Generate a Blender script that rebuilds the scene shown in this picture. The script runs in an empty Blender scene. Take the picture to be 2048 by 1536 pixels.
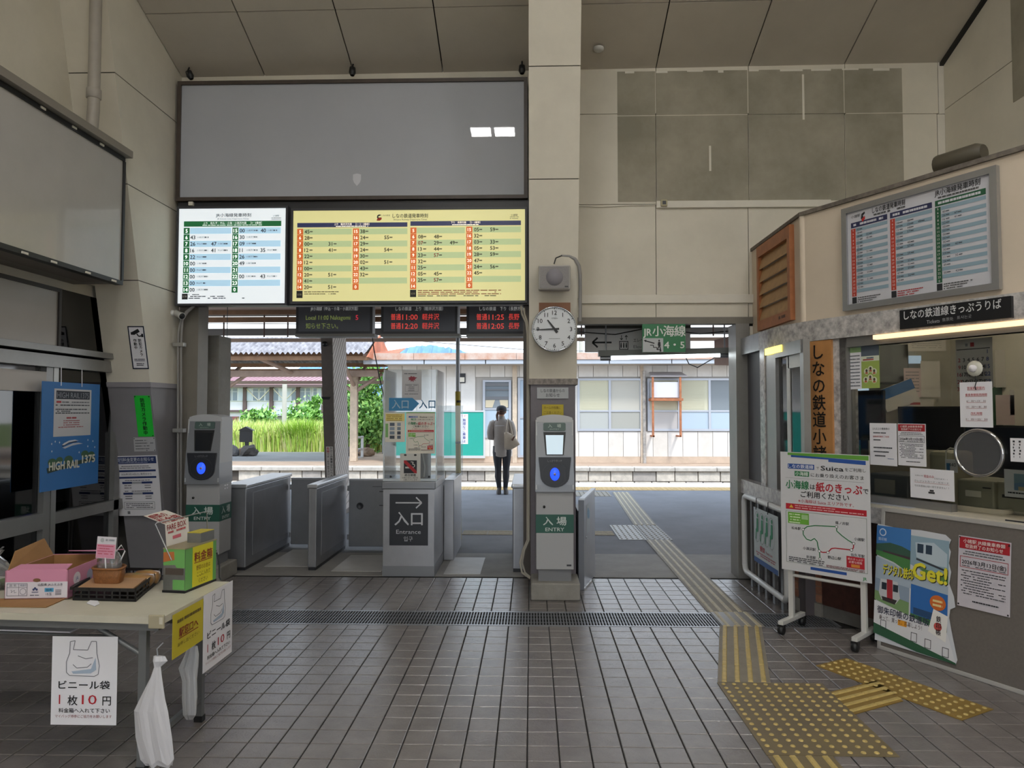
import bpy, bmesh, math, random
import numpy as np
from mathutils import Vector, Matrix
random.seed(7); rng = np.random.default_rng(7)
S = bpy.context.scene
C = S.collection

# ------------------------------------------------------------------ camera
FPX, EYE = 1437.0, 1.6
PITCH, YAW = math.atan(54 / FPX), math.atan(38 / FPX)
cam = bpy.data.cameras.new('camera'); cam_o = bpy.data.objects.new('camera', cam); C.objects.link(cam_o)
cam.sensor_fit = 'HORIZONTAL'; cam.sensor_width = 36.0; cam.lens = 36.0 * FPX / 2048
cam.clip_start = 0.05; cam.clip_end = 3000
cam_o.location = (0, 0, EYE); cam_o.rotation_euler = (math.pi / 2 + PITCH, 0, YAW)
S.camera = cam_o
CF = Vector((-math.sin(YAW) * math.cos(PITCH), math.cos(YAW) * math.cos(PITCH), math.sin(PITCH)))
CR = Vector((math.cos(YAW), math.sin(YAW), 0)); CU = CR.cross(CF)
CE = Vector((0, 0, EYE))
# ------------------------------------------------------------------ sky, sun, exposure
S.view_settings.view_transform = 'Standard'; S.view_settings.look = 'None'
S.view_settings.exposure = 0.8; S.view_settings.gamma = 1.0; S.view_settings.use_curve_mapping = False
S.cycles.max_bounces = 7; S.cycles.diffuse_bounces = 4; S.cycles.glossy_bounces = 2; S.cycles.transparent_max_bounces = 10; S.cycles.adaptive_threshold = .02
S.cycles.caustics_reflective = False; S.cycles.caustics_refractive = False
S.cycles.sample_clamp_indirect = 6.0
W = bpy.data.worlds.new('sky'); S.world = W; W.use_nodes = True
nt = W.node_tree; nt.nodes.clear()
wo = nt.nodes.new('ShaderNodeOutputWorld'); bg = nt.nodes.new('ShaderNodeBackground')
tc = nt.nodes.new('ShaderNodeTexCoord'); sp = nt.nodes.new('ShaderNodeSeparateXYZ'); rp = nt.nodes.new('ShaderNodeValToRGB')
nt.links.new(tc.outputs['Generated'], sp.inputs[0]); nt.links.new(sp.outputs['Z'], rp.inputs[0])
rp.color_ramp.elements[0].position = 0.0; rp.color_ramp.elements[0].color = (0.93, 0.97, 1.0, 1)
rp.color_ramp.elements[1].position = 0.5; rp.color_ramp.elements[1].color = (0.68, 0.82, 1.0, 1)
nt.links.new(rp.outputs[0], bg.inputs[0]); bg.inputs[1].default_value = SKY_STRENGTH = 1.5
nt.links.new(bg.outputs[0], wo.inputs[0])
sun = bpy.data.lights.new('sun', 'SUN'); sun.energy = 1.6; sun.angle = math.radians(8); sun.color = (1, 0.96, 0.9)
sun_o = bpy.data.objects.new('sun', sun); C.objects.link(sun_o)
sun_o.rotation_euler = Vector((-0.35, 0.62, -1.0)).to_track_quat('-Z', 'Y').to_euler()
LAMP = 46.0      # strength of the hall's lamps

# ------------------------------------------------------------------ pixel to place (2048x1536 frame)
def ray(u, v):
    return CF + CR * ((u - 1024) / FPX) - CU * ((v - 768) / FPX)
def onplane(u, v, p0, n):
    d = ray(u, v); n = Vector(n); return CE + d * ((Vector(p0) - CE).dot(n) / d.dot(n))
def atY(u, v, Y): return onplane(u, v, (0, Y, 0), (0, 1, 0))
def atX(u, v, X): return onplane(u, v, (X, 0, 0), (1, 0, 0))
def atZ(u, v, Z=0.0): return onplane(u, v, (0, 0, Z), (0, 0, 1))
def rectY(u0, v0, u1, v1, Y):
    a, b = atY(u0, v0, Y), atY(u1, v1, Y); c, d = atY(u0, v1, Y), atY(u1, v0, Y)
    return ((a.x + c.x) / 2, (b.x + d.x) / 2, (b.z + c.z) / 2, (a.z + d.z) / 2)   # x0 x1 z0 z1

# ------------------------------------------------------------------ materials
def lin(c):
    if isinstance(c, str):
        c = c.lstrip('#'); c = [int(c[i:i + 2], 16) for i in (0, 2, 4)]
    return tuple(((x / 255) / 12.92 if x / 255 <= .04045 else ((x / 255 + .055) / 1.055) ** 2.4) for x in c)
MATS = {}
def mat(name, col='#808080', rough=.6, metal=0., noise=None, bump=None, emit=None, emit_s=0., trans=0., alpha=1., spec=.5, col2=None, coat=0.):
    """col sRGB hex; noise=(scale, amount) mottles the colour, or mixes col2 in; bump=(scale, strength)."""
    if name in MATS: return MATS[name]
    m = bpy.data.materials.new(name); m.use_nodes = True; t = m.node_tree; b = t.nodes['Principled BSDF']
    c = lin(col); b.inputs['Base Color'].default_value = (*c, 1)
    b.inputs['Roughness'].default_value = rough; b.inputs['Metallic'].default_value = metal
    b.inputs['Specular IOR Level'].default_value = spec
    if coat: b.inputs['Coat Weight'].default_value = coat; b.inputs['Coat Roughness'].default_value = .012
    if trans: b.inputs['Transmission Weight'].default_value = trans; b.inputs['IOR'].default_value = 1.05
    if alpha < 1: b.inputs['Alpha'].default_value = alpha
    if emit: b.inputs['Emission Color'].default_value = (*lin(emit), 1); b.inputs['Emission Strength'].default_value = emit_s
    g = None
    if noise or bump:
        g = t.nodes.new('ShaderNodeNewGeometry')
    if noise:
        n = t.nodes.new('ShaderNodeTexNoise'); n.inputs['Scale'].default_value = noise[0]; n.inputs['Detail'].default_value = 5
        n.inputs['Roughness'].default_value = .65
        t.links.new(g.outputs['Position'], n.inputs['Vector'])
        r = t.nodes.new('ShaderNodeValToRGB'); t.links.new(n.outputs['Fac'], r.inputs[0])
        r.color_ramp.elements[0].position = .32; r.color_ramp.elements[1].position = .68
        a = noise[1]
        if col2: c2 = lin(col2)
        else: c2 = tuple(max(0, x * (1 - a)) for x in c)
        r.color_ramp.elements[0].color = (*c2, 1)
        r.color_ramp.elements[1].color = (*(c if col2 else tuple(min(1, x * (1 + a * .6)) for x in c)), 1)
        t.links.new(r.outputs[0], b.inputs['Base Color'])
    if bump:
        n2 = t.nodes.new('ShaderNodeTexNoise'); n2.inputs['Scale'].default_value = bump[0]; n2.inputs['Detail'].default_value = 3
        if len(bump) > 2: n2.inputs['Distortion'].default_value = bump[2]
        t.links.new(g.outputs['Position'], n2.inputs['Vector'])
        bp = t.nodes.new('ShaderNodeBump'); bp.inputs['Strength'].default_value = bump[1]; bp.inputs['Distance'].default_value = .004
        t.links.new(n2.outputs['Fac'], bp.inputs['Height']); t.links.new(bp.outputs[0], b.inputs['Normal'])
    MATS[name] = m; return m
def ink(col, rough=.6): return mat('ink_' + col.lstrip('#'), col, rough)
def glow(col, s): return mat('glow_%s_%g' % (col.lstrip('#'), s), col, .5, emit=col, emit_s=s)

# ------------------------------------------------------------------ mesh builder
class MB:
    def __init__(self): self.v, self.f, self.m, self.mats, self.sm = [], [], [], [], []
    def mi(self, m):
        if m is None: return 0
        if m not in self.mats: self.mats.append(m)
        return self.mats.index(m)
    def add(self, vs, fs, m=None, smooth=False):
        o = len(self.v); k = self.mi(m)
        self.v.extend(tuple(p) for p in vs)
        for f in fs: self.f.append(tuple(i + o for i in f)); self.m.append(k); self.sm.append(smooth)
        return self
    def hexa(self, p, m=None):      # p: 8 points, bottom ccw 0-3 then top ccw 4-7
        return self.add(p, [(3, 2, 1, 0), (4, 5, 6, 7), (0, 1, 5, 4), (1, 2, 6, 5), (2, 3, 7, 6), (3, 0, 4, 7)], m)
    def box(self, x0, x1, y0, y1, z0, z1, m=None, bev=0.):
        if x0 > x1: x0, x1 = x1, x0
        if y0 > y1: y0, y1 = y1, y0
        if z0 > z1: z0, z1 = z1, z0
        if bev > 0:
            return self.obox(((x0 + x1) / 2, (y0 + y1) / 2, (z0 + z1) / 2), (x1 - x0, y1 - y0, z1 - z0), None, m, bev)
        return self.hexa([(x0, y0, z0), (x1, y0, z0), (x1, y1, z0), (x0, y1, z0), (x0, y0, z1), (x1, y0, z1), (x1, y1, z1), (x0, y1, z1)], m)
    def obox(self, c, s, R=None, m=None, bev=0.):
        c = Vector(c); R = R or Matrix.Identity(3); h = [x / 2 for x in s]
        if bev <= 0:
            pts = [(-1, -1, -1), (1, -1, -1), (1, 1, -1), (-1, 1, -1), (-1, -1, 1), (1, -1, 1), (1, 1, 1), (-1, 1, 1)]
            return self.hexa([c + R @ Vector((a * h[0], b * h[1], d * h[2])) for a, b, d in pts], m)
        b = min(bev, *[x * .98 for x in h]); vs = []; fs = []
        bm = bmesh.new(); bmesh.ops.create_cube(bm, size=1)
        for q in bm.verts: q.co = Vector((q.co.x * s[0], q.co.y * s[1], q.co.z * s[2]))
        bmesh.ops.bevel(bm, geom=bm.edges[:], offset=b, segments=2, affect='EDGES', profile=.5)
        bm.verts.index_update()
        vs = [c + R @ q.co for q in bm.verts]; fs = [tuple(q.index for q in f.verts) for f in bm.faces]; bm.free()
        return self.add(vs, fs, m)
    def quad(self, a, b, c, d, m=None): return self.add([a, b, c, d], [(0, 1, 2, 3)], m)
    def tube(self, pts, r, n=10, m=None, caps=True, smooth=True):
        pts = [Vector(p) for p in pts]; k = len(pts); rs = r if isinstance(r, (list, tuple)) else [r] * k
        vs = []; up = None
        for i, p in enumerate(pts):
            d = (pts[min(i + 1, k - 1)] - pts[max(i - 1, 0)]).normalized()
            if up is None: up = Vector((0, 0, 1)) if abs(d.z) < .9 else Vector((1, 0, 0))
            a = d.cross(up)
            if a.length < 1e-6: a = d.cross(Vector((0, 1, 0)))
            a.normalize(); b = a.cross(d).normalized(); up = b
            for j in range(n):
                t = 2 * math.pi * j / n; vs.append(p + (a * math.cos(t) + b * math.sin(t)) * rs[i])
        fs = [(i * n + j, i * n + (j + 1) % n, (i + 1) * n + (j + 1) % n, (i + 1) * n + j) for i in range(k - 1) for j in range(n)]
        self.add(vs, fs, m, smooth)
        if caps:
            self.add([vs[j] for j in range(n)], [tuple(range(n))[::-1]], m); self.add([vs[(k - 1) * n + j] for j in range(n)], [tuple(range(n))], m)
        return self
    def lathe(self, prof, o, ax=(0, 0, 1), n=24, m=None, smooth=True, caps=True, sx=1., sy=1.):
        ax = Vector(ax).normalized(); q = Vector((0, 0, 1)) if abs(ax.z) < .9 else Vector((1, 0, 0))
        a = q.cross(ax).normalized(); b = ax.cross(a); o = Vector(o); vs = []
        for r, h in prof:
            for j in range(n):
                t = 2 * math.pi * j / n; vs.append(o + ax * h + a * (r * math.cos(t) * sx) + b * (r * math.sin(t) * sy))
        k = len(prof)
        self.add(vs, [(i * n + j, i * n + (j + 1) % n, (i + 1) * n + (j + 1) % n, (i + 1) * n + j) for i in range(k - 1) for j in range(n)], m, smooth)
        if caps:
            self.add(vs[:n], [tuple(range(n))[::-1]], m); self.add(vs[-n:], [tuple(range(n))], m)
        return self
    def prism(self, poly, d, m=None):    # poly: 3-D points (planar), extruded by vector d
        n = len(poly); d = Vector(d); a = [Vector(p) for p in poly]; b = [p + d for p in a]
        return self.add(a + b, [tuple(range(n))[::-1], tuple(range(n, 2 * n))] + [(i, (i + 1) % n, n + (i + 1) % n, n + i) for i in range(n)], m)
    def loft(self, rings, m=None, smooth=True, caps=True):
        n = len(rings[0]); vs = [p for r in rings for p in r]; k = len(rings)
        self.add(vs, [(i * n + j, i * n + (j + 1) % n, (i + 1) * n + (j + 1) % n, (i + 1) * n + j) for i in range(k - 1) for j in range(n)], m, smooth)
        if caps: self.add(rings[0], [tuple(range(n))[::-1]], m); self.add(rings[-1], [tuple(range(n))], m)
        return self
    def mesh(self, name, off=(0, 0, 0)):
        me = bpy.data.meshes.new(name); o = Vector(off)
        me.from_pydata([(p[0] - o.x, p[1] - o.y, p[2] - o.z) for p in self.v], [], self.f)
        for m in self.mats: me.materials.append(m)
        me.polygons.foreach_set('material_index', self.m); me.polygons.foreach_set('use_smooth', self.sm)
        me.update(); return me
    def build(self, name, m=None, parent=None, label=None, cat=None, group=None, kind=None, loc=None):
        """one mesh object; a part when parent is given. Top-level meshes get their origin at their base."""
        if m is not None and not self.mats: self.mats = [m]
        if parent is not None: off = world_loc(parent)
        elif loc is not None: off = Vector(loc)
        else:
            a = np.array(self.v); off = Vector(((a[:, 0].min() + a[:, 0].max()) / 2, (a[:, 1].min() + a[:, 1].max()) / 2, a[:, 2].min()))
        ob = bpy.data.objects.new(name, self.mesh(name, off)); C.objects.link(ob)
        if parent is not None: ob.parent = parent; WL[ob] = off
        else: ob.location = off; WL[ob] = off
        return tag(ob, label, cat, group, kind)
WL = {}
def world_loc(o): return WL[o]
def tag(o, label=None, cat=None, group=None, kind=None):
    if label: o['label'] = label
    if cat: o['category'] = cat
    if group: o['group'] = group
    if kind: o['kind'] = kind
    return o
def empty(name, loc, label=None, cat=None, group=None, kind=None):
    o = bpy.data.objects.new(name, None); o.empty_display_size = .1; C.objects.link(o); o.location = loc; WL[o] = Vector(loc)
    return tag(o, label, cat, group, kind)
def part(name, me, parent, wloc):
    """a cheap part sharing mesh data, at a world place."""
    o = bpy.data.objects.new(name, me); C.objects.link(o); o.parent = parent; o.location = Vector(wloc) - WL[parent]; WL[o] = Vector(wloc); return o
def copy_tree(o, loc=None, rz=None, parent=None):
    c = o.copy(); C.objects.link(c); c.parent = parent
    if parent is None and loc is not None: c.location = loc; WL[c] = Vector(loc)
    else: WL[c] = WL[o]
    if rz is not None: c.rotation_euler = (0, 0, rz)
    for ch in o.children: copy_tree(ch, parent=c)
    return c

# ------------------------------------------------------------------ lettering and flat print
_glyph = {}
_cu = bpy.data.curves.new('lettering_source', 'FONT'); _to = bpy.data.objects.new('lettering_source', _cu)
def glyphs(s, bold=0., res=2):
    k = (s, bold, res)
    if k not in _glyph:
        _cu.body = s; _cu.size = 1; _cu.resolution_u = res; _cu.offset = bold; _cu.fill_mode = 'FRONT'
        me = _to.to_mesh()
        v = np.array([(p.co.x, p.co.y) for p in me.vertices]) if len(me.vertices) else np.zeros((0, 2))
        f = [tuple(p.vertices) for p in me.polygons]; _to.to_mesh_clear(); _glyph[k] = (v, f)
    return _glyph[k]
def is_cjk(s): return any(ord(c) > 0x2e80 for c in s)
class Plane:
    """a flat thing's face: o = its top left corner, ex along the line of writing, ey downwards (both unit), w x h metres."""
    def __init__(self, o, ex, ey, w, h): self.o, self.ex, self.ey, self.w, self.h = Vector(o), Vector(ex).normalized(), Vector(ey).normalized(), w, h; self.n = self.ey.cross(self.ex).normalized()
    def p(self, x, y, d=0.): return self.o + self.ex * x + self.ey * y + self.n * d
def planeY(u0, v0, u1, v1, Y):
    x0, x1, z0, z1 = rectY(u0, v0, u1, v1, Y); return Plane((x0, Y, z1), (1, 0, 0), (0, 0, -1), x1 - x0, z1 - z0)
def plane3(tl, tr, bl):
    tl, tr, bl = Vector(tl), Vector(tr), Vector(bl); return Plane(tl, tr - tl, bl - tl, (tr - tl).length, (bl - tl).length)
class Print:
    """flat print on a Plane, in the units of a reference rectangle (x0, y0, x1, y1) laid over it."""
    def __init__(self, pl, ref=(0, 0, 100, 100), base=.0012): self.pl, self.ref, self.base, self.mb = pl, ref, base, MB()
    def q(self, x, y, layer=0):
        r = self.ref; return self.pl.p((x - r[0]) / (r[2] - r[0]) * self.pl.w, (y - r[1]) / (r[3] - r[1]) * self.pl.h, self.base + .0007 * layer)
    def rect(self, x0, y0, x1, y1, col, layer=0):
        m = ink(col) if isinstance(col, str) else col
        self.mb.add([self.q(x0, y1, layer), self.q(x1, y1, layer), self.q(x1, y0, layer), self.q(x0, y0, layer)], [(0, 1, 2, 3)], m); return self
    def poly(self, pts, col, layer=0):
        m = ink(col) if isinstance(col, str) else col
        self.mb.add([self.q(x, y, layer) for x, y in pts], [tuple(range(len(pts)))[::-1]], m); return self
    def line(self, pts, w, col, layer=1):
        for (a, b), (c, d) in zip(pts[:-1], pts[1:]):
            dx, dy = c - a, d - b; L = math.hypot(dx, dy) or 1; nx, ny = -dy / L * w / 2, dx / L * w / 2
            self.poly([(a + nx, b + ny), (c + nx, d + ny), (c - nx, d - ny), (a - nx, b - ny)][::1], col, layer)
        return self
    def frame(self, x0, y0, x1, y1, w, col, layer=1):
        return self.rect(x0, y0, x1, y0 + w, col, layer).rect(x0, y1 - w, x1, y1, col, layer).rect(x0, y0, x0 + w, y1, col, layer).rect(x1 - w, y0, x1, y1, col, layer)
    def disc(self, x, y, rx, ry, col, layer=1, n=20, a0=0, a1=2 * math.pi):
        return self.poly([(x + rx * math.cos(a0 + (a1 - a0) * i / n), y + ry * math.sin(a0 + (a1 - a0) * i / n)) for i in range(n)], col, layer)
    def ring(self, x, y, rx, ry, w, col, layer=1, n=24):
        pts = [(x + rx * math.cos(2 * math.pi * i / n), y + ry * math.sin(2 * math.pi * i / n)) for i in range(n + 1)]
        return self.line(pts, w, col, layer)
    def text(self, s, x, y, h, col, al='c', w=None, layer=2, bold=0., res=2, slant=0.):
        """x, y: centre line of the lettering; h its visible height; w fits the width."""
        m = ink(col) if isinstance(col, str) else col
        v, f = glyphs(s, 0., res)
        if not len(v): return self
        sy = h / (.88 if is_cjk(s) else .73); x0, x1 = v[:, 0].min(), v[:, 0].max()
        r = self.ref; asp = (self.pl.w / (r[2] - r[0])) / (self.pl.h / (r[3] - r[1]))
        sx = (w / (x1 - x0)) if w else sy / asp
        tw = (x1 - x0) * sx; xa = x - tw / 2 if al == 'c' else (x if al == 'l' else x - tw)
        cy = .36
        g = bold * .8
        for k, (ox, oy) in enumerate([(-g, 0), (g, 0), (0, -g), (0, g)] if bold else [(0, 0)]):      # thick strokes: the outline laid four times
            self.mb.add([self.q(xa + (a + ox - x0) * sx, y - (b + oy - cy) * sy, layer + .25 * k) for a, b in v], f, m)
        return self
    def vtext(self, s, x, y0, y1, w, col, layer=2, bold=0.):
        n = len(s)
        for i, c in enumerate(s): self.text(c, x, y0 + (y1 - y0) * (i + .5) / n, (y1 - y0) / n * .86, col, layer=layer, bold=bold, w=None if w is None else w)
        return self
    def scrawl(self, x0, x1, y, h, col, layer=2, gaps=.2, seed=0):
        """print too small to read: a broken line of short strokes."""
        r = random.Random(seed * 977 + int(x0 * 13 + y * 7)); x = x0; step = (x1 - x0) / 18
        while x < x1:
            L = step * r.uniform(.5, 2.2)
            if r.random() > gaps: self.rect(x, y - h / 2, min(x + L * .85, x1), y + h / 2, col, layer)
            x += L
        return self
    def build(self, parent, name='print'): return self.mb.build(name, None, parent)
def sheet(name, pl, m, label, cat, th=.002, group=None, parent=None):
    """a sheet of paper, card or board with the print plane as its front face."""
    mb = MB(); mb.prism([pl.p(0, 0), pl.p(pl.w, 0), pl.p(pl.w, pl.h), pl.p(0, pl.h)], -pl.n * th, m)
    return mb.build(name, None, parent, label=label, cat=cat, group=group, loc=None if parent else pl.p(pl.w / 2, pl.h, -th))

# ================================================================== shared materials
def glass(name, tint='#ffffff', refl=.08, haze=0.):
    if name in MATS: return MATS[name]
    m = bpy.data.materials.new(name); m.use_nodes = True; t = m.node_tree; t.nodes.clear()
    o = t.nodes.new('ShaderNodeOutputMaterial'); tr = t.nodes.new('ShaderNodeBsdfTransparent'); gl = t.nodes.new('ShaderNodeBsdfGlossy')
    tr.inputs[0].default_value = (*lin(tint), 1); gl.inputs['Roughness'].default_value = .04
    mx = t.nodes.new('ShaderNodeMixShader'); fr = t.nodes.new('ShaderNodeFresnel'); fr.inputs[0].default_value = 1.45
    ma = t.nodes.new('ShaderNodeMath'); ma.operation = 'ADD'; ma.inputs[1].default_value = refl - .04
    t.links.new(fr.outputs[0], ma.inputs[0]); t.links.new(ma.outputs[0], mx.inputs[0]); t.links.new(tr.outputs[0], mx.inputs[1]); t.links.new(gl.outputs[0], mx.inputs[2])
    last = mx
    if haze:
        df = t.nodes.new('ShaderNodeBsdfDiffuse'); df.inputs[0].default_value = (.85, .87, .9, 1); m2 = t.nodes.new('ShaderNodeMixShader'); m2.inputs[0].default_value = haze
        t.links.new(mx.outputs[0], m2.inputs[1]); t.links.new(df.outputs[0], m2.inputs[2]); last = m2
    t.links.new(last.outputs[0], o.inputs[0]); MATS[name] = m; return m
CREAM = mat('cream_paint', '#d9d3c4', .55, noise=(1.6, .08), bump=(60, .08))
CREAM2 = mat('cream_paint_plain', '#dfdace', .55, noise=(3, .05))
CEILP = mat('ceiling_paint', '#c6bfb3', .7, noise=(1.2, .08))
JOINT = mat('dark_joint', '#2d2a26', .8)
DADO = mat('grey_dado', '#87858a', .5, noise=(4, .06))
PATCH = mat('unpainted_wall', '#a8a292', .75, noise=(1.7, .24), col2='#8b8676', bump=(40, .1))
ALU = mat('aluminium', '#a9a9a6', .35, .7, noise=(8, .06))
ALUW = mat('aluminium_pale', '#c9cacb', .35, .4)
STEEL = mat('brushed_steel', '#a6a7ab', .33, .7, noise=(5, .08))
STEELD = mat('brushed_steel_dark', '#95979c', .36, .6, noise=(5, .10))
DARK = mat('dark_frame', '#2b2c31', .4, noise=(6, .1))
BLACK = mat('black_plastic', '#17181a', .42)
WHITE = mat('white_plastic', '#d9d9d6', .4)
PAPER = mat('paper', '#e6e5ea', .7)
PAPERW = mat('paper_warm', '#ded9cc', .7)
CONC = mat('concrete', '#8f8c86', .85, noise=(6, .16), bump=(90, .25))
CONCD = mat('concrete_dark', '#6d6b68', .85, noise=(5, .2), bump=(80, .3))
GLASS = glass('clear_glass'); DGLASS = glass('room_dark_glass', '#7d817f', .09); HGLASS = glass('hazy_acrylic', '#eef2f4', .06, .10)  # door glass: darkness of the room behind is put into the tint
WOODL = mat('louvre_wood', '#a8693f', .5, noise=(9, .18)); WOODP = mat('plaque_wood', '#c08a55', .45, noise=(7, .14))
GREEN = '#20564a'; NAVY = '#2b2f52'; RED = '#b5202f'; INK = '#17181c'; BLUE = '#1f4f9b'
# marble
def marble(name, a, b, sc):
    m = mat(name, a, .25, noise=(sc, .3), col2=b); return m
MARBLE = marble('grey_marble', '#d3cfcc', '#8f8b8a', 20)

YW = 7.0; XR = 4.04; XRIB = -3.5; XD = -3.9
def ceil_z(X, Y): return 4.965 + .0075 * X + .372 * max(0, min(YW - Y, 4.6))

# ------------------------------------------------------------------ floor with single tiles
P = .15; TX0 = -.0195; TY0 = 3.348
fl = MB(); fl.box(-4.1, 4.3, -4, 7.02, -.06, -.007, mat('grout', '#1f1d1c', .9))
floor = fl.build('floor', None, kind='structure', label='brown textured tile floor of the station hall', loc=(0, 3, -.06))
TILE = mat('floor_tile', '#787270', .24, noise=(5, .16), bump=(70, .4, 1.2), spec=1.)
def tile_mesh(w, d):
    b = MB(); g = .0032; c = .003
    for nm in (0,):
        x0, x1, y0, y1 = -w / 2 + g, w / 2 - g, -d / 2 + g, d / 2 - g
        lo = [(x0, y0, -.007), (x1, y0, -.007), (x1, y1, -.007), (x0, y1, -.007)]
        mi = [(x0, y0, -c), (x1, y0, -c), (x1, y1, -c), (x0, y1, -c)]
        up = [(x0 + c, y0 + c, 0), (x1 - c, y0 + c, 0), (x1 - c, y1 - c, 0), (x0 + c, y1 - c, 0)]
        b.add(lo + mi + up, [(8, 9, 10, 11)] + [(i, (i + 1) % 4, 4 + (i + 1) % 4, 4 + i) for i in range(4)] + [(4 + i, 4 + (i + 1) % 4, 8 + (i + 1) % 4, 8 + i) for i in range(4)], TILE)
    return b
def project(p):
    d = Vector(p) - CE; z = d.dot(CF); return (1024 + FPX * d.dot(CR) / z, 768 - FPX * d.dot(CU) / z) if z > .05 else (1e9, 1e9)
GR0, GR1 = 5.418, 5.80
cells = []
for j in range(-40, 40):
    for i in range(-28, 29):
        x, y = TX0 + (i + .5) * P, TY0 + (j + .5) * P
        if y < -3.9 or x < -3.95 or x > 4.1: continue
        y0, y1 = y - P / 2, y + P / 2
        if y1 > 7.0: continue
        if y0 < GR1 and y1 > GR0:
            if y0 < GR0 and GR0 - y0 > .03: y1 = GR0
            elif y1 > GR1 and y1 - GR1 > .03: y0 = GR1
            else: continue
        cells.append((x, y0, y1))
def tile_rank(c):
    u, v = project((c[0], (c[1] + c[2]) / 2, 0)); inside = -20 < u < 2068 and v < 1556 and not (1050 < u * 0 + c[0] * 1000 + 0 and c[0] > 1.1 and c[0] < 1.7 and 3.43 < c[1] < 4.3)
    under = c[0] < -1.75 and c[1] < 3.9
    return (0 if inside and not under else 1, c[1])
full = [c for c in cells if c[2] - c[1] > P - .001]; full.sort(key=tile_rank)
near = set(full[:300]); tm = tile_mesh(P, P).mesh('floor_tile')
for c in full[:300]: part('floor_tile', tm, floor, (c[0], (c[1] + c[2]) / 2, 0))
rest = MB()
for c in cells:
    if c in near: continue
    b = tile_mesh(P, c[2] - c[1]); rest.add([(p[0] + c[0], p[1] + (c[1] + c[2]) / 2, p[2]) for p in b.v], b.f, TILE)
rest.build('tile_field', None, floor, kind='stuff')
# drain channel across the floor
gr = empty('drain_grate', (-.4, (GR0 + GR1) / 2, 0), 'long narrow steel drain grate set across the tiled floor', 'drain grate')
gx0, gx1 = -2.42, 2.3
b = MB(); b.box(gx0, gx1, GR0, GR0 + .022, -.007, .002, STEEL); b.box(gx0, gx1, GR1 - .022, GR1, -.007, .002, STEEL); b.box(gx1 - .02, gx1, GR0, GR1, -.007, .002, STEEL); b.box(gx0, gx0 + .02, GR0, GR1, -.007, .002, STEEL)
b.build('frame', None, gr)
b = MB(); b.box(gx0, gx1, GR0, GR1, -.0068, -.005, mat('drain_dark', '#121314', .8)); b.build('channel', None, gr)
b = MB(); x = gx0 + .03
while x < gx1 - .03: b.box(x, x + .009, GR0 + .022, GR1 - .022, -.005, .001, STEELD); x += .0225
for yy in (GR0 + .1, GR0 + .19, GR0 + .28): b.box(gx0, gx1, yy, yy + .004, -.005, -.002, STEELD)
b.build('bar', None, gr, kind='stuff')

# ------------------------------------------------------------------ ceiling panels
ce = MB(); zz = .05
def cq(mb, x0, x1, y0, y1, up, m, th=.02):
    lo = [(x0, y0, ceil_z(x0, y0) + up), (x1, y0, ceil_z(x1, y0) + up), (x1, y1, ceil_z(x1, y1) + up), (x0, y1, ceil_z(x0, y1) + up)]
    mb.hexa(lo + [(a, b_, c + th) for a, b_, c in lo], m)
cq(ce, -4.1, 4.3, 2.4, 7.3, .02, JOINT, .1); cq(ce, -4.1, 4.3, -4.1, 2.4, .02, JOINT, .1)
ceiling = ce.build('ceiling', None, kind='structure', label='sloping panelled ceiling of the hall', loc=(0, 3, 5))
jx = sorted(set([round(atY(u, v, YW).x, 3) for u, v in ((530, 145), (708, 141), (886, 139), (1312, 130), (1497, 125), (1688, 118))] + [-3.5, .35, 4.06, -3.9]))
jx = [-3.92] + [x for x in jx if x > -3.6]; jy = [7.02, 6.3, 4.8, 3.4, 2.4, .6, -1.2, -4]
for a in range(len(jx) - 1):
    for k in range(len(jy) - 1):
        b = MB(); cq(b, jx[a] + .006, jx[a + 1] - .006, jy[k + 1] + .006, jy[k] - .006, 0, CEILP, .02); b.build('ceiling_panel', None, ceiling)
b = MB(); b.hexa([(XR - .05, 5.0, ceil_z(XR, 5.0) - .03), (XR - .012, 5.0, ceil_z(XR, 5.0) - .03), (XR - .012, YW, ceil_z(XR, YW) - .03), (XR - .05, YW, ceil_z(XR, YW) - .03), (XR - .05, 5.0, ceil_z(XR, 5.0)), (XR - .012, 5.0, ceil_z(XR, 5.0)), (XR - .012, YW, ceil_z(XR, YW)), (XR - .05, YW, ceil_z(XR, YW))], BLACK); b.build('edge_strip', None, ceiling)
# small smoke detector
b = MB(); p = Vector((atY(1198, 95, 6.7).x, 6.75, ceil_z(.8, 6.75))); b.lathe([(.05, .0), (.05, -.02), (.03, -.035), (.0, -.036)], p, (0, 0, 1), 16, WHITE, caps=False)
b.build('smoke_detector', None, label='small round smoke detector on the sloping ceiling', cat='detector')

# ------------------------------------------------------------------ front wall
OLX0, OLX1, OLZ = -3.44, -.02, 2.74       # left opening
ORX0, ORX1, ORZ = .4, 2.06, 2.5          # right opening
wf = MB()
wf.box(-4.1, .02, YW + .03, YW + .2, OLZ, 5.3, JOINT); wf.box(.02, 2.2, YW + .03, YW + .2, ORZ, 5.3, JOINT); wf.box(2.12, 4.3, YW + .03, YW + .2, 0, 5.3, JOINT)
wall_front = wf.build('wall_front', None, kind='structure', label='cream panelled wall above the platform openings', loc=(0, YW, 0))
def wp(u0, v0, u1, v1, m=CREAM, y0=None, g=.003, nm='wall_panel', th=.03):
    x0, x1, z0, z1 = rectY(u0, v0, u1, v1, YW)
    b = MB(); b.box(x0 + g, x1 - g, y0 if y0 is not None else YW, YW + th, z0 + g, z1 - g, m); return b.build(nm, None, wall_front)
cols = [1130, 1312, 1497, 1690, 1876]; rows = [100, 228, 409, 597, 646]
for i in range(3):
    for k in range(4): wp(cols[i], rows[k], cols[i + 1], rows[k + 1])
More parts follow.
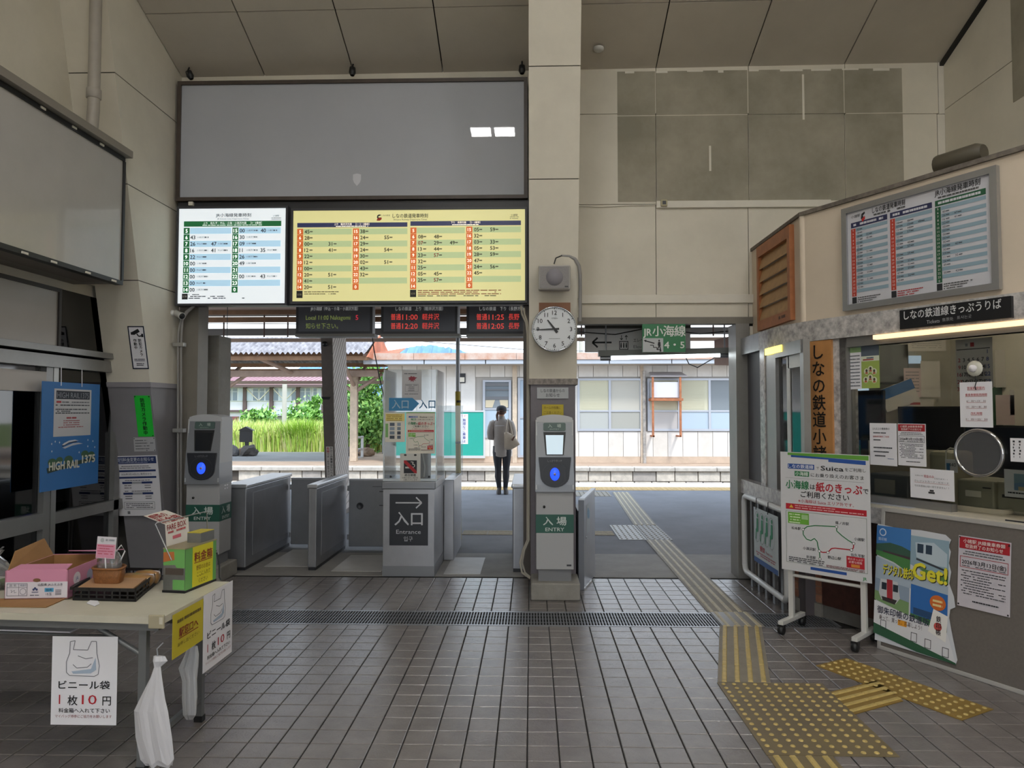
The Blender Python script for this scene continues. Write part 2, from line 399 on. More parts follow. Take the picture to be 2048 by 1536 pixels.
for k in range(4): wp(cols[3], rows[k], cols[4], rows[k + 1])
for k in range(4): wp(1876, rows[k], 1900, rows[k + 1], CREAM2)
x2 = rectY(1480, 652, 1690, 655, YW)
b = MB(); b.box(2.12, XR, YW, YW + .03, 0, x2[3], CREAM2); b.build('wall_panel', None, wall_front)
b = MB(); b.box(-4.0, .02, YW, YW + .03, OLZ, 5.2, CREAM); b.build('wall_panel', None, wall_front)
# bare patch where a board once hung
x0, x1, z0, z1 = rectY(1235, 140, 1806, 402, YW)
b = MB(); ptx = [x0, atY(1312, 300, YW).x, atY(1497, 300, YW).x, atY(1690, 300, YW).x, x1]; zj = atY(1500, 229, YW).z
n = 14; r_ = random.Random(3)
for i in range(4):
    for (za, zb) in ((z0, zj), (zj, z1)):
        b.box(ptx[i] + (.004 if i else 0), ptx[i + 1] - (.004 if i < 3 else 0), YW - .002, YW, za + (.004 if za == zj else 0), zb - (.004 if zb == zj else 0), PATCH)
b.build('bare_patch', None, wall_front)
b = MB()
for u in (1420, 1608):
    xx = atY(u, 300, YW).x
    b.box(xx - .010, xx + .010, YW - .0035, YW - .001, z0 + .3 if u < 1500 else z1 - .5, z1 - (.75 if u < 1500 else .05), CREAM2)
for k in range(9):
    u = 1250 + k * 62; xx = atY(u, 145, YW).x; b.box(xx, xx + r_.uniform(.05, .22), YW - .0035, YW - .001, z1 - r_.uniform(.01, .025), z1 + .002, CREAM2)
b.build('paint_edge', None, wall_front)
# trim boards of the front wall
for i, (u0, v0, u1, v1) in enumerate(((1312, 402, 1660, 416), (1157, 590, 1516, 607))):
    x0, x1, z0, z1 = rectY(u0, v0, u1, v1, YW); b = MB(); b.box(x0, x1, YW - .03, YW, z0, z1, CREAM2, .004)
    b.build('trim_%d' % (i + 1), None, kind='structure', label=('upper' if i == 0 else 'lower') + ' cream trim board across the front wall')
x0, x1, z0, z1 = rectY(1320, 402, 1333, 415, YW); b = MB(); b.box(x0, x1, YW - .055, YW - .03, z0, z1, mat('switch_ivory', '#b9b08f', .5), .006); b.box(x0 + .015, x1 - .015, YW - .06, YW - .055, z0 + .015, z1 - .015, DARK)
b.build('junction_box', None, label='small ivory socket box on the upper trim board', cat='junction box')
b = MB(); pts = [atY(1157, 412, YW - .01), atY(1200, 414, YW - .01), atY(1260, 411, YW - .01), atY(1320, 409, YW - .02)]; b.tube(pts, .004, 6, CREAM2); b.build('wall_cable', None, label='thin cable running from the pillar to the ivory box', cat='cable')
# lintel and posts of the openings
FR = mat('opening_frame', '#7d786f', .5, noise=(3, .12))
b = MB(); b.box(.36, 2.16, YW - .02, YW + .1, ORZ - .055, ORZ + .01, FR); b.build('trim_3', None, kind='structure', label='painted lintel over the platform doorway')
b = MB(); b.box(1.98, 2.11, YW - .02, YW + .24, 0, ORZ - .055, mat('post_metal', '#8e8c88', .4, .3, noise=(4, .12))); b.build('trim_4', None, kind='structure', label='grey metal post at the end of the platform doorway')
b = MB(); b.box(-3.49, -3.30, YW + .02, YW + .24, 0, OLZ, FR); b.build('trim_5', None, kind='structure', label='brown grey post at the side of the gate opening')
b = MB(); b.box(-3.45, .0, YW + .03, YW + .2, OLZ - .012, OLZ, mat('pale_beam', '#b9b7b2', .5)); b.build('trim_6', None, kind='structure', label='pale beam under the lit timetables')
b = MB(); b.box(-.075, .0, YW - .02, YW + .12, 0, OLZ, mat('brown_post', '#5c5651', .5)); b.build('trim_7', None, kind='structure', label='brown post beside the clock pillar')
b = MB(); b.box(-3.56, -3.30, YW + .5, YW + .8, 0, 2.4, CONC); b.build('trim_8', None, kind='structure', label='rough concrete column just outside the gates')

# ------------------------------------------------------------------ clock pillar
PY = 6.5; px0, px1 = atY(1058, 500, 6.24).x, atY(1156, 500, 6.24).x
DZ = atY(1100, 772, PY).z
pil = empty('pillar', (.2, PY + .25, 0), 'cream concrete pillar with a grey foot that carries the clock', None, kind='structure')
def pilY(z): return PY - .25 * (z - DZ)          # the shaft leans into the hall like the rib
def pilseg(za, zb, m, nm, g=0.):
    b = MB(); b.hexa([(px0 + g, pilY(za) + g, za), (px1 - g, pilY(za) + g, za), (px1 - g, YW + .05, za), (px0 + g, YW + .05, za), (px0 + g, pilY(zb) + g, zb), (px1 - g, pilY(zb) + g, zb), (px1 - g, YW + .05, zb), (px0 + g, YW + .05, zb)], m); b.build(nm, None, pil)
pj = [DZ + .06, onplane(1100, 358, (0, PY + .25 * DZ, 0), (0, 1, .25)).z, onplane(1100, 132, (0, PY + .25 * DZ, 0), (0, 1, .25)).z, 5.5]
for za, zb in zip(pj[:-1], pj[1:]): pilseg(za + .004, zb - .004, CREAM, 'upper_panel')
pilseg(DZ, 5.5, JOINT, 'core', .008)
b = MB(); b.box(px0 + .012, px1 - .012, PY + .012 - .02, YW + .05, 0, DZ + .012, mat('pillar_dado', '#6f6a70', .5, noise=(5, .12))); b.build('foot', None, pil)
b = MB(); b.box(px0 - .01, px1 + .01, PY - .03, YW + .05, DZ + .012, DZ + .065, mat('worn_cap', '#8a827c', .6, noise=(30, .45))); b.build('cap_band', None, pil)

# ------------------------------------------------------------------ tapering rib on the door side
def ribY(z): return 6.97 - .25 * z
rib = empty('pillar', (-3.7, 6.7, 0), 'sloping cream wall rib with a grey foot beside the doors', None, kind='structure')
def ribseg(za, zb, m, nm, grow=0.):
    b = MB(); g = grow
    b.hexa([(XD, ribY(za) - g, za), (XRIB + g, ribY(za) - g, za), (XRIB + g, YW + .03, za), (XD, YW + .03, za), (XD, ribY(zb) - g, zb), (XRIB + g, ribY(zb) - g, zb), (XRIB + g, YW + .03, zb), (XD, YW + .03, zb)], m)
    return b.build(nm, None, rib)
zj = [1.86, atX(275, 560, XRIB).z, atX(250, 365, XRIB).z, atX(230, 145, XRIB).z, 5.6]
for a, c in zip(zj[:-1], zj[1:]): ribseg(a + .004, c - .004, CREAM, 'upper_panel')
ribseg(.05, 5.5, JOINT, 'core', -.006); ribseg(0, 1.83, DADO, 'foot'); ribseg(1.82, 1.865, mat('dado_cap', '#98959a', .5), 'cap_band', .012)

# ------------------------------------------------------------------ door-side wall (left)
wl = MB(); wl.box(XD - .2, XD - .04, -4, YW, 2.62, 6.9, CREAM); wl.box(XD - .2, XD - .04, -4, 3.3, 0, 2.62, CREAM)
wall_left = wl.build('wall_left', None, kind='structure', label='cream wall above the glazed doors', loc=(XD, 3, 0))
b = MB(); b.box(XD - .04, XD, -4, YW, 2.72, 6.9, CREAM); b.build('wall_panel', None, wall_left)
b = MB(); b.box(XD - .04, XD + .3, 3.2, 6.05, 2.69, 2.72, mat('beam_soffit', '#8d8880', .6)); b.build('soffit_beam', None, wall_left)
# glazed screen with sliding doors: posts, rails, panes
FRM = mat('door_aluminium', '#8f8f8e', .35, .5, noise=(6, .08))
door_1 = empty('door_1', (XD, 5.4, 0), 'aluminium framed glazed sliding doors in the side wall', None, kind='structure')
def yD(u): return atX(u, 800, XD).y
ypost = yD(92); yend = 6.85
def dbox(nm, y0, y1, z0, z1, m=FRM, d=.05, x=XD):
    b = MB(); b.box(x - .03, x + d - .03, y0, y1, z0, z1, m); return b.build(nm, None, door_1)
zr = atX(100, 720, XD).z
dbox('head_rail', 3.3, 6.7, zr - .06, zr + .04, d=.09); dbox('head_rail', 3.3, 6.7, zr + .06, zr + .11, d=.12)
dbox('post', ypost - .03, ypost + .05, 0, zr); dbox('post', ypost + .06, ypost + .12, 0, zr, ALU)
dbox('end_post', 6.62, 6.7, 0, 2.62); dbox('stile', 3.4, 3.48, 0, zr)
zlo = atX(150, 1028, XD).z
dbox('lower_rail', ypost + .12, 6.85, zlo - .04, zlo + .05); dbox('lower_rail', 3.4, ypost - .03, zlo - .06, zlo + .07)
dbox('bottom_rail', 3.4, 6.85, 0, .1)
dbox('top_panel', 3.4, ypost - .03, zr - .26, zr - .1, mat('pale_panel', '#b5b0ac', .5))
for (y0, y1) in ((3.48, ypost - .03), (ypost + .12, 6.8)):
    for (z0, z1) in ((zlo + .05, zr - .06), (.1, zlo - .04)): dbox('pane', y0, y1, z0, z1, DGLASS, .008, XD - .005)
dbox('pane', 3.3, 6.8, zr + .11, 2.62, DGLASS, .008, XD - .005)
# dim room behind the doors
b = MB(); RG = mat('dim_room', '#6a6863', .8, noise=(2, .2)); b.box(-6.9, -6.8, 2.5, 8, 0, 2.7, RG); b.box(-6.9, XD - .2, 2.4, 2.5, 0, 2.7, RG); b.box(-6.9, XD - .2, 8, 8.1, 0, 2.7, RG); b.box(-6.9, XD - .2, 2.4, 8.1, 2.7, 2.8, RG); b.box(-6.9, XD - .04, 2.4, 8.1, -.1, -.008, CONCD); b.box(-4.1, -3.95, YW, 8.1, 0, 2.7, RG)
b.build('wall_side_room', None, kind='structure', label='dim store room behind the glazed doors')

# ------------------------------------------------------------------ right wall, back wall
b = MB(); b.box(XR, XR + .2, -4, YW + .2, 0, 7, JOINT); wall_right = b.build('wall_right', None, kind='structure', label='cream side wall behind the ticket office', loc=(XR, 3, 0))
zc = [0, 3.3, atX(1893, 219, XR).z, 6.9]
for a, c in zip(zc[:-1], zc[1:]):
    for y0, y1 in ((5.2, YW), (1, 5.2), (-4, 1)):
        b = MB(); b.box(XR - .012, XR, y0 + .003, y1 - .003, a + .003, c - .003, CREAM); b.build('wall_panel', None, wall_right)
b = MB(); pb = atX(2030, 205, XR); b.box(XR - .016, XR - .012, 3.5, pb.y, pb.z, 6.6, mat('darker_wall', '#9a9484', .7, noise=(2, .2))); b.build('darker_panel', None, wall_right)  # darker mottled rectangle high on the side wall
b = MB(); b.box(-4.1, -2.6, -4.2, -4, 0, 7, CREAM); b.box(2.6, 4.3, -4.2, -4, 0, 7, CREAM); b.box(-2.6, 2.6, -4.2, -4, 3.2, 7, CREAM)
b.build('wall_back', None, kind='structure', label='cream wall with the street entrance behind the viewer')
b = MB(); b.box(-14, 14, -24, -4, -.08, -.01, CONC); b.build('ground_forecourt', None, kind='structure', label='grey paved forecourt outside the street entrance')
# hanging panel lamps of the hall
def hall_lamp(x, y, z, lab):
    r = empty('ceiling_lamp', (x, y, z), lab, 'lamp', 'lamps hung under the hall ceiling')
    for s in (-1, 1):
        b = MB(); b.box(x + s * .2 - .19, x + s * .2 + .19, y - .2, y + .2, z + .02, z + .09, WHITE, .01); b.build('housing', None, r)
        b = MB(); b.box(x + s * .2 - .165, x + s * .2 + .165, y - .17, y + .17, z, z + .02, glow('#fbfaf8', LAMP)); b.build('diffuser', None, r)
        b = MB(); b.tube([(x + s * .2, y, z + .09), (x + s * .2, y, ceil_z(x, y))], .008, 6, WHITE); b.build('hanger', None, r)
for x, y, lab in ((-.64, 1.8, 'twin panel lamp hung at the middle of the hall'), (2.6, 1.8, 'twin panel lamp hung over the ticket office side of the hall'), (-2.6, -2.5, 'twin panel lamp by the entrance on the door side'), (0, -2.5, 'twin panel lamp over the street entrance'), (2.6, -2.5, 'twin panel lamp by the entrance on the office side')):
    hall_lamp(x, y, 6.3 if y > 0 else 6.1, lab)

# ================================================================== boards over the gates
def lit(col, s): return mat('lit_%s_%g' % (col.lstrip('#'), s), col, .35, emit=col, emit_s=s)
YB = 6.88
x0, x1, z0, z1 = rectY(355, 160, 1055, 400, YB)
r = empty('blank_sign_board', ((x0 + x1) / 2, YW, z0), 'huge blank grey sign board in a brown frame high above the gates', 'sign board')
b = MB(); b.box(x0 + .03, x1 - .03, YB, YW, z0 + .03, z1 - .03, mat('grey_acrylic', '#b0b4bd', .5, noise=(1.5, .03), coat=.6)); b.build('face', None, r)
FRB = mat('brown_frame', '#4a4039', .45, noise=(8, .2))
for nm, q in (('frame_top', (x0, x1, z1 - .035, z1)), ('frame_bottom', (x0, x1, z0, z0 + .035)), ('frame_side', (x0, x0 + .035, z0 + .035, z1 - .035)), ('frame_side', (x1 - .035, x1, z0 + .035, z1 - .035))):
    b = MB(); b.box(q[0], q[1], YB - .02, YW, q[2], q[3], FRB); b.build(nm, None, r)
pl = planeY(700, 345, 728, 374, YB); pr = Print(pl, (0, 0, 28, 29)); pr.poly([(6, 4), (14, 2), (22, 4), (22, 14), (20, 20), (14, 27), (8, 20), (6, 14)], '#d5d7de'); pr.build(r, 'sticker')
# dark housing shared by the two lit timetables
hx0, hx1, hz0, hz1 = rectY(352, 401, 1060, 610, YB)
b = MB(); b.box(hx0, hx1, YB + .02, YW, hz0, hz1, DARK); b.build('timetable_housing', None, label='dark housing behind the two lit timetables', cat='housing')
b = MB(); q = rectY(378, 404, 387, 412, YB); b.box(q[0], q[1], YB - .02, YB + .02, q[2], q[3], PAPERW, .005); b.build('pull_switch', None, label='tiny ivory switch on the dark timetable housing', cat='switch')

def timetable_case(u0, v0, u1, v1, lab, face):
    x0, x1, z0, z1 = rectY(u0, v0, u1, v1, YB - .03); r = empty('timetable', ((x0 + x1) / 2, YB, z0), lab, 'timetable', 'lit timetables above the gates')
    b = MB(); b.box(x0, x1, YB - .03, YB + .02, z0, z1, face); b.build('light_panel', None, r)
    for q in ((x0 - .02, x0, z0 - .02, z1 + .02), (x1, x1 + .02, z0 - .02, z1 + .02), (x0, x1, z1, z1 + .02), (x0, x1, z0 - .02, z0)):
        b = MB(); b.box(q[0], q[1], YB - .04, YB + .02, q[2], q[3], mat('case_grey', '#3c3d43', .4)); b.build('case_frame', None, r)
    return r, planeY(u0, v0, u1, v1, YB - .03)
EL = .44
r, pl = timetable_case(357, 417, 571, 607, 'lit white timetable with green hour squares and pale blue stripes', lit('#dfe6ea', EL))
p = Print(pl, (95, 90, 1245, 1115)); K = '#22262c'
p.text('JR小海線発車時刻', 682, 163, 38, K, w=380, bold=.012); p.text('JR Koumi Line Departure Times', 678, 202, 16, '#555a60', w=340)
p.text('小諸駅', 1140, 173, 20, K); p.scrawl(1090, 1195, 196, 6, '#666a70', gaps=.1); p.scrawl(1090, 1195, 212, 5, '#666a70', gaps=.1)
G1 = lit('#1f6b3c', .25); ST = lit('#a9cbe0', EL)
p.rect(148, 226, 1196, 284, G1, 0); p.text('上り　佐久平・中込・小海・小淵沢方面　［4・5番線］', 672, 248, 24, lit('#e8f0ea', .6), w=630, layer=3); p.scrawl(350, 990, 271, 8, lit('#cfe0d2', .5), 3, .1)
L = [('5', []), ('6', [('43', '小淵沢行')]), ('7', [('26', '中込行'), ('47', '小海行')]), ('8', [('16', '小淵沢行'), ('41', '中込行')]), ('9', [('22', '中込行')]), ('10', [('00', '小海行')]), ('11', [('00', '中込行')]), ('12', [('00', '小淵沢行')]), ('13', [('00', '中込行')]), ('14', [('00', '小淵沢行')])]
R_ = [('15', [('00', '小淵沢行'), ('40', '小海行')]), ('16', [('30', '小淵沢行')]), ('17', [('09', '小海行')]), ('18', [('11', '小淵沢行'), ('35', '中込行')]), ('19', [('26', '小淵沢行')]), ('20', [('49', '小海行')]), ('21', []), ('22', [('00', '小海行'), ('43', '中込行')]), ('23', []), ('0', [])]
WG = lit('#f0f4ee', .8)
for col, (hx, tx, data, xr) in enumerate(((180, 222, L, 660), (705, 752, R_, 1192))):
    for i, (h, ts) in enumerate(data):
        y = 330 + i * 70.6
        p.rect(hx - 32, y - 33, hx + 32, y + 33, G1, 1); p.text(h, hx, y, 40, WG, layer=3, bold=.02)
        if i % 2 == 0: p.rect(hx + 36, y - 33, xr, y + 33, ST, 0)
        for k, (t, d) in enumerate(ts):
            x = tx + k * (225 if col == 0 else 226); p.text(t, x, y, 42, K, 'l', layer=3, bold=.02); p.text(d, x + 72, y, 19, '#4a5560', 'l', layer=3); p.scrawl(x + 72 + 19 * len(d) + 6, x + 120 + 19 * len(d), y, 14, '#3a4450', 3, .15, i)
p.rect(140, 1008, 202, 1070, '#2a2b2e', 1); p.text('記事', 171, 1038, 22, '#c8c8c4', layer=3)
for k, (a, c) in enumerate(((212, 330), (212, 600), (212, 812))): p.scrawl(a, c, 1018 + k * 20, 9, '#3f4448', 2, .15, k)
p.build(r)

r, pl = timetable_case(586, 420, 1050, 602, 'wide lit yellow timetable with orange hour squares and green stripes', lit('#cdc78c', EL))
p = Print(pl, (62, 78, 1965, 830)); NV = lit('#2e3560', .2); OR = lit('#c9622a', .35); ST = lit('#a9b888', EL * .95); WG = lit('#f4e6d0', .75)
p.text('しなの鉄道発車時刻', 1026, 127, 34, K, w=290, bold=.012); p.text('Shinano Railway Departure Times', 1026, 157, 13, '#555a50', w=275); p.text('しなの鉄道', 825, 122, 13, '#555a50')
p.poly([(752, 140), (755, 122), (768, 114), (785, 116), (782, 124), (768, 126), (762, 136), (772, 140), (788, 138), (786, 152), (768, 155)], '#2a2b2e', 1); p.poly([(756, 146), (775, 142), (792, 140), (790, 156), (774, 166), (750, 165)], '#c4402c', 2)
p.text('小諸駅', 1878, 127, 17, K); p.scrawl(1842, 1915, 142, 4, '#6a6a58', gaps=.1); p.scrawl(1842, 1915, 155, 4, '#6a6a58', gaps=.1)
p.rect(95, 180, 1003, 217, NV, 0); p.rect(1028, 172, 1932, 210, NV, 0)
p.text('上り　軽井沢方面　［1・2・3番線］', 545, 193, 17, WG, layer=3, w=290); p.text('下り　長野方面　［2・3番線］', 1480, 185, 17, WG, layer=3, w=240)
p.scrawl(415, 680, 210, 6, WG, 3, .1); p.scrawl(1370, 1595, 203, 6, WG, 3, .1)
cols = [(120, 157, 355, 545, ['5 45', '6 28', '7 00 31', '8 12 41', '9 22', '10 12', '11 00', '12 20 51', '13 41', '14 20 51'], 253, 51),
        (581, 617, 815, 1003, ['15 38', '16 24 55', '17 29', '18 24 54', '19 30', '20 02 51', '21 43', '22 32', '23', '0'], 253, 51),
        (1053, 1092, 1222, 1474, ['5', '6 08 48', '7 07 29 49', '8 13 44', '9 23 57', '10 32', '11 25', '12 05 45', '13 25 57', '14'], 249, 51),
        (1511, 1550, 1682, 1932, ['15 05 59', '16 32', '17 03 33', '18 05 53', '19 28 59', '20 47', '21 24 56', '22 45', '23', '0'], 244, 51)]
for ci, (hx, t1, t2, xr, data, yb, dy) in enumerate(cols):
    for i, s in enumerate(data):
        y = yb + i * dy; q = s.split()
        p.rect(hx - 25, y - 24.5, hx + 25, y + 24.5, OR, 1); p.text(q[0], hx, y, 27, WG, layer=3, bold=.012)
        if i % 2 == 0: p.rect(hx + 27, y - 24.5, xr, y + 24.5, ST, 0)
        for k, t in enumerate(q[1:]):
            x = t1 + k * (t2 - t1); red = (ci == 2 and t in ('07', '57'))
            p.text(t, x, y, 31, '#b03a2e' if red else '#26271f', 'l', layer=3, bold=.02); p.scrawl(x + 42, x + 66, y, 9, '#3f4034', 3, 0, i + k)
    if ci in (0, 2): p.rect(hx - 25, y + 30, hx + 25, y + 90, '#2f2e2c', 1); p.text('記事', hx, y + 62, 16, '#b8b090', layer=3)
for k in range(2): p.scrawl(157, 450 - 30 * k, 752 + k * 17, 6, '#5c4a36', 2, .15, k)
for k in range(4): p.scrawl(1092, 1770 - (k % 2) * 40, 744 + k * 15, 6, '#a8442c' if k < 3 else '#4a4436', 2, .12, k + 5)
p.build(r)

# ================================================================== train describers hung outside
def led_sign(u0, u1, head, rows_, lab, hc):
    Y = 8.15; x0, x1, z0, z1 = rectY(u0, 606, u1, 668, Y); r = empty('train_describer', ((x0 + x1) / 2, Y, z0), lab, 'train sign', 'electronic train signs under the canopy')
    b = MB(); b.box(x0, x1, Y, Y + .14, z0, z1, mat('sign_case', '#5f6167', .4)); b.build('case', None, r)
    b = MB(); b.box(x0 + .03, x1 - .03, Y - .004, Y, z0 + .03, z1 - .01, mat('led_black', '#80848e', .35)); b.build('screen', None, r)
    b = MB(); b.box(x0, x1 + .03, Y - .03, Y + .16, z0 - .03, z0, mat('sign_tray', '#a8a6a2', .5)); b.build('tray', None, r)
    for s in (.15, .85):
        xx = x0 + (x1 - x0) * s; b = MB(); b.tube([(xx, Y + .07, z1), (xx, Y + .07, 3.2)], .015, 8, STEELD); b.build('hanger', None, r)
    pl = planeY(u0, 606, u1, 668, Y - .004); p = Print(pl, (0, 0, 100, 62)); p.text(head[0], head[1], 11.5, 7.5, lit('#9a9a98', .4), w=head[2], layer=1)
    for k in range(6): p.rect(18 + k * 13, 18, 20 + k * 13, 20, '#8f9090', 1)
    for s, x, y, h, c, w in rows_: p.text(s, x, y, h, lit(c, .5), 'l', w, 1)
    p.build(r, 'lettering')
led_sign(592, 745, ('JR小海線（中込・小海・小淵沢方面）', 50, 62), [('Local 11:00 Nakagomi', 13, 29, 9, '#6f7a42', 58), ('5', 78, 29, 10, '#d03040', None), ('知らせ下さい。', 13, 46, 11, '#6f7a42', 42)], 'electronic train sign with dim green letters and one red five', '#8c9a50')
led_sign(762, 915, ('しなの鉄道　上り（軽井沢方面）', 50, 62), [('普通', 13, 28, 12, '#e0463e', 13), ('11:00', 28, 28, 11, '#e0463e', 20), ('軽井沢', 54, 28, 12, '#d4403a', 22), ('普通', 13, 46, 12, '#e0463e', 13), ('12:20', 28, 46, 11, '#e0463e', 20), ('軽井沢', 54, 46, 12, '#d4403a', 22)], 'electronic train sign with red letters between two others', '#e04a3c')
led_sign(933, 1086, ('しなの鉄道　下り（長野方面）', 47, 60), [('普通', 13, 28, 12, '#e0463e', 14), ('11:25', 29, 28, 11, '#e0463e', 20), ('長野', 55, 28, 12, '#d4403a', 14), ('普通', 13, 46, 12, '#e0463e', 14), ('12:05', 29, 46, 11, '#e0463e', 20), ('長野', 55, 46, 12, '#d4403a', 14)], 'electronic train sign with red letters partly behind the clock pillar', '#e04a3c')

# ================================================================== things on the clock pillar
def on_pillar(u0, v0, u1, v1, d=0.): return planeY(u0, v0, u1, v1, PY - .02 - d)
PYC = pilY(2.5) - .005; PYS = pilY(2.98)
c0 = atY(1109, 658, PYC - .06); R = (atY(1155, 658, PYC - .06).x - atY(1063, 658, PYC - .06).x) / 2
r = empty('wall_clock', (c0.x, PYC, c0.z - R), 'round white wall clock with a chrome rim on the pillar', 'clock')
b = MB(); b.lathe([(R * .9, .06), (R, .05), (R, 0), (R * .985, -.012), (R * .94, -.012), (R * .93, .0)], (c0.x, PYC - .055, c0.z), (0, 1, 0), 48, mat('chrome_rim', '#b5b7bb', .15, .9), caps=False); b.build('rim', None, r)
b = MB(); b.lathe([(R * .94, .01), (R * .94, 0)], (c0.x, PYC - .055, c0.z), (0, 1, 0), 48, mat('clock_face', '#d6dade', .4)); b.build('dial', None, r)
pl = Plane((c0.x - R, PYC - .055, c0.z + R), (1, 0, 0), (0, 0, -1), 2 * R, 2 * R); p = Print(pl, (-1, -1, 1, 1))
for h in range(1, 13):
    a = h * math.pi / 6; p.text(str(h), .72 * math.sin(a), -.72 * math.cos(a), .19, INK, bold=.01)
for k in range(60):
    a = k * math.pi / 30; r0 = .86 if k % 5 == 0 else .89; p.line([(r0 * math.sin(a), -r0 * math.cos(a)), (.92 * math.sin(a), -.92 * math.cos(a))], .03 if k % 5 == 0 else .012, INK)
p.text('CITIZEN', 0, -.47, .055, INK); p.scrawl(-.24, .24, .42, .015, '#555555', gaps=0); p.build(r, 'numerals')
for nm, ang, L, w, lay in (('hour_hand', 10.76 / 12 * 2 * math.pi, .5, .075, .006), ('minute_hand', 44.6 / 60 * 2 * math.pi, .8, .05, .009)):
    s, c = math.sin(ang), math.cos(ang); b = MB(); o = Vector((c0.x, PYC - .055 - lay, c0.z)); d = Vector((s, 0, c)); n = Vector((c, 0, -s))
    b.prism([o - d * R * .2 - n * R * w * .8, o - d * R * .2 + n * R * w * .8, o + d * R * L + n * R * w * .35, o + d * R * L - n * R * w * .35], (0, .002, 0), BLACK); b.build(nm, None, r)
q = rectY(1078, 605, 1141, 640, PYC - .02); b = MB(); b.box(q[0], q[1], PYC - .015, PYC, q[2], q[3], mat('backboard', '#8a5a3a', .5)); b.build('mounting_board', None, r)
# speaker with conduit
q = rectY(1077, 530, 1141, 579, PYS - .1); r = empty('wall_speaker', ((q[0] + q[1]) / 2, PYS, q[2]), 'small pale grey box speaker above the clock', 'speaker')
b = MB(); b.box(q[0], q[1], PYS - .1, PYS, q[2], q[3], mat('speaker_case', '#a9a6a2', .5), .012); b.build('case', None, r)
b = MB(); b.box(q[0] + .012, q[1] - .012, PYS - .104, PYS - .1, q[2] + .012, q[3] - .012, mat('speaker_cloth', '#8f8c8c', .8, noise=(200, .15))); b.build('grille', None, r)
b = MB(); b.lathe([(.072, 0), (.072, -.004), (.0, -.006)], ((q[0] + q[1]) / 2, PYS - .104, (q[2] + q[3]) / 2), (0, 1, 0), 28, mat('speaker_ring', '#86838a', .7), caps=False); b.build('cone', None, r)
b = MB(); b.box(q[1] - .05, q[1] - .02, PYS - .107, PYS - .104, q[2] + .02, q[2] + .03, DARK); b.build('badge', None, r)
PIPE = mat('grey_conduit', '#8d8b89', .5)
def pp(pts, Y): return [atY(u, v, Y) for u, v in pts]
b = MB(); b.tube(pp([(1108, 528), (1112, 516), (1124, 511)], PYS - .04), .006, 6, BLACK); b.tube(pp([(1122, 511), (1138, 512), (1150, 518), (1158, 532), (1160, 548)], PYS + .02) + [Vector((px1 + .02, PYS + .06, atY(1158, 575, PYS).z)), Vector((px1 + .02, PYS + .08, atY(1156, 600, PYS).z)), Vector((px1 + .02, PYS + .08, atY(1156, 640, PYS).z))], .016, 10, PIPE)
b.build('conduit_pipe', None, label='bent grey conduit running from the speaker down the pillar side', cat='conduit')
def notice(name, pl, m, lab, cat='notice', th=.002): return sheet(name, pl, m, lab, cat, th)
pl = on_pillar(1074, 775, 1137, 797, .004); o = notice('paper_notice', pl, mat('grey_label', '#aeb2b6', .6), 'grey white notice with two lines of print above the pillar card reader'); p = Print(pl, (0, 0, 100, 36)); p.text('しなの鉄道からの', 50, 10.5, 11, INK, w=76); p.text('お知らせ', 50, 25.5, 12, INK, w=44); p.build(o)
pl = on_pillar(1084, 809, 1127, 834, .004); o = notice('paper_notice', pl, mat('yellow_card', '#b9a62c', .6), 'small yellow notice half hidden behind the pillar card reader'); p = Print(pl, (0, 0, 100, 58)); p.text('ホームの段差に', 48, 15, 13, '#6b5a14', w=78); p.text('ご注意ください', 50, 38, 13, '#6b5a14', w=84); p.build(o)

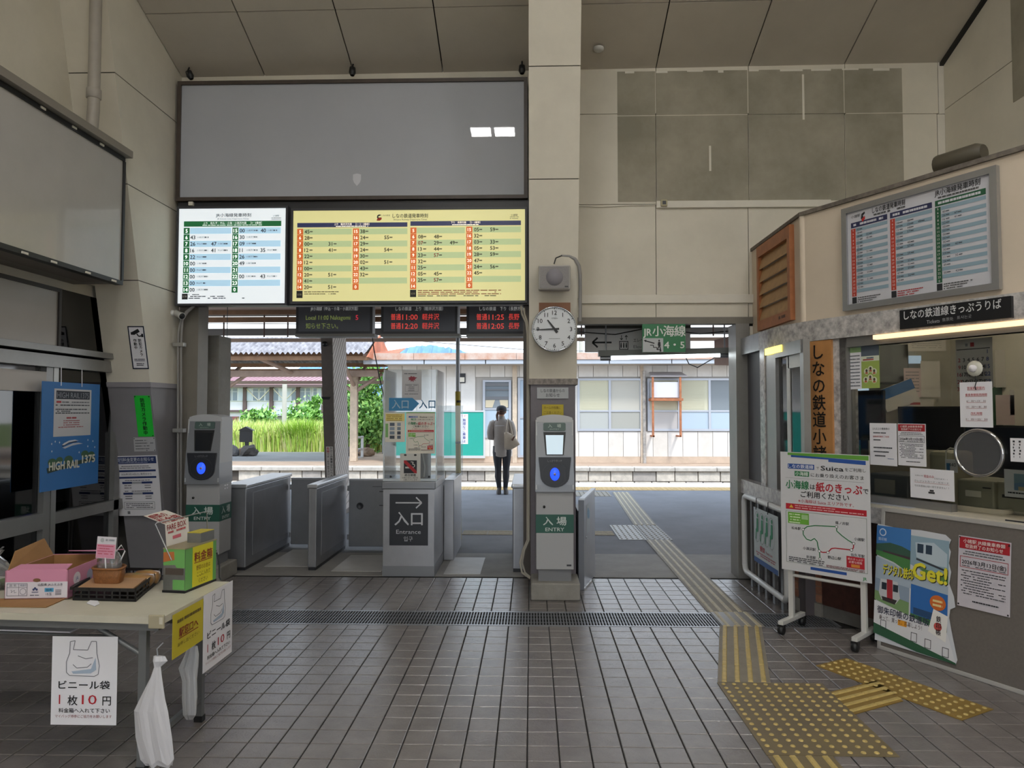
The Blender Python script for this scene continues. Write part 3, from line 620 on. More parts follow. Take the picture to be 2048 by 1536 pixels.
# ================================================================== card reader posts
def reader(x0, x1, Y, lab, base_side, screen, side_text, us):
    """x0..x1 width at the front Y; heights read once from the pillar post."""
    z = lambda v: atY(1110, v, 6.2).z
    w = x1 - x0; xc = (x0 + x1) / 2; r = empty('card_reader', (xc, Y, 0), lab, 'card reader', 'card reader posts at the gates')
    zb, zf, z1, zg0, zg1, z2, zt = .145, .245, .245, z(1066), z(1029), z(983), z(833); D = .27
    b = MB(); b.box(x0 - .045, x1 + .05 + base_side, Y - .07, Y + D + .05, 0, zb, CONC, .012); b.build('concrete_base', None, r)
    b = MB(); b.box(x0 + .02, x1 - .02, Y + .02, Y + D - .02, zb, zf, mat('reader_foot', '#77787c', .5)); b.build('foot', None, r)
    b = MB(); b.box(x0, x1, Y, Y + D, zf, z2, mat('reader_body', '#a7a8aa', .45), .006); bd = b.build('body', None, r)
    GB = mat('green_band', '#215447', .45)
    b = MB(); b.box(x0 - .0015, x1 + .0015, Y - .0015, Y + D + .0015, zg0, zg1, GB); bd2 = b.build('green_band', None, r)
    pl = Plane((x0, Y - .0015, zg1), (1, 0, 0), (0, 0, -1), w, zg1 - zg0); p = Print(pl, (0, 0, 100, 50))
    p.text('入 場', 50, 18, 22, '#c9d2cf', w=62, bold=.02); p.text('ENTRY', 50, 40, 10, '#c9d2cf', w=50, bold=.012); p.build(bd2, 'lettering')
    if side_text:
        pl = Plane((x1 + .0015, Y, zg1), (0, 1, 0), (0, 0, -1), D, zg1 - zg0); p = Print(pl, (0, 0, 100, 50)); p.text('入 場', 50, 18, 22, '#c9d2cf', w=70, bold=.02); p.text('ENTRY', 50, 40, 10, '#c9d2cf', w=60, bold=.012); p.build(bd2, 'lettering')
    b = MB(); b.lathe([(.011, 0), (.011, -.008), (0, -.009)], (x0 + .07, Y, z2 - .13), (0, 1, 0), 12, BLACK, caps=False); b.build('lock', None, bd)
    b = MB(); b.box(x1 - .06, x1 - .02, Y - .002, Y, zf + .03, zf + .045, DARK); b.build('type_plate', None, bd)
    # head: tapering shell with an arched top
    SH = mat('reader_shell', '#8b8e93', .35, .35); SH2 = mat('reader_shell_pale', '#b9bbbe', .4)
    hd = MB(); rings = []
    for zz, yy, ww, dd in ((z2, Y - .03, w + .012, D + .03), (z2 + .06, Y - .03, w + .012, D + .03), (z2 + .30, Y - .018, w - .002, D + .018), (zt - .06, Y + .03, w - .014, D - .03), (zt - .01, Y + .04, w - .018, D - .04)):
        rings.append([(xc - ww / 2, yy, zz), (xc + ww / 2, yy, zz), (xc + ww / 2, yy + dd, zz), (xc - ww / 2, yy + dd, zz)])
    hd.loft(rings, SH, smooth=False); head = hd.build('head', None, r)
    cap = MB(); n = 9; prof = [(xc - w / 2 + .005 + (w - .01) * i / n, zt - .012 + .028 * math.sin(math.pi * i / n) ** .7) for i in range(n + 1)]
    pf = [(x, Y + .03, zz) for x, zz in prof] + [(xc + w / 2 - .005, Y + .03, zt - .05), (xc - w / 2 + .005, Y + .03, zt - .05)]
    cap.prism(pf[::-1], (0, D - .03, 0), SH2); cap.build('top_cap', None, r)
    for s in (-1, 1):
        b = MB(); xs = xc + s * (w / 2 - .004); b.hexa([(xs - .006, Y - .034, z2 + .02), (xs + .006, Y - .034, z2 + .02), (xs + .006, Y + D, z2 + .02), (xs - .006, Y + D, z2 + .02), (xs - .006, Y + .026, zt - .03), (xs + .006, Y + .026, zt - .03), (xs + .006, Y + D, zt - .03), (xs - .006, Y + D, zt - .03)], SH2); b.build('side_rail', None, r)
    # sloping front plane of the head
    y_at = lambda zz: (Y - .018) + (zz - (z2 + .3)) / ((zt - .06) - (z2 + .3)) * .048
    fp = Plane((xc - w / 2, y_at(zt - .05) - .002, zt - .05), (1, 0, 0), (0, (y_at(z2 + .3) - y_at(zt - .05)), (z2 + .3) - (zt - .05)), w, math.hypot(y_at(z2 + .3) - y_at(zt - .05), zt - .35 - z2))
    H = zt - .05 - z2 - .1
    def slab(nm, pts, th, m, par=r):
        b = MB(); b.prism([fp.p(a * w, c * fp.h, 0) for a, c in pts], fp.n * th, m); return b.build(nm, None, par)
    rr = lambda a0, c0, a1, c1, k=.03: [(a0 + k, c0), (a1 - k, c0), (a1, c0 + k * .8), (a1, c1 - k * .8), (a1 - k, c1), (a0 + k, c1), (a0, c1 - k * .8), (a0, c0 + k * .8)]
    o = slab('name_plate', rr(.2, .02, .8, .25), .006, mat('plate_green', '#4d625d', .4)); p = Print(Plane(fp.p(.2 * w, .02 * fp.h, .006), fp.ex, fp.ey, .6 * w, .23 * fp.h), (0, 0, 100, 50)); p.text('入　場', 50, 20, 22, '#b9c6c0', w=58, bold=.01); p.text('ENTRY', 50, 41, 8, '#9fb0a8', w=42); p.build(o, 'lettering')
    slab('screen_bezel', [(.2, .29), (.8, .29), (.74, .96), (.26, .96)], .005, BLACK)
    o = slab('screen', [(.26, .38), (.74, .38), (.71, .94), (.29, .94)], .008, screen)
    # round touch panel
    th = .27; tp = Plane((xc - w / 2, Y - .038, z2 + .30), (1, 0, 0), (0, 0, -1), w, th)
    pts = [(.07, .02), (.93, .02), (.93, .1), (.89, .5)] + [(.5 + .385 * math.cos(math.pi * k / 12), .6 + .37 * math.sin(math.pi * k / 12)) for k in range(13)] + [(.11, .5), (.07, .1)]
    b = MB(); b.prism([tp.p(a * w, c * th, -.04) for a, c in pts], tp.n * .045, mat('touch_panel', '#26282d', .35)); tpn = b.build('touch_panel', None, r)
    fr = Plane(tp.p(0, 0, .0055), tp.ex, tp.ey, w, th); p = Print(fr, (0, 0, 100, 84)); p.text('しっかりタッチ', 50, 11, 6, '#8f9298', w=38); p.ring(50, 46, 33, 31, .9, '#44474d'); p.build(tpn, 'lettering')
    bc = tp.p(w * .5, th * .55, .004)
    b = MB(); b.lathe([(.04, 0), (.04, -.006), (.0, -.007)], bc, (0, 1, 0), 24, lit('#1c3cff', 1.6), caps=False, sy=1.36); b.build('blue_light', None, tpn)
    b = MB(); b.lathe([(.013, -.006), (.013, -.009), (0, -.0095)], bc, (0, 1, 0), 16, mat('light_core', '#a9a4b4', .4), caps=False); b.build('light_core', None, tpn)
    # rear housing
    b = MB(); b.box(xc - .1, xc + .1, Y + D, Y + D + .07, z2 + .12, zt - .1, SH2, .02); b.build('rear_housing', None, r)
    if side_text:
        b = MB()
        for a in range(3):
            for c in range(2): b.box(x1, x1 + .003, Y + .1 + c * .05, Y + .13 + c * .05, z2 + .0 - a * .03, z2 + .012 - a * .03, PAPER)
        b.build('side_marks', None, r)
    return r
xa, xb = atY(1072, 1000, 6.2).x, atY(1147, 1000, 6.2).x
reader(xa, xb, 6.2, 'grey card reader post with a lit pale screen in front of the clock pillar', 0, lit('#b9cbd6', .45), False, None)
xa2 = atY(372, 1000, 6.75).x; reader(xa2, xa2 + (xb - xa), 6.75, 'grey card reader post with a black screen beside the door-side rib', .0, mat('screen_off', '#1b1e22', .2), True, None)

# ================================================================== gate cabinets, flaps and booth
def cabinet(nm, x0, x1, y0, y1, z, lab, rail=True):
    r = empty(nm, ((x0 + x1) / 2, (y0 + y1) / 2, 0), lab, 'gate cabinet', 'steel gate cabinets')
    b = MB(); b.box(x0, x1, y0, y1, .03, z - .04, STEELD, .008); b.build('body', None, r)
    b = MB(); b.box(x0 - .012, x1 + .012, y0 - .012, y1 + .012, z - .04, z, mat('cabinet_top', '#b9bcc0', .3, .6), .01); b.build('top_rail', None, r)
    b = MB(); b.box(x1, x1 + .004, y0 + .18, y1 - .12, .12, z - .1, STEEL); b.build('side_panel', None, r)
    b = MB(); b.box(x0 + .006, x1 - .006, y0 + .01, y1 - .01, 0, .03, DARK); b.build('plinth', None, r)
    b = MB(); b.box(x0 + .015, x0 + .022, y0 - .004, y0, .06, z - .05, STEEL); b.build('edge_strip', None, r)
    return r
cabinet('gate_cabinet', -3.1, -2.868, 7.2, 8.55, .86, 'steel gate cabinet beside the black-screened card reader')
cabinet('gate_cabinet', -2.245, -2.16, 7.22, 8.4, .86, 'narrow steel gate cabinet between two closed flaps')
cabinet('gate_cabinet', -.185, -.04, 7.2, 8.4, .87, 'steel gate cabinet tucked behind the clock pillar')
def flap(x0, x1, Y, lab, deco):
    r = empty('gate_flap', ((x0 + x1) / 2, Y, 0), lab, 'gate flap', 'closed steel gate flaps')
    b = MB(); b.box(x0, x1, Y - .02, Y + .02, .03, .8, mat('flap_steel', '#85878c', .4, .5, noise=(3, .1)), .006); b.build('panel', None, r)
    b = MB(); b.box(x0, x1, Y - .025, Y + .025, .79, .81, STEEL); b.build('top_edge', None, r)
    FD = mat('flap_detail', '#4c4e52', .4, .6)
    if deco == 0:
        b = MB(); xx = x0 + (x1 - x0) * .66; b.box(xx - .075, xx + .075, Y - .03, Y - .02, .42, .72, FD, .008); b.box(xx - .06, xx + .06, Y - .034, Y - .03, .44, .7, mat('flap_steel', '')); b.build('recessed_handle', None, r)
    else:
        b = MB(); xx = x0 + (x1 - x0) * .2; b.lathe([(.04, 0), (.04, -.006), (.032, -.006), (.03, -.002), (0, -.002)], (xx, Y - .02, .5), (0, 1, 0), 20, FD, caps=False); b.build('round_lock', None, r)
        for zz in (.5, .66): b = MB(); b.box(x1 - .3, x1 - .15, Y - .026, Y - .02, zz, zz + .012, FD); b.build('slot', None, r)
        b = MB(); b.box(x1 - .38, x1 - .12, Y - .024, Y - .02, .72, .726, FD); b.build('slot', None, r)
    for zz in (.14, .7): b = MB(); b.tube([(x0 - .01, Y, zz - .03), (x0 - .01, Y, zz + .03)], .014, 8, STEELD); b.build('hinge', None, r)
flap(-2.866 + .03, -2.26, 8.48, 'closed steel flap with a recessed handle between the gate cabinets', 0)
flap(-2.146 + .03, -1.46, 8.36, 'closed steel flap with a round lock next to the entrance booth', 1)
# entrance booth
bx0, bx1, by = -1.438, -.94, 6.99
r = empty('entrance_booth', ((bx0 + bx1) / 2, by + .4, 0), 'steel gate booth with a black entrance sign on its front', 'gate booth')
b = MB(); b.box(bx0, bx1, by, by + .75, .1, .84, STEEL); b.build('body', None, r)
b = MB(); b.box(bx0 - .004, bx1 + .004, by - .004, by + .754, 0, .1, mat('booth_plinth', '#83858a', .4, .5)); b.build('plinth', None, r)
b = MB(); b.box(bx0 - .015, bx1 + .015, by - .015, by + .76, .84, .915, mat('booth_rim', '#84868a', .35, .8), .008); b.build('top_rim', None, r)
b = MB(); b.box(bx1, bx1 + .11, by + .76, by + 1.6, 0, .86, STEEL, .006); b.build('rear_cabinet', None, r)
b = MB(); b.box(bx0 + .05, bx1, by + .8, by + 1.5, 0, .8, STEELD, .006); b.build('inner_cabinet', None, r)
pl = planeY(779, 988, 856, 1091, by - .004); b = MB(); b.prism([pl.p(0, 0), pl.p(pl.w, 0), pl.p(pl.w, pl.h), pl.p(0, pl.h)], (0, .004, 0), mat('sign_black', '#24272e', .4)); sg = b.build('sign_plate', None, r)
p = Print(pl, (1335, 812, 1655, 1222)); WH = '#c4c6cb'
p.line([(1385, 882), (1598, 882)], 11, WH); p.line([(1555, 838), (1602, 882), (1555, 924)], 11, WH, 1); p.text('入口', 1494, 1010, 104, WH, w=232, bold=.018); p.text('Entrance', 1494, 1112, 34, WH, w=204); p.text('입구', 1492, 1170, 38, WH, w=74); p.build(sg, 'lettering')
# acrylic screen on the booth
ay = by + .03; ax0, ax1 = atY(768, 860, ay).x, atY(873, 860, ay).x; az1 = atY(820, 739, ay).z
r = empty('acrylic_screen', ((ax0 + ax1) / 2, ay, .915), 'tall clear acrylic screen standing on the entrance booth', 'screen')
for nm, q in (('front_pane', (ax0, ax1, ay, ay + .006)), ('side_pane', (ax1 - .006, ax1, ay + .01, ay + .62)), ('side_pane', (ax0, ax0 + .006, ay + .01, ay + .62)), ('rear_pane', (ax1 - .006, ax1 + .2, ay + .63, ay + .636))):
    b = MB(); b.box(q[0], q[1], q[2], q[3], .917, az1 - (.35 if nm == 'rear_pane' else 0), HGLASS); b.build(nm, None, r)
EDG = mat('acrylic_edge', '#c9d2d6', .2)
for x in (ax0, ax1): b = MB(); b.box(x - .006, x + .006, ay - .002, ay + .01, .917, az1, EDG); b.build('edge_strip', None, r)
b = MB(); b.box(ax0, ax1, ay - .004, ay + .008, .917, .94, EDG); b.build('foot_strip', None, r)
for x in (ax0 + .07, ax1 - .07): b = MB(); b.lathe([(.01, 0), (.01, -.008), (0, -.008)], (x, ay - .004, .96), (0, 1, 0), 10, DARK, caps=False); b.build('bolt', None, r)
b = MB(); b.box(bx0 + .2, bx0 + .42, ay + .1, ay + .3, .915, 1.18, mat('booth_device', '#8c8f94', .4), .01); b.tube([(bx0 + .33, ay + .09, 1.3), (bx0 + .36, ay + .07, 1.22), (bx0 + .39, ay + .07, 1.05), (bx0 + .38, ay + .09, .95)], .008, 6, WHITE); b.build('ticket_machine', None, label='grey device standing inside the acrylic screen', cat='machine')
# posters on the acrylic
Yp = ay - .004
pl = planeY(804, 740, 843, 800, Yp); o = notice('paper_notice', pl, mat('grey_paper', '#b9b9bc', .7), 'grey bear warning notice at the top of the acrylic screen'); p = Print(pl, (0, 0, 100, 150)); p.scrawl(12, 76, 18, 4, '#55565c', gaps=.1)
p.poly([(30, 40), (44, 34), (46, 28), (52, 34), (62, 32), (66, 36), (78, 38), (66, 46), (70, 54), (60, 50), (58, 62), (52, 52), (46, 60), (44, 50), (32, 52), (38, 44)], '#8a3040', 1); p.frame(16, 70, 84, 108, 1.2, '#77787c')
for k in range(4): p.scrawl(20 + 12 * (k > 0), 80 - 16 * (k > 0), 76 + k * 9, 3, '#55565c', gaps=.1)
p.scrawl(14, 84, 120, 3, '#66676c', gaps=.1); p.build(o)
pl = planeY(778, 795, 871, 822, Yp - .004); r = empty('entrance_arrow', (pl.p(pl.w / 2, pl.h)), 'blue entrance arrow sticker on the acrylic screen', 'sticker')
p = Print(pl, (105, 380, 640, 548), base=0); SB = mat('sticker_blue', '#2f7fb0', .5)
b = MB(); b.prism([p.q(x, y) for x, y in ((105, 385), (375, 385), (452, 455), (375, 545), (105, 545))], (0, .001, 0), SB); ob = b.build('arrow', None, r)
p = Print(pl, (105, 380, 640, 548)); p.text('入口', 235, 465, 105, '#9fb9c9', w=190, bold=.02); p.text('入口', 545, 465, 105, '#2a6a94', w=185, bold=.02); p.build(r, 'lettering')
pl = planeY(770, 825, 810, 884, Yp); o = notice('paper_notice', pl, PAPERW, 'photo notice with a yellow heading on the acrylic screen'); p = Print(pl, (60, 560, 310, 905))
p.rect(68, 575, 300, 660, '#e3d27a', 0); [p.scrawl(80, 270, 590 + k * 20, 8, '#8a6a2c', gaps=.12, seed=k) for k in range(4)]
p.rect(66, 690, 100, 850, '#7fb26a', 0)
for i, y in enumerate((700, 750, 800, 850)):
    for x, w in ((150, 60), (235, 44)): p.rect(x - w / 2, y - 20, x + w / 2, y + 18, ('#5a6472', '#8c99a8', '#7a8894', '#434a54')[(i + (x > 200)) % 4], 0)
p.build(o)
def koumi_poster(p, full=True):
    """the line notice: drawn in a 0..1000 x 0..1430 box."""
    p.poly([(90, 8), (990, 8), (990, 60), (90, 36)], '#5f9a3a', 0) if full else p.rect(0, 0, 1000, 40, '#7fa86a', 0)
    if full: p.poly([(130, 34), (960, 66), (960, 112), (560, 98), (560, 70), (130, 60)], '#24509a', 0)
    p.rect(90, 140, 400, 200, '#24509a', 0); p.text('しなの鉄道線', 245, 170, 44, '#e6e8f0', w=290, layer=2, bold=.012); p.text('で', 440, 176, 30, INK); p.text('Suica', 600, 172, 54, INK, w=250, bold=.02); p.text('をご利用し', 850, 176, 40, INK, w=220)
    p.rect(170, 226, 340, 286, '#2c7a4c', 0); p.text('小海線', 255, 256, 46, '#e6f0e8', w=150, bold=.012); p.text('にお乗り換えのお客さま', 650, 262, 44, INK, w=580); p.line([(60, 312), (940, 312)], 3, '#9a9a9a')
    p.text('小海線', 200, 392, 96, '#2c7a4c', w=270, bold=.03); p.text('は', 378, 404, 60, INK, bold=.02); p.text('紙のきっぷ', 668, 400, 104, RED, w=500, bold=.03); p.text('で', 956, 408, 60, INK, bold=.02)
    p.text('ご利用ください', 510, 500, 70, INK, w=540, bold=.02); p.text('※小海線は Suica エリア外です。', 520, 580, 40, RED, w=620)
    p.rect(60, 622, 960, 690, RED, 0); p.scrawl(170, 660, 642, 12, '#d9a0a0', gaps=.08); p.scrawl(170, 930, 668, 12, '#d9a0a0', gaps=.08); p.poly([(100, 672), (126, 632), (152, 672)], '#e0b040', 1)
    p.frame(60, 712, 960, 1330, 3, '#4a6a50'); p.rect(84, 726, 330, 860, '#6fae3e', 0); [p.scrawl(100, 230, 750 + 32 * k, 14, '#d5e8c0', gaps=.1) for k in range(4)]; p.rect(245, 745, 320, 800, '#a5c98e', 1)
    g = '#2f7d4e'; p.line([(262, 920), (310, 880), (400, 856), (560, 846), (640, 842)], 11, g); p.line([(640, 842), (640, 890), (700, 940), (760, 980), (820, 1010)], 11, g); p.line([(262, 920), (262, 980), (300, 1030), (350, 1040), (390, 1010), (420, 1040), (430, 1100), (445, 1150), (450, 1240)], 11, g)
    p.line([(820, 1010), (816, 1060), (796, 1086), (620, 1090), (580, 1100), (540, 1150), (480, 1160), (445, 1150)], 12, RED)
    for x, y in ((262, 920), (640, 842), (820, 1010), (796, 1086), (540, 1152), (445, 1150), (450, 1240)): p.disc(x, y, 17, 17, '#3c4a40', 2, 14); p.disc(x, y, 12, 12, '#e8e8ea', 3, 14)
    for s, x, y in (('篠ノ井駅', 700, 795), ('松本駅', 180, 915), ('小諸駅', 880, 955), ('佐久平駅', 860, 1140), ('野辺山駅', 610, 1205), ('小淵沢駅', 330, 1140), ('新宿駅', 350, 1238)): p.text(s, x, y, 34, '#2e2e34', bold=.008)
    p.rect(740, 1160, 930, 1290, RED, 0); p.text('紙のきっぷが', 835, 1188, 26, '#f0d8d8', w=160); p.text('必要な経路', 835, 1222, 26, '#f0d8d8', w=140); p.rect(790, 1246, 880, 1280, '#d98a3a', 1)
    for k in range(3): p.scrawl(90, 500, 1268 + k * 22, 11, '#4a4a50', gaps=.1, seed=k); p.scrawl(520, 930, 1300 + k * 10, 6, '#7a4a50', gaps=.1, seed=k + 4)
    if full: p.rect(340, 1350, 740, 1384, '#24509a', 0); p.text('JR', 930, 1390, 34, '#2f8a4e', bold=.03)
pl = planeY(812, 824, 870, 907, Yp); o = notice('line_poster', pl, PAPERW, 'small cream line map poster on the acrylic screen', 'poster'); p = Print(pl, (0, 0, 1000, 1430)); koumi_poster(p, False); p.build(o)
pl = planeY(800, 907, 841, 968, Yp - .003); o = notice('no_smoking_sign', pl, mat('sign_ivory', '#c9c8c2', .5), 'ivory no smoking sign at the foot of the acrylic screen', 'sign', .004); p = Print(pl, (238, 1048, 480, 1405))
p.rect(283, 1128, 437, 1280, '#24262c', 0); p.rect(300, 1203, 400, 1222, '#c9c8c2', 1); p.line([(365, 1145), (395, 1150), (385, 1172), (412, 1180), (408, 1205)], 9, '#c9c8c2', 1); p.poly([(283, 1128), (310, 1128), (437, 1255), (437, 1280), (412, 1280), (283, 1155)], '#a8262c', 2)
p.text('終日禁煙', 360, 1302, 26, INK, w=130, bold=.02); p.text('お客さまのご協力を', 360, 1332, 17, INK, w=186); p.text('お願いいたします', 360, 1357, 17, INK, w=160); p.disc(300, 1066, 17, 11, '#2a2a2c'); p.disc(418, 1066, 17, 11, '#2a2a2c'); p.build(o)
# raised yellow bar
r = empty('yellow_pole', (-.9, 8.96, 0), 'yellow pole with black bands hung beside the entrance booth', 'pole')
YEL = mat('pole_yellow', '#a8982a', .5); zt = atY(916, 783, 8.96).z
b = MB(); b.tube([(-.895, 8.96, .01), (-.9, 8.96, .35), (-.915, 8.96, zt)], .033, 12, YEL); b.build('tube', None, r)
b = MB(); b.tube([(-.915, 8.96, zt), (-.915, 8.96, 3.2)], .026, 10, STEELD); b.build('pipe', None, r)
for v in (803, 885, 1004, 1034, 1071):
    zz = atY(917, v, 8.96).z; b = MB(); b.lathe([(.035, -.014), (.035, .014)], (-.9 - .01 * (zz > 1), 8.96, zz), (0, 0, 1), 12, BLACK); b.build('band', None, r)
# steel locker at the other side of the pillar
r = empty('steel_locker', (.5, 6.75, 0), 'low steel locker against the clock pillar', 'locker')
b = MB(); b.hexa([(.455, 6.52, .02), (.475, 6.52, .02), (.615, 7.0, .02), (.595, 7.0, .02), (.455, 6.52, .8), (.475, 6.52, .8), (.615, 7.0, .84), (.595, 7.0, .84)], STEEL); b.build('side_panel', None, r)
b = MB(); b.box(.425, .475, 6.50, 6.53, 0, .8, mat('locker_edge', '#6a6c71', .4, .6)); b.build('front_edge', None, r)
b = MB(); b.box(.42, .455, 6.53, 6.99, .02, .7, DARK); b.build('inner_box', None, r)
b = MB(); b.hexa([(.43, 6.50, .8), (.48, 6.50, .8), (.625, 7.01, .84), (.585, 7.01, .84), (.43, 6.50, .815), (.48, 6.50, .815), (.625, 7.01, .855), (.585, 7.01, .855)], mat('cabinet_top', '')); b.build('top_edge', None, r)
a = atan = math.atan2(.14, .48); ex = Vector((.14, .48, 0)).normalized(); pl = Plane(Vector((.478, 6.53, .74)) + ex * .1, ex, (0, 0, -1), .16, .26); p = Print(pl, (0, 0, 100, 160)); p.rect(0, 0, 100, 160, '#aeb6bc', 0); p.disc(40, 50, 22, 32, '#6f97b8', 1); p.disc(66, 60, 18, 26, '#7fa3c0', 2); p.build(r, 'sticker')
b = MB(); b.tube([Vector((.485, 6.6, .45)) + ex * .02, Vector((.5, 6.6, .45)) + ex * .02], .015, 10, STEELD); b.build('handle', None, r)
# hoses and conduits at the gate posts
HOSE = mat('beige_hose', '#b5afa2', .6)
b = MB()
for k in (0, 1):
    b.tube(pp([(1042 + 6 * k, 612 + 4 * k), (1044 + 5 * k, 628), (1052 + 3 * k, 645), (1055 + 3 * k, 668), (1055 + 3 * k, 800), (1055 + 3 * k, 1080), (1046 + 3 * k, 1100), (1040 + 4 * k, 1125), (1044 + 6 * k, 1145), (1060, 1157 - 3 * k)], 6.62), .009, 8, HOSE)
b.build('cable_conduit', None, label='pair of beige cable conduits down the side of the clock pillar', cat='conduit')
r = empty('cable_conduit', (atY(358, 1000, 6.9).x, 6.9, 0), 'pair of grey cable conduits rising beside the wall camera', 'conduit')
for k in (0, 1):
    b = MB(); b.tube(pp([(386 + 3 * k, 612), (372 + 3 * k, 624), (362 + 3 * k, 640), (357 + 6 * k, 664), (356 + 6 * k, 700), (356 + 6 * k, 1128)], 6.9), .011, 8, PIPE); b.build('pipe', None, r)
for v in (689, 861):
    b = MB(); q = rectY(345, v - 4, 368, v + 4, 6.88); b.box(q[0], q[1], 6.875, 6.93, q[2], q[3], ALU, .004); b.build('clamp', None, r)
# wall camera and its neighbours on the rib
r = empty('security_camera', atX(344, 630, XRIB), 'small white bullet security camera on the rib under the timetable', 'camera')
o = atX(344, 626, XRIB); d = Vector((.8, -.55, -.35)).normalized()
b = MB(); b.lathe([(.028, 0), (.028, .02), (.014, .025), (.014, .05)], o, (1, 0, 0), 14, WHITE); b.build('mount', None, r)
b = MB(); b.lathe([(.02, -.03), (.03, -.02), (.03, .08), (.034, .085), (.034, .1)], o + Vector((.05, 0, -.005)), d, 16, WHITE); b.build('housing', None, r)
b = MB(); b.lathe([(.03, .1), (.028, .103), (0, .104)], o + Vector((.05, 0, -.005)), d, 16, BLACK, caps=False); b.build('lens', None, r)
for u, v, nm in ((376, 141, 'old'), (705, 134, 'middle'), (1044, 130, 'last')):
    c = atY(u, v, 6.86); b = MB(); b.lathe([(.0, 0), (.03, .01), (.034, .06), (.02, .09)], c, (.4, .1, -1) if nm == 'old' else (0, -.1, -1), 10, BLACK, caps=False); b.tube([c, c + Vector((0, .06, .1))], .008, 6, BLACK)
    b.build('ceiling_socket', None, label={'old': 'tilted black lamp socket at the rib end of the ceiling edge', 'middle': 'black lamp socket at the middle of the ceiling edge', 'last': 'black lamp socket at the ceiling edge by the pillar'}[nm], cat='socket')

# ================================================================== ticket office: plan
ANG = math.radians(28.75); E1 = Vector((math.sin(ANG), -math.cos(ANG), 0)); N2 = Vector((-math.cos(ANG), -math.sin(ANG), 0))   # along the counter towards the viewer / out into the hall
K0 = Vector((2.392, 5.091, 0))                 # a point on the counter's front edge
def CL(t, d=0., z=0.): return K0 + E1 * t + N2 * d + Vector((0, 0, z))
UP = Vector((2.15, 5.74, 0)); dU = (UP - K0).dot(N2); tU = (UP - K0).dot(E1)       # upper box face offset
def onC(u, v, d): return onplane(u, v, CL(0, d), N2)
def planeC(tl, tr, bl, d):
    a, b_, c = onC(*tl, d), onC(*tr, d), onC(*bl, d); w = (b_ - a).dot(E1); h = a.z - c.z
    return Plane(a, E1, (0, 0, -1), w, h)
TE = 3.2                                       # the counter runs on past the frame
Z0, Z1 = 2.14, 2.30                            # marble fascia
office = empty('wall_office', (2.6, 5.6, 0), 'cream boxed upper wall over the ticket windows', None, kind='structure')
def cslab(t0, t1, d0, d1, z0, z1, m, mb=None):
    b = mb or MB(); p = lambda t, d, z: CL(t, d, z)
    b.hexa([p(t0, d1, z0), p(t1, d1, z0), p(t1, d0, z0), p(t0, d0, z0), p(t0, d1, z1), p(t1, d1, z1), p(t1, d0, z1), p(t0, d0, z1)][::1], m); return b
ZT = 3.15
OFW = mat('office_cream', '#d5c6b2', .6, noise=(2, .05))
cslab(tU + .02, TE, dU - .15, dU, Z1, ZT, OFW).build('face_panel', None, office)
b = MB(); b.box(2.15, 2.3, 5.72, YW, Z1, ZT, OFW); b.build('end_panel', None, office)
b = MB(); cc = UP + Vector((0, 0, 0)); b.lathe([(.03, Z1), (.03, ZT)], (2.168, 5.735, 0), (0, 0, 1), 16, OFW); b.build('corner_bead', None, office)
CAPM = mat('worn_cap_board', '#6f675e', .7, noise=(20, .4))
cslab(tU, TE, dU - .16, dU + .02, ZT, ZT + .03, CAPM).build('cap_board', None, office)
b = MB(); b.box(2.135, 2.31, 5.72, YW, ZT, ZT + .03, CAPM); b.build('cap_board', None, office)
# office ceiling
b = MB(); b.add([(2.2, YW, 2.9), (2.2, 5.7, 2.9), CL(TE, dU - .1, 2.9), (XR, CL(TE).y, 2.9), (XR, YW, 2.9)], [(4, 3, 2, 1, 0)], mat('office_ceiling', '#b9b6ae', .7)); b.build('ceiling_lining', None, office)
b = MB(); pts = [CL(TE, dU), Vector((XR, CL(TE).y, 0))]; b.hexa([CL(TE, dU - .15), CL(TE, dU), (XR, CL(TE).y - .2, 0), (XR, CL(TE).y, 0), CL(TE, dU - .15, 3.1), CL(TE, dU, 3.1), (XR, CL(TE).y - .2, 3.1), (XR, CL(TE).y, 3.1)], OFW); b.build('end_panel', None, office)
# marble fascia: door-side leg, rounded corner, window leg
dF = dU + .06; FX = 2.03
path = [Vector((FX, YW, 0)), Vector((FX, 6.45, 0))]
cp = UP + Vector((-.1, -.06, 0)); e = CL(tU + .35, dF); 
for k in range(0, 7):
    t = k / 6; a_ = Vector((FX, 6.2, 0)); c_ = e; m_ = Vector((FX, (FX - e.x) / E1.x * E1.y + e.y, 0)); path.append(a_ * (1 - t) ** 2 + m_ * 2 * t * (1 - t) + c_ * t * t)
path.append(CL(TE, dF))
fas = empty('marble_fascia', (2.2, 5.7, Z0), 'long grey marble fascia band above the ticket windows', 'fascia')
def band(path, i0, i1, z0, z1, th, m, nm, par):
    b = MB(); P_ = path[i0:i1 + 1]; n = []
    for i, q in enumerate(P_):
        d = (P_[min(i + 1, len(P_) - 1)] - P_[max(i - 1, 0)]).normalized(); n.append(Vector((-d.y, d.x, 0)))
    out = [q for q in P_]; inn = [q + k_ * th for q, k_ in zip(P_, n)]
    rings = [[o + Vector((0, 0, z0)), i_ + Vector((0, 0, z0)), i_ + Vector((0, 0, z1)), o + Vector((0, 0, z1))] for o, i_ in zip(out, inn)]
    b.loft(rings, m, smooth=False); return b.build(nm, None, par)
o = band(path, 0, 1, Z0, Z1, .16, mat('metal_fascia', '#9a9b9e', .35, .4, noise=(14, .12)), 'metal_end', fas); band(path, 1, len(path) - 1, Z0, Z1, .16, MARBLE, 'marble_band', fas)
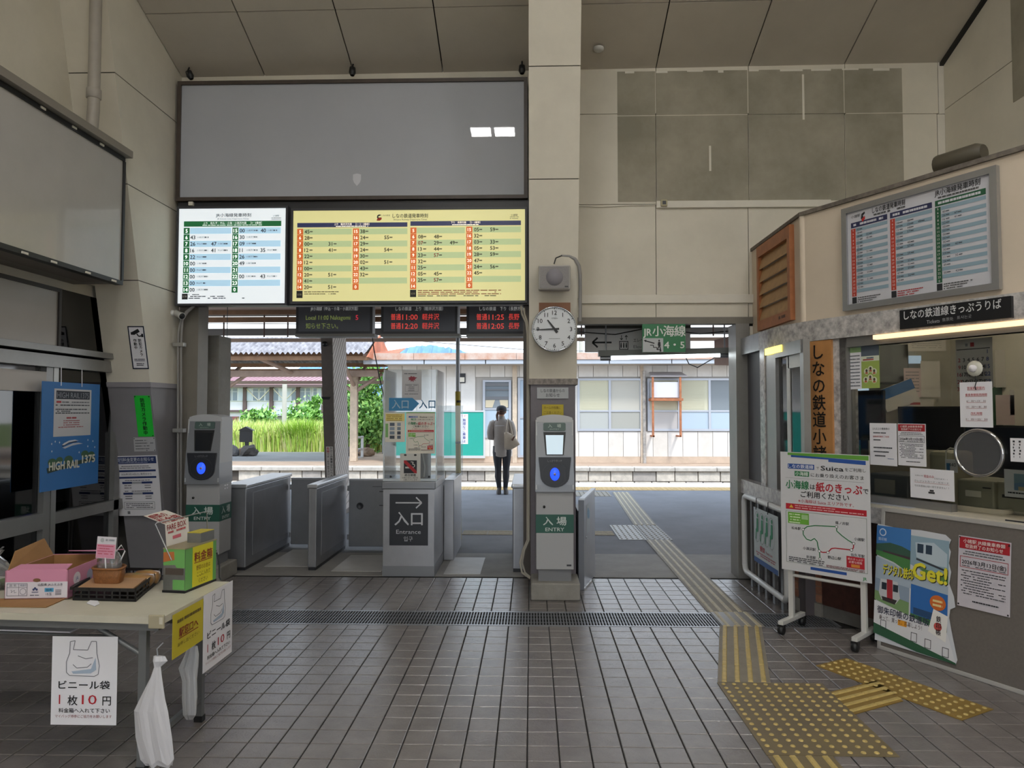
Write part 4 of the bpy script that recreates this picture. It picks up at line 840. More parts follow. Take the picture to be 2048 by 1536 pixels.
# sign, timetable, lamp strip on this side
pl = planeC((1799, 621), (2022, 592), (1799, 659), dF + .025); o = sheet('ticket_sign', pl, mat('sign_matt_black', '#15161a', .4), 'black sign with white lettering above the ticket window', 'sign', .025)
p = Print(pl, (1210, 1075, 1962, 1205)); p.text('しなの鉄道線きっぷうりば', 1575, 1115, 58, '#d8d8d8', w=660, bold=.014); p.text('Tickets', 1458, 1175, 24, '#b9b9bb', w=92); p.text('售票处', 1560, 1173, 22, '#9a9a9c', w=76); p.text('표사는곳', 1670, 1170, 22, '#9a9a9c', w=96); p.build(o)
r = empty('lamp_strip', onC(1900, 660, dF), 'warm lit lamp strip under the ticket sign', 'lamp')
a_, b_ = onC(1748, 676, dF).copy(), onC(2048, 655, dF); ta = (a_ - K0).dot(E1)
cslab(ta, TE, dF - .05, dF + .012, Z0 - .036, Z0 - .006, lit('#f0cfa0', .9)).build('diffuser', None, r); cslab(ta - .03, TE, dF - .12, dF - .05, Z0 - .07, Z0 - .002, ALU).build('housing', None, r)
r = empty('lamp_strip', (FX, 6.0, Z0), 'short yellow lamp under the fascia by the side window', 'lamp')
b = MB(); b.box(FX - .01, FX + .05, 5.85, 6.25, Z0 - .06, Z0 - .004, lit('#f0d860', 1.4)); b.build('diffuser', None, r)
pl = planeC((1690, 425), (1983, 339), (1690, 614), dU + .035); W_, H_ = pl.w, pl.h
r = empty('framed_timetable', pl.p(W_ / 2, H_), 'white printed timetable in a silver frame above the ticket sign', 'timetable')
b = MB(); b.prism([pl.p(0, 0, -.01), pl.p(W_, 0, -.01), pl.p(W_, H_, -.01), pl.p(0, H_, -.01)], -pl.n * .02, mat('poster_white', '#c6c6cc', .5)); b.build('sheet', None, r)
SIL = mat('silver_frame', '#b4b5b8', .25, .8)
for a0, c0_, a1, c1 in ((-.03, -.03, W_ + .03, .012), (-.03, H_ - .012, W_ + .03, H_ + .03), (-.03, .012, .012, H_ - .012), (W_ - .012, .012, W_ + .03, H_ - .012)):
    b = MB(); b.prism([pl.p(a0, c0_, .006), pl.p(a1, c0_, .006), pl.p(a1, c1, .006), pl.p(a0, c1, .006)], -pl.n * .036, SIL); b.build('frame_bar', None, r)
p = Print(Plane(pl.p(0, 0, -.01), pl.ex, pl.ey, W_, H_), (0, 0, 100, 62)); SB = '#8ba3b0'; D2 = '#3a3d44'
p.text('小諸駅', 8, 4.2, 2, D2); p.poly([(12, 6.5), (12.6, 3.6), (15, 2.6), (15.3, 3.8), (13.6, 5), (15, 7), (13, 8)], '#2a2b2e', 1); p.poly([(12.4, 7.2), (15.2, 5.4), (15.4, 7.4), (13.2, 9)], '#b5302c', 2)
p.text('しなの鉄道発車時刻', 33, 3.6, 3.4, INK, w=24, bold=.014); p.scrawl(22, 45, 6.4, 1, '#555555', gaps=.1); p.text('JR小海線発車時刻', 79, 3.6, 3.6, INK, w=28, bold=.014); p.scrawl(67, 92, 6.6, 1, '#555555', gaps=.1)
hrs = [str(h) for h in range(5, 24)] + ['0']; TM = {0: ['45', '28', '00 31', '12 41', '22', '12', '00', '20 51', '41', '20 51', '38', '24 55', '29', '24 54', '30', '02 51', '43', '32', '', ''], 1: ['', '08 48', '07 29 49', '13 44', '23 57', '32', '25', '05 45', '25 57', '', '05 59', '32', '03 33', '05 53', '28 59', '47', '24 56', '45', '', ''], 2: ['', '43', '26 47', '16 41', '22', '00', '00', '00', '00', '00', '00 40', '30', '09', '11 35', '26', '49', '', '00 43', '', '']}
for ci, (xa_, xb_, hc, bc) in enumerate(((4, 32, NAVY, '#b8402e'), (34, 63, NAVY, '#b8402e'), (65, 96, '#22573a', '#22573a'))):
    p.rect(xa_, 8, xb_, 11.4, hc, 0); p.scrawl(xa_ + 2, xb_ - 3, 9.7, 1.4, '#c9cad0', 1, .15, ci); p.rect(xa_, 12, xa_ + 3.6, 56, bc, 0)
    for k in range(20):
        y = 13.1 + k * 2.2
        if k % 2 == 0: p.rect(xa_ + 3.8, y - 1.1, xb_, y + 1.1, SB, 0)
        p.text(hrs[k], xa_ + 1.8, y, 1.3, '#e3d8d4', layer=2)
        for j, t in enumerate(TM[ci][k].split()): p.text(t, xa_ + 4.6 + j * 7.5, y, 1.35, D2, 'l'); p.scrawl(xa_ + 6.8 + j * 7.5, xa_ + 9 + j * 7.5, y, .6, '#4a4d54', gaps=0, seed=k)
    p.rect(xa_, 56.5, xa_ + 3.6, 60.5, '#26272a', 0); 
    for k in range(3): p.scrawl(xa_ + 4.5, xa_ + 22 - 3 * k, 57.2 + k * 1.3, .6, '#b03030' if ci == 1 else '#4a4a4a', gaps=.1, seed=k)
p.build(r)
# roll lying on the cap board
cA = onC(1912, 338, dU - .1); b = MB(); zz = ZT + .03 + .07; b.lathe([(.068, -.0), (.07, .01), (.07, .26), (.05, .3)], Vector((cA.x, cA.y, zz)) - E1 * .12, E1, 16, mat('brown_can', '#4f493c', .5)); b.build('brown_tin', None, label='brown tin lying on top of the office wall', cat='tin')
# wooden louvre on the end wall of the box
q0 = atX(1521, 485, 2.15); q1 = atX(1588, 460, 2.15); y0, y1 = q1.y, q0.y; z0_, z1_ = atX(1590, 640, 2.15).z, atX(1555, 472, 2.15).z
r = empty('wooden_louvre', (2.14, (y0 + y1) / 2, z0_), 'framed wooden louvre vent on the office end wall', 'louvre')
for a0, a1, c0_, c1 in ((y0, y0 + .06, z0_, z1_), (y1 - .05, y1, z0_, z1_), (y0 + .06, y1 - .05, z1_ - .1, z1_), (y0 + .06, y1 - .05, z0_, z0_ + .09)):
    b = MB(); b.box(2.11, 2.15, a0, a1, c0_, c1, WOODL); b.build('frame_bar', None, r)
for k in range(5):
    zc_ = z0_ + .09 + (z1_ - z0_ - .19) * (k + .5) / 5; hh = (z1_ - z0_ - .19) / 10
    b = MB(); b.hexa([(2.118, y0 + .06, zc_ - hh), (2.146, y0 + .06, zc_ + hh * .2 - .0), (2.146, y1 - .05, zc_ + hh * .2), (2.118, y1 - .05, zc_ - hh), (2.118, y0 + .06, zc_ - hh + .014), (2.146, y0 + .06, zc_ + hh), (2.146, y1 - .05, zc_ + hh), (2.118, y1 - .05, zc_ - hh + .014)], mat('louvre_slat', '#b08a5c', .55, noise=(12, .15))); b.build('slat', None, r)
pl = Plane((2.112, y0 + .34, z0_ + .07), (0, -1, 0), (0, 0, -1), .26, .05); p = Print(pl); p.scrawl(5, 95, 40, 50, '#4a2f1c', gaps=.15); p.build(r, 'print')

# ================================================================== posts, windows, counter
FRW = mat('window_frame', '#8d8b8a', .35, .5, noise=(6, .08)); PANE = glass('office_glass', '#f2f4f2', .05)
zc0 = .95
# dark end panel and jambs of the side window (plane X = FX)
sw = empty('window_1', (FX, 6.2, zc0), 'aluminium side window of the ticket office', None, kind='structure')
def sbox(nm, y0, y1, z0, z1, m, x0=FX + .0, th=.05):
    b = MB(); b.box(x0, x0 + th, y0, y1, z0, z1, m); return b.build(nm, None, sw)
yS = lambda u: atX(u, 850, FX).y
sbox('dark_panel', yS(1521), 6.98, .9, Z0, mat('dark_grey_panel', '#4b4a4f', .5), FX + .06); sbox('marble_jamb', yS(1530), yS(1521), zc0, Z0, MARBLE); sbox('frame_post', yS(1550), yS(1530), zc0, Z0, FRW, FX + .01)
sbox('sliding_stile', yS(1572), yS(1567), zc0, Z0 - .08, WHITE, FX + .03); sbox('frame_post', yS(1606), yS(1599), zc0, Z0, FRW, FX + .01); sbox('head_rail', yS(1603), yS(1550), Z0 - .1, Z0, FRW); sbox('sliding_rail', yS(1603), yS(1570), Z0 - .2, Z0 - .1, WHITE, FX + .03, .03)
sbox('pane', yS(1603), yS(1550), zc0, Z0 - .1, PANE, FX + .04, .006)
# corner post behind the plaque and the plaque itself
tw = lambda u, d=dF: (onC(u, 850, d) - K0).dot(E1)
cslab(tw(1606), tw(1688), dF - .16, dF - .03, zc0, Z0, MARBLE).build('marble_post', None, label='mottled marble post at the ticket office corner', cat='post')
pl = planeC((1612, 684), (1662, 676), (1612, 940), dF - .01); r = empty('wooden_plaque', pl.p(pl.w / 2, pl.h), 'tall wooden plaque with brush lettering on the marble post', 'plaque')
b = MB(); b.prism([pl.p(0, 0), pl.p(pl.w, 0), pl.p(pl.w, pl.h), pl.p(0, pl.h)], -pl.n * .02, WOODP); b.build('board', None, r)
p = Print(pl, (0, 0, 50, 262)); p.vtext('しなの鉄道小諸駅', 25, 6, 296 * .94, None, '#1a1512', bold=.02); p.build(r, 'lettering')
# ticket window: frame and pane
w2 = empty('window_2', CL(.6, dF - .06, zc0), 'long aluminium framed glass of the ticket window', None, kind='structure')
t0 = tw(1676)
cslab(t0, tw(1690), dF - .12, dF - .03, zc0 + .03, Z0, FRW).build('frame_post', None, w2); cslab(t0, TE, dF - .12, dF - .03, Z0 - .07, Z0, FRW).build('head_rail', None, w2)
dG = dF - .075
cslab(t0, tw(1905, dG), dG - .03, dG + .03, zc0, zc0 + .05, FRW).build('sill_rail', None, w2)
cslab(tw(1690, dG), TE, dG - .003, dG + .003, zc0 + .05, Z0 - .07, PANE).build('pane', None, w2)
# counter
ct = empty('ticket_counter', CL(.8, -.2, 0), 'grey marble ticket counter with a dark wooden front', 'counter')
cslab(tU - .06, TE, -.75, 0, zc0 - .02, zc0, mat('counter_top', '#cfc8b8', .3, noise=(12, .1))).build('top', None, ct)
cslab(tU - .06, TE, -.06, .0, zc0 - .13, zc0 - .02, MARBLE).build('front_edge', None, ct)
b = MB(); b.box(FX - .02, FX + .5, 5.72, 6.98, zc0 - .13, zc0, MARBLE); b.build('side_shelf', None, ct)
b = MB(); b.box(FX + .12, FX + .5, 5.75, 6.98, 0, zc0 - .13, mat('counter_dark_side', '#5a5356', .6)); b.build('side_body', None, ct)
ob = atZ(1645, 1235); dB = (ob - K0).dot(N2); tB = (ob - K0).dot(E1)
cslab(tB, TE, dB - .5, dB, .1, zc0 - .13, mat('dark_wood_front', '#4a2c26', .4, noise=(20, .25))).build('wood_front', None, ct)
cslab(tB, TE, dB - .5, dB - .01, 0, .1, CONCD).build('plinth', None, ct)
# brick end pier with single bricks
pier = MB(); cslab(tB - .3, tB - .004, dB - .3, dB - .006, .1, zc0 - .13, mat('mortar', '#8b7a6c', .9), pier); pr_ = pier.build('brick_pier', None, ct)
BR = [mat('brick_%d' % k, c, .75, noise=(25, .2)) for k, c in enumerate(('#9a6a54', '#a8775e', '#8d5d4a'))]
zz = .11; k = 0
while zz + .06 < zc0 - .13:
    s0 = tB - .3 + (0 if k % 2 == 0 else -.08)
    for j in range(3):
        a0, a1 = max(s0 + j * .15, tB - .3), min(s0 + j * .15 + .142, tB - .004)
        if a1 - a0 > .02: cslab(a0, a1, dB - .02, dB, zz, zz + .055, BR[(k + j) % 3]).build('brick', None, ct)
    zz += .062; k += 1
cslab(tB - .31, tB - .002, dB - .3, dB + .01, 0, .1, CONC).build('pier_foot', None, ct)
# hand rail in front of the side shelf
RL = mat('painted_rail', '#d9dadc', .3)
r = empty('hand_rail', (FX - .02, 6.2, 0), 'pale tubular hand rail with upright bars below the side window', 'rail')
ya, yb_, za, zb_ = 6.84, 5.72, .11, .81; xr = FX - .03
b = MB(); loop = [(xr, ya, za + .06), (xr, ya - .02, za + .02), (xr, ya - .06, za), (xr, yb_ + .05, za), (xr, yb_, za + .05), (xr, yb_, zb_ - .05), (xr, yb_ + .05, zb_), (xr, ya - .06, zb_), (xr, ya - .02, zb_ - .02), (xr, ya, zb_ - .06), (xr, ya, za + .06)]; b.tube(loop, .026, 10, RL, caps=False); b.build('tube_frame', None, r)
for k in range(5):
    yy = 6.7 - k * .2; b = MB(); b.box(xr + .02, xr + .05, yy - .025, yy + .025, 0, zb_ - .0, mat('bar_grey', '#77777a', .4, .4)); b.build('bar', None, r)
# priority seat sign hung on the rail
pl = Plane((xr - .032, atX(1507, 1003, xr - .032).y, .755), (0, -1, 0), (0, 0, -1), .62, .47); o = sheet('priority_sign', pl, mat('sign_sheet', '#c3cdd2', .5), 'white priority seat sign with green figures tied to the rail', 'sign', .004)
p = Print(pl, (0, 0, 100, 76))
for k in range(4):
    x = 16 + k * 20; p.ring(x, 26, 13, 21, .6, '#7c8684'); g = '#2c8a62'; p.disc(x + 2, 10, 3, 3, g, 2); p.poly([(x - 2, 14), (x + 5, 14), (x + 5, 32), (x - 3, 34), (x - 4, 44), (x - 7, 44), (x - 6, 30), (x - 3, 28)][::-1], g, 2)
p.text('優先席', 38, 54, 7, '#b83444', w=20, bold=.02); p.text('Priority Seats', 66, 55, 4, '#b05060', w=26); p.scrawl(10, 92, 61, 1.6, '#b06a74', gaps=.1); p.scrawl(14, 90, 64, 1.6, '#b06a74', gaps=.1); p.rect(0, 69, 100, 76, '#3c5f9c', 0); p.build(o)
for k, f in enumerate((.12, .62)):
    yy = pl.o.y - f * pl.w; b = MB(); b.tube([(xr - .034, yy, .74), (xr - .03, yy, .84), (xr + .02, yy, .84), (xr + .01, yy, .78)], .004, 6, DARK); b.build('tie', None, o)

# ================================================================== stuck on and behind the ticket glass
def onG(name, tl, tr, bl, m, lab, cat='notice', d=dG + .006, th=.0015):
    pl = planeC(tl, tr, bl, d); return sheet(name, pl, m, lab, cat, th), pl
o, pl = onG('paper_notice', (1690, 697), (1722, 695), (1690, 779), PAPER, 'white timetable leaf at the edge of the ticket window'); p = Print(pl); p.rect(0, 0, 100, 12, '#8fae7a', 0); [p.scrawl(6, 92, 20 + k * 8, 2.4, '#5a6068', gaps=.08, seed=k) for k in range(10)]; p.build(o)
o, pl = onG('leaflet', (1722, 693), (1758, 691), (1722, 777), mat('leaflet_green', '#9fb45c', .6), 'green leaflet with round portraits on the ticket window', 'leaflet'); p = Print(pl, (0, 0, 100, 200)); p.rect(0, 0, 100, 48, '#5a6470', 0); p.rect(0, 48, 100, 72, '#d5dcc8', 0); p.rect(30, 54, 70, 60, '#3a5a9a'); p.rect(10, 62, 70, 68, '#a84848', 1)
for x, y in ((30, 120), (52, 110), (72, 122), (25, 160), (72, 162), (50, 150)): p.disc(x, y, 15, 15, '#d8ddc0', 1); p.disc(x, y - 3, 6, 7, '#4a4038', 2); p.rect(x - 7, y + 4, x + 7, y + 12, '#b0603c', 2)
p.build(o)
o, pl = onG('paper_notice', (1739, 846), (1793, 847), (1743, 929), PAPER, 'white two paragraph notice on the ticket window'); p = Print(pl, (325, 90, 640, 545)); 
p.text('2人以上の乗車券の', 462, 150, 22, '#3a3d44', w=200); p.scrawl(370, 520, 195, 12, '#4a4d54', gaps=.1); p.text('自動券売機をご利用', 460, 236, 18, RED, w=186); p.scrawl(370, 455, 272, 12, '#4a4d54', gaps=.1); [p.scrawl(372, 588 - 40 * k, 355 + k * 44, 13, '#3a3d44', gaps=.1, seed=k) for k in range(3)]; p.scrawl(535, 605, 470, 6, '#4a6a9a', gaps=0); p.build(o)
def end_notice(p, frame_c, big):
    """the closing notice, drawn in a 0..100 x 0..140 box."""
    p.rect(2, 2, 98, 25, '#a81e2a', 0); p.text('小諸駅 JR線乗車券類', 50, 9.5, 7.5, '#ecdcd8', w=80, bold=.014); p.text('取扱終了のお知らせ', 50, 19, 7.5, '#ecdcd8', w=72, bold=.014)
    p.scrawl(14, 86, 30, 2, '#55565c', gaps=.06); p.scrawl(10, 90, 35, 2, '#55565c', gaps=.06); p.frame(4, 40, 96, 62, 1, frame_c)
    p.text('2026年3月13日(金)', 50, 51, 9, '#22232a', w=84, bold=.02); p.scrawl(8, 92, 58.5, 1.6, '#55565c', gaps=.06)
    for k in range(10): p.scrawl(8 + 4 * (k % 2), 92 - 30 * (k in (2, 4, 6)), 68 + k * 5, 1.8, '#4a4b52', gaps=.08, seed=k)
    for k in (2, 4, 6): p.disc(8, 68 + k * 5, 1.3, 1.3, '#2a2b30', 2, 8)
    p.scrawl(30, 80, 126, 2.6, '#33343a', gaps=0)
o, pl = onG('closing_notice', (1795, 847), (1851, 847), (1797, 930), PAPER, 'red headed closing notice on the ticket window'); p = Print(pl, (0, 0, 100, 140)); end_notice(p, '#22232a', False); p.build(o)
o, pl = onG('paper_notice', (1820, 935), (1908, 944), (1822, 994), PAPER, 'white cash only notice low on the ticket window'); p = Print(pl, (780, 585, 1265, 925)); p.text('お支払いは', 885, 668, 14, '#4a4d54', w=90); p.text('現金のみ', 995, 672, 30, RED, w=115); p.text('となります！！', 1125, 690, 14, '#4a4d54', w=140); p.text('クレジットカード・ICカード', 1020, 730, 22, '#4a4d54', w=380); p.rect(830, 745, 1215, 748, '#a84848', 1); p.text('でのお支払いは一切できません！！', 1020, 785, 22, '#4a4d54', w=380); p.rect(1000, 820, 1045, 838, '#2a2a2c'); p.rect(985, 842, 1055, 862, '#2a2a2c'); p.build(o)
o, pl = onG('wall_calendar', (1911, 680), (1984, 674), (1911, 778), mat('calendar_paper', '#cfc8c6', .6), 'month calendar with red Sundays behind the ticket glass', 'calendar', dG - .06); p = Print(pl, (1285, 100, 1705, 580)); p.rect(1295, 196, 1680, 204, '#33343a', 0); p.rect(1458, 138, 1502, 178, RED, 0); p.rect(1400, 145, 1428, 172, '#8a8a90', 0)
d = 1
for wk in range(6):
    for c in range(7):
        if wk == 0 and c < 6: continue
        if d > 31 or (wk == 5 and c > 1): continue
        p.text(str(d), 1328 + c * 54, 232 + wk * 70, 38, ('#a83040' if c == 0 else '#3a4a8a' if c == 6 else '#22232a'), bold=.02); d += 1
p.build(o)
o, pl = onG('hours_notice', (1919, 765), (1984, 762), (1923, 854), PAPER, 'white opening hours notice hung on the ticket glass'); p = Print(pl, (1330, 575, 1720, 1085))
for s, y, c, h, w in (('営業時間案内', 645, RED, 32, 210), ('乗車券類発売時間', 720, RED, 28, 260), ('6：30～13：30', 790, '#6a3a40', 26, 230), ('14：30～18：30', 855, '#6a3a40', 26, 245), ('改札時間', 930, RED, 30, 135), ('5：35～22：50', 995, '#6a3a40', 26, 260)): p.text(s, 1530, y, h, c, w=w); p.rect(1530 - w / 2, y + h * .62, 1530 + w / 2, y + h * .62 + 3, '#a84848', 1)
p.build(o)
c = onC(1950, 737, dG + .0); r = empty('suction_hook', c, 'white suction hook on the glass over the calendar', 'hook'); b = MB(); b.lathe([(.05, 0), (.045, .008), (.03, .012)], c + N2 * .004, N2, 18, mat('suction_clear', '#cfcfc4', .3)); b.build('cup', None, r); b = MB(); b.lathe([(.022, .012), (.022, .03), (.0, .034)], c + N2 * .004, N2, 16, PAPER, caps=False); b.build('button', None, r); b = MB(); q = [onC(1951, 752, dG + .02), onC(1953, 762, dG + .02), onC(1950, 773, dG + .02), onC(1952, 780, dG + .02)]; b.tube(q, .003, 6, BLACK); b.build('cord', None, r)
c = onC(1957, 906, dG + .012); r = empty('speaking_disc', c - Vector((0, 0, .14)), 'round clear speaking disc with a chrome ring in the ticket glass', 'speaking disc')
Rr = abs((onC(1910, 906, dG) - onC(2003, 906, dG)).length) / 2 * .88; Rv = (onC(1957, 860, dG).z - onC(1957, 951, dG).z) / 2; Rr = Rv
b = MB(); pts = [c + E1 * (Rr * math.cos(t)) + Vector((0, 0, Rr * math.sin(t))) for t in [2 * math.pi * k / 36 for k in range(37)]]; b.tube(pts, .011, 8, mat('chrome_ring', '#c9c9cc', .12, .95), caps=False); b.build('ring', None, r)
b = MB(); b.lathe([(Rr, -.003), (Rr, .003)], c, N2, 36, glass('disc_film', '#c9c4c2', .05, .09)); b.build('film', None, r)
# left end notices further along the glass
o, pl = onG('paper_notice', (2020, 876), (2075, 873), (2024, 923), PAPER, 'handwritten notice cut off by the picture edge'); p = Print(pl); [p.rect(10 + k * 22 + 2 * (j % 2), 10 + j * 13, 18 + k * 22 - 2 * (j % 3), 18 + j * 13, '#2a2b30') for k in range(4) for j in range(6)]; p.build(o)
# things on the counter
o = MB(); pts = []
c = onplane(1955, 1018, (0, 0, zc0 + .012), (0, 0, 1)); n = 20
ring = lambda s, z: [c + E1 * (.2 * s * math.copysign(abs(math.cos(t)) ** .5, math.cos(t))) + N2 * (.075 * s * math.copysign(abs(math.sin(t)) ** .5, math.sin(t))) + Vector((0, 0, z - zc0 - .012)) for t in [2 * math.pi * k / n for k in range(n)]]
o.loft([ring(1.0, zc0), ring(1.04, zc0 + .012), ring(1.0, zc0 + .03), ring(.92, zc0 + .032), ring(.9, zc0 + .02)], mat('tray_cream', '#cfc6b0', .45)); o.build('coin_tray', None, label='long cream coin tray on the ticket counter', cat='tray')
pl = Plane(onplane(1756, 1003, (0, 0, zc0), (0, 0, 1)) + Vector((0, 0, .002)), E1, -N2 * -1, .34, .14); o = sheet('counter_notice', pl, mat('pale_blue_paper', '#b9bfc9', .5), 'pale printed sheet taped flat on the ticket counter', 'notice', .001); p = Print(pl); [p.scrawl(8, 92, 18 + k * 16, 5, '#7a84a0', gaps=.15, seed=k) for k in range(5)]; p.build(o)
cslab(tw(2003, 0), tw(2003, 0) + .5, -.02, -.012, zc0, zc0 + .008, DARK).build('counter_wire', None, label='thin dark strip along the counter edge', cat='strip')
def dev(name, t0, t1, d0, d1, z0, z1, m, lab, cat, bev=.012, extra=None):
    b = MB(); c = CL((t0 + t1) / 2, (d0 + d1) / 2, (z0 + z1) / 2); Rm = Matrix((E1, N2, Vector((0, 0, 1)))).transposed(); b.obox(c, (t1 - t0, abs(d1 - d0), z1 - z0), Rm, m, bev)
    r = empty(name, CL((t0 + t1) / 2, (d0 + d1) / 2, z0), lab, cat); b.build('body', None, r)
    if extra: extra(r, Rm)
    return r
def T(u): return (onC(u, 950, dG - .2) - K0).dot(E1)
BG = mat('office_beige', '#9a9786', .5); GY = mat('office_grey', '#6f7378', .5)
def screen_x(col, m=.03):
    def f(r, Rm):
        pass
    return f
def face(r, t0, t1, d, z0, z1, m, nm): cslab(t0, t1, d - .004, d + .004, z0, z1, m).build(nm, None, r)
zD = .76
cslab(.0, TE, -1.6, -.72, zD - .04, zD, mat('desk_top', '#8a8478', .5)).build('office_desk', None, label='office desk behind the ticket glass', cat='desk')
for k_ in (0, 1):
    pass
t = T(1760); r = dev('ticket_terminal', t, t + .3, -.55, -.2, zc0, zc0 + .2, mat('terminal_dark', '#4a4c50', .4), 'dark terminal on the counter under the two paragraph notice', 'terminal'); face(r, t + .04, t + .2, -.2, zc0 + .06, zc0 + .16, mat('terminal_beige', '#9c9486', .5), 'beige_panel')
b = MB(); q = [CL(t - .08 + k * .05, -.22 - .03 * (k % 2), zc0 + .02 + .02 * math.sin(k * 2)) for k in range(9)]; b.tube(q, .007, 6, mat('cable_blue', '#3c4450', .5)); b.build('counter_cable', None, label='tangled dark cable on the counter behind the glass', cat='cable')
t = T(1915); r = dev('ticket_printer', t, t + .24, -.62, -.3, zc0, zc0 + .2, BG, 'beige printer with a paper lip left of its twin', 'printer'); face(r, t + .06, t + .16, -.3, zc0 + .09, zc0 + .13, PAPERW, 'paper_slot'); face(r, t + .17, t + .22, -.3, zc0 + .15, zc0 + .158, DARK, 'badge')
t = T(1986); r = dev('ticket_printer', t, t + .24, -.66, -.34, zc0, zc0 + .2, BG, 'beige printer beside the counter bottle', 'printer'); face(r, t + .04, t + .2, -.34, zc0 + .1, zc0 + .12, DARK, 'slot')
t = T(1868); r = dev('label_machine', t, t + .17, -.5, -.25, zc0, zc0 + .38, mat('machine_ivory', '#b9b29a', .5), 'ivory machine with rounded corner behind the cash notice', 'machine', .03); face(r, t + .02, t + .1, -.25, zc0 + .06, zc0 + .2, GY, 'panel')
c = onplane(2028, 1025, (0, 0, zc0), (0, 0, 1)); b = MB(); b.lathe([(.028, 0), (.03, .01), (.03, .09), (.012, .11), (.012, .14), (.016, .145), (.016, .17)], c, (0, 0, 1), 16, WHITE); b.build('pump_bottle', None, label='white pump bottle on the ticket counter', cat='bottle')
pl = planeC((2008, 938), (2080, 938), (2014, 993), dG - .05); o = sheet('picture_card', pl, PAPER, 'card with a blue landscape picture standing by the bottle', 'card', .004); p = Print(pl); p.rect(28, 14, 100, 74, '#7f9cab', 0); p.poly([(28, 74), (28, 50), (50, 44), (70, 50), (100, 46), (100, 74)], '#6f8fb0', 1); p.rect(40, 60, 80, 74, '#b5a98c', 2); p.scrawl(10, 90, 84, 5, '#2a2b30', gaps=.1); p.build(o)
# key rack with tags
r = empty('key_tag_hook', onC(1893, 900, dG - .12), 'white tags hung on a looped wire behind the glass', 'tags'); b = MB(); q = [onC(u, v, dG - .12) for u, v in ((1892, 918), (1892, 902), (1900, 896), (1912, 898), (1918, 915))]; b.tube(q, .005, 6, PAPERW); b.build('wire', None, r)
pl = planeC((1890, 918), (1915, 918), (1890, 944), dG - .12); b = MB(); b.prism([pl.p(0, 0), pl.p(pl.w, 0), pl.p(pl.w, pl.h), pl.p(0, pl.h)], -pl.n * .002, PAPER); o = b.build('tag', None, r); p = Print(pl); p.text('440', 60, 40, 30, '#3a3d44', w=55); p.rect(12, 30, 40, 90, '#4a7fb0', 1); p.build(r, 'print')

# monitors on the desk, cabinet, pinned papers
def monitor(t, d, w, h, z, lab, col='#17191f'):
    r = empty('computer_monitor', CL(t, d, zD), lab, 'monitor'); cslab(t - w / 2, t + w / 2, d - .03, d, z, z + h, mat('monitor_case', '#1e2026', .4)).build('case', None, r)
    cslab(t - w / 2 + .015, t + w / 2 - .015, d, d + .004, z + .02, z + h - .015, mat('monitor_' + col.lstrip('#'), col, .25)).build('screen', None, r); cslab(t - .03, t + .03, d - .05, d - .03, zD, z + .1, BLACK).build('stand', None, r); cslab(t - .12, t + .12, d - .14, d + .06, zD, zD + .015, BLACK).build('foot', None, r)
def U(u, d): return (onC(u, 850, d) - K0).dot(E1)
monitor(U(1722, -.9), -.9, .42, .42, onC(1722, 880, -.9).z, 'black monitor behind the edge of the ticket window'); monitor(U(1880, -1.0), -1.0, .7, .34, onC(1880, 900, -1.0).z, 'wide dark monitor behind the speaking disc'); monitor(U(2000, -.75), -.75, .5, .36, onC(2000, 955, -.75).z, 'dark blue monitor beside the handwritten notice', '#232836')
# office back walls with papers
Yk = YW - .01
def pin(name, u0, v0, u1, v1, m, lab, Y=Yk, cat='paper', pf=None):
    pl = planeY(u0, v0, u1, v1, Y); o = sheet(name, pl, m, lab, cat, .003)
    if pf: p = Print(pl); pf(p); p.build(o)
lines = lambda n, c='#6a6c70': (lambda p: [p.scrawl(10, 88, 14 + k * 76 / n, 2.5, c, gaps=.12, seed=k) for k in range(n)])
x0, x1, z0, z1 = rectY(1700, 690, 1850, 900, Yk); b = MB(); b.box(2.4, XR, Yk, YW, .9, 2.8, mat('office_wall', '#b0aa9c', .7)); b.build('wall_office_back', None, kind='structure', label='dull wall at the back of the ticket office')
PD = mat('office_paper', '#bcb6ae', .7); PD2 = mat('office_paper_pink', '#c2aeac', .7)
b = MB(); q = rectY(1758, 688, 1818, 766, 6.6); b.box(q[0], q[1], 6.6, 6.95, q[2], q[3], mat('locker_grey', '#6d6f6e', .5), .01); b.build('wall_cupboard', None, label='grey metal cupboard on the office back wall', cat='cupboard')
pin('pinned_paper', 1816, 676, 1892, 702, PD, 'cream schedule sheet pinned high in the office', 6.5, pf=lines(5)); pin('pinned_paper', 1808, 736, 1842, 795, PD2, 'pinkish paper hung at the middle of the office wall', 6.5, pf=lines(7)); pin('pinned_paper', 1842, 722, 1880, 794, PD, 'beige paper hung beside the pinkish one', 6.5)
pin('pinned_paper', 1800, 798, 1868, 846, PD, 'white paper with red marks below the hung papers', 6.45, pf=lambda p: (p.rect(30, 14, 60, 24, '#a05050'), p.rect(25, 84, 60, 96, '#8a4048')))
pin('pinned_paper', 1990, 700, 2046, 775, PD, 'large pale sheet pinned behind the calendar', 6.2); pin('pinned_paper', 1992, 790, 2030, 850, PD2, 'pink paper pinned on the green board', 6.1); pin('pinned_paper', 2020, 780, 2048, 830, PD, 'white slip at the corner of the green board', 6.1)
pin('green_board', 1986, 774, 2060, 880, mat('green_felt', '#2c5238', .8), 'dark green notice board in the office', 6.25, 'board')
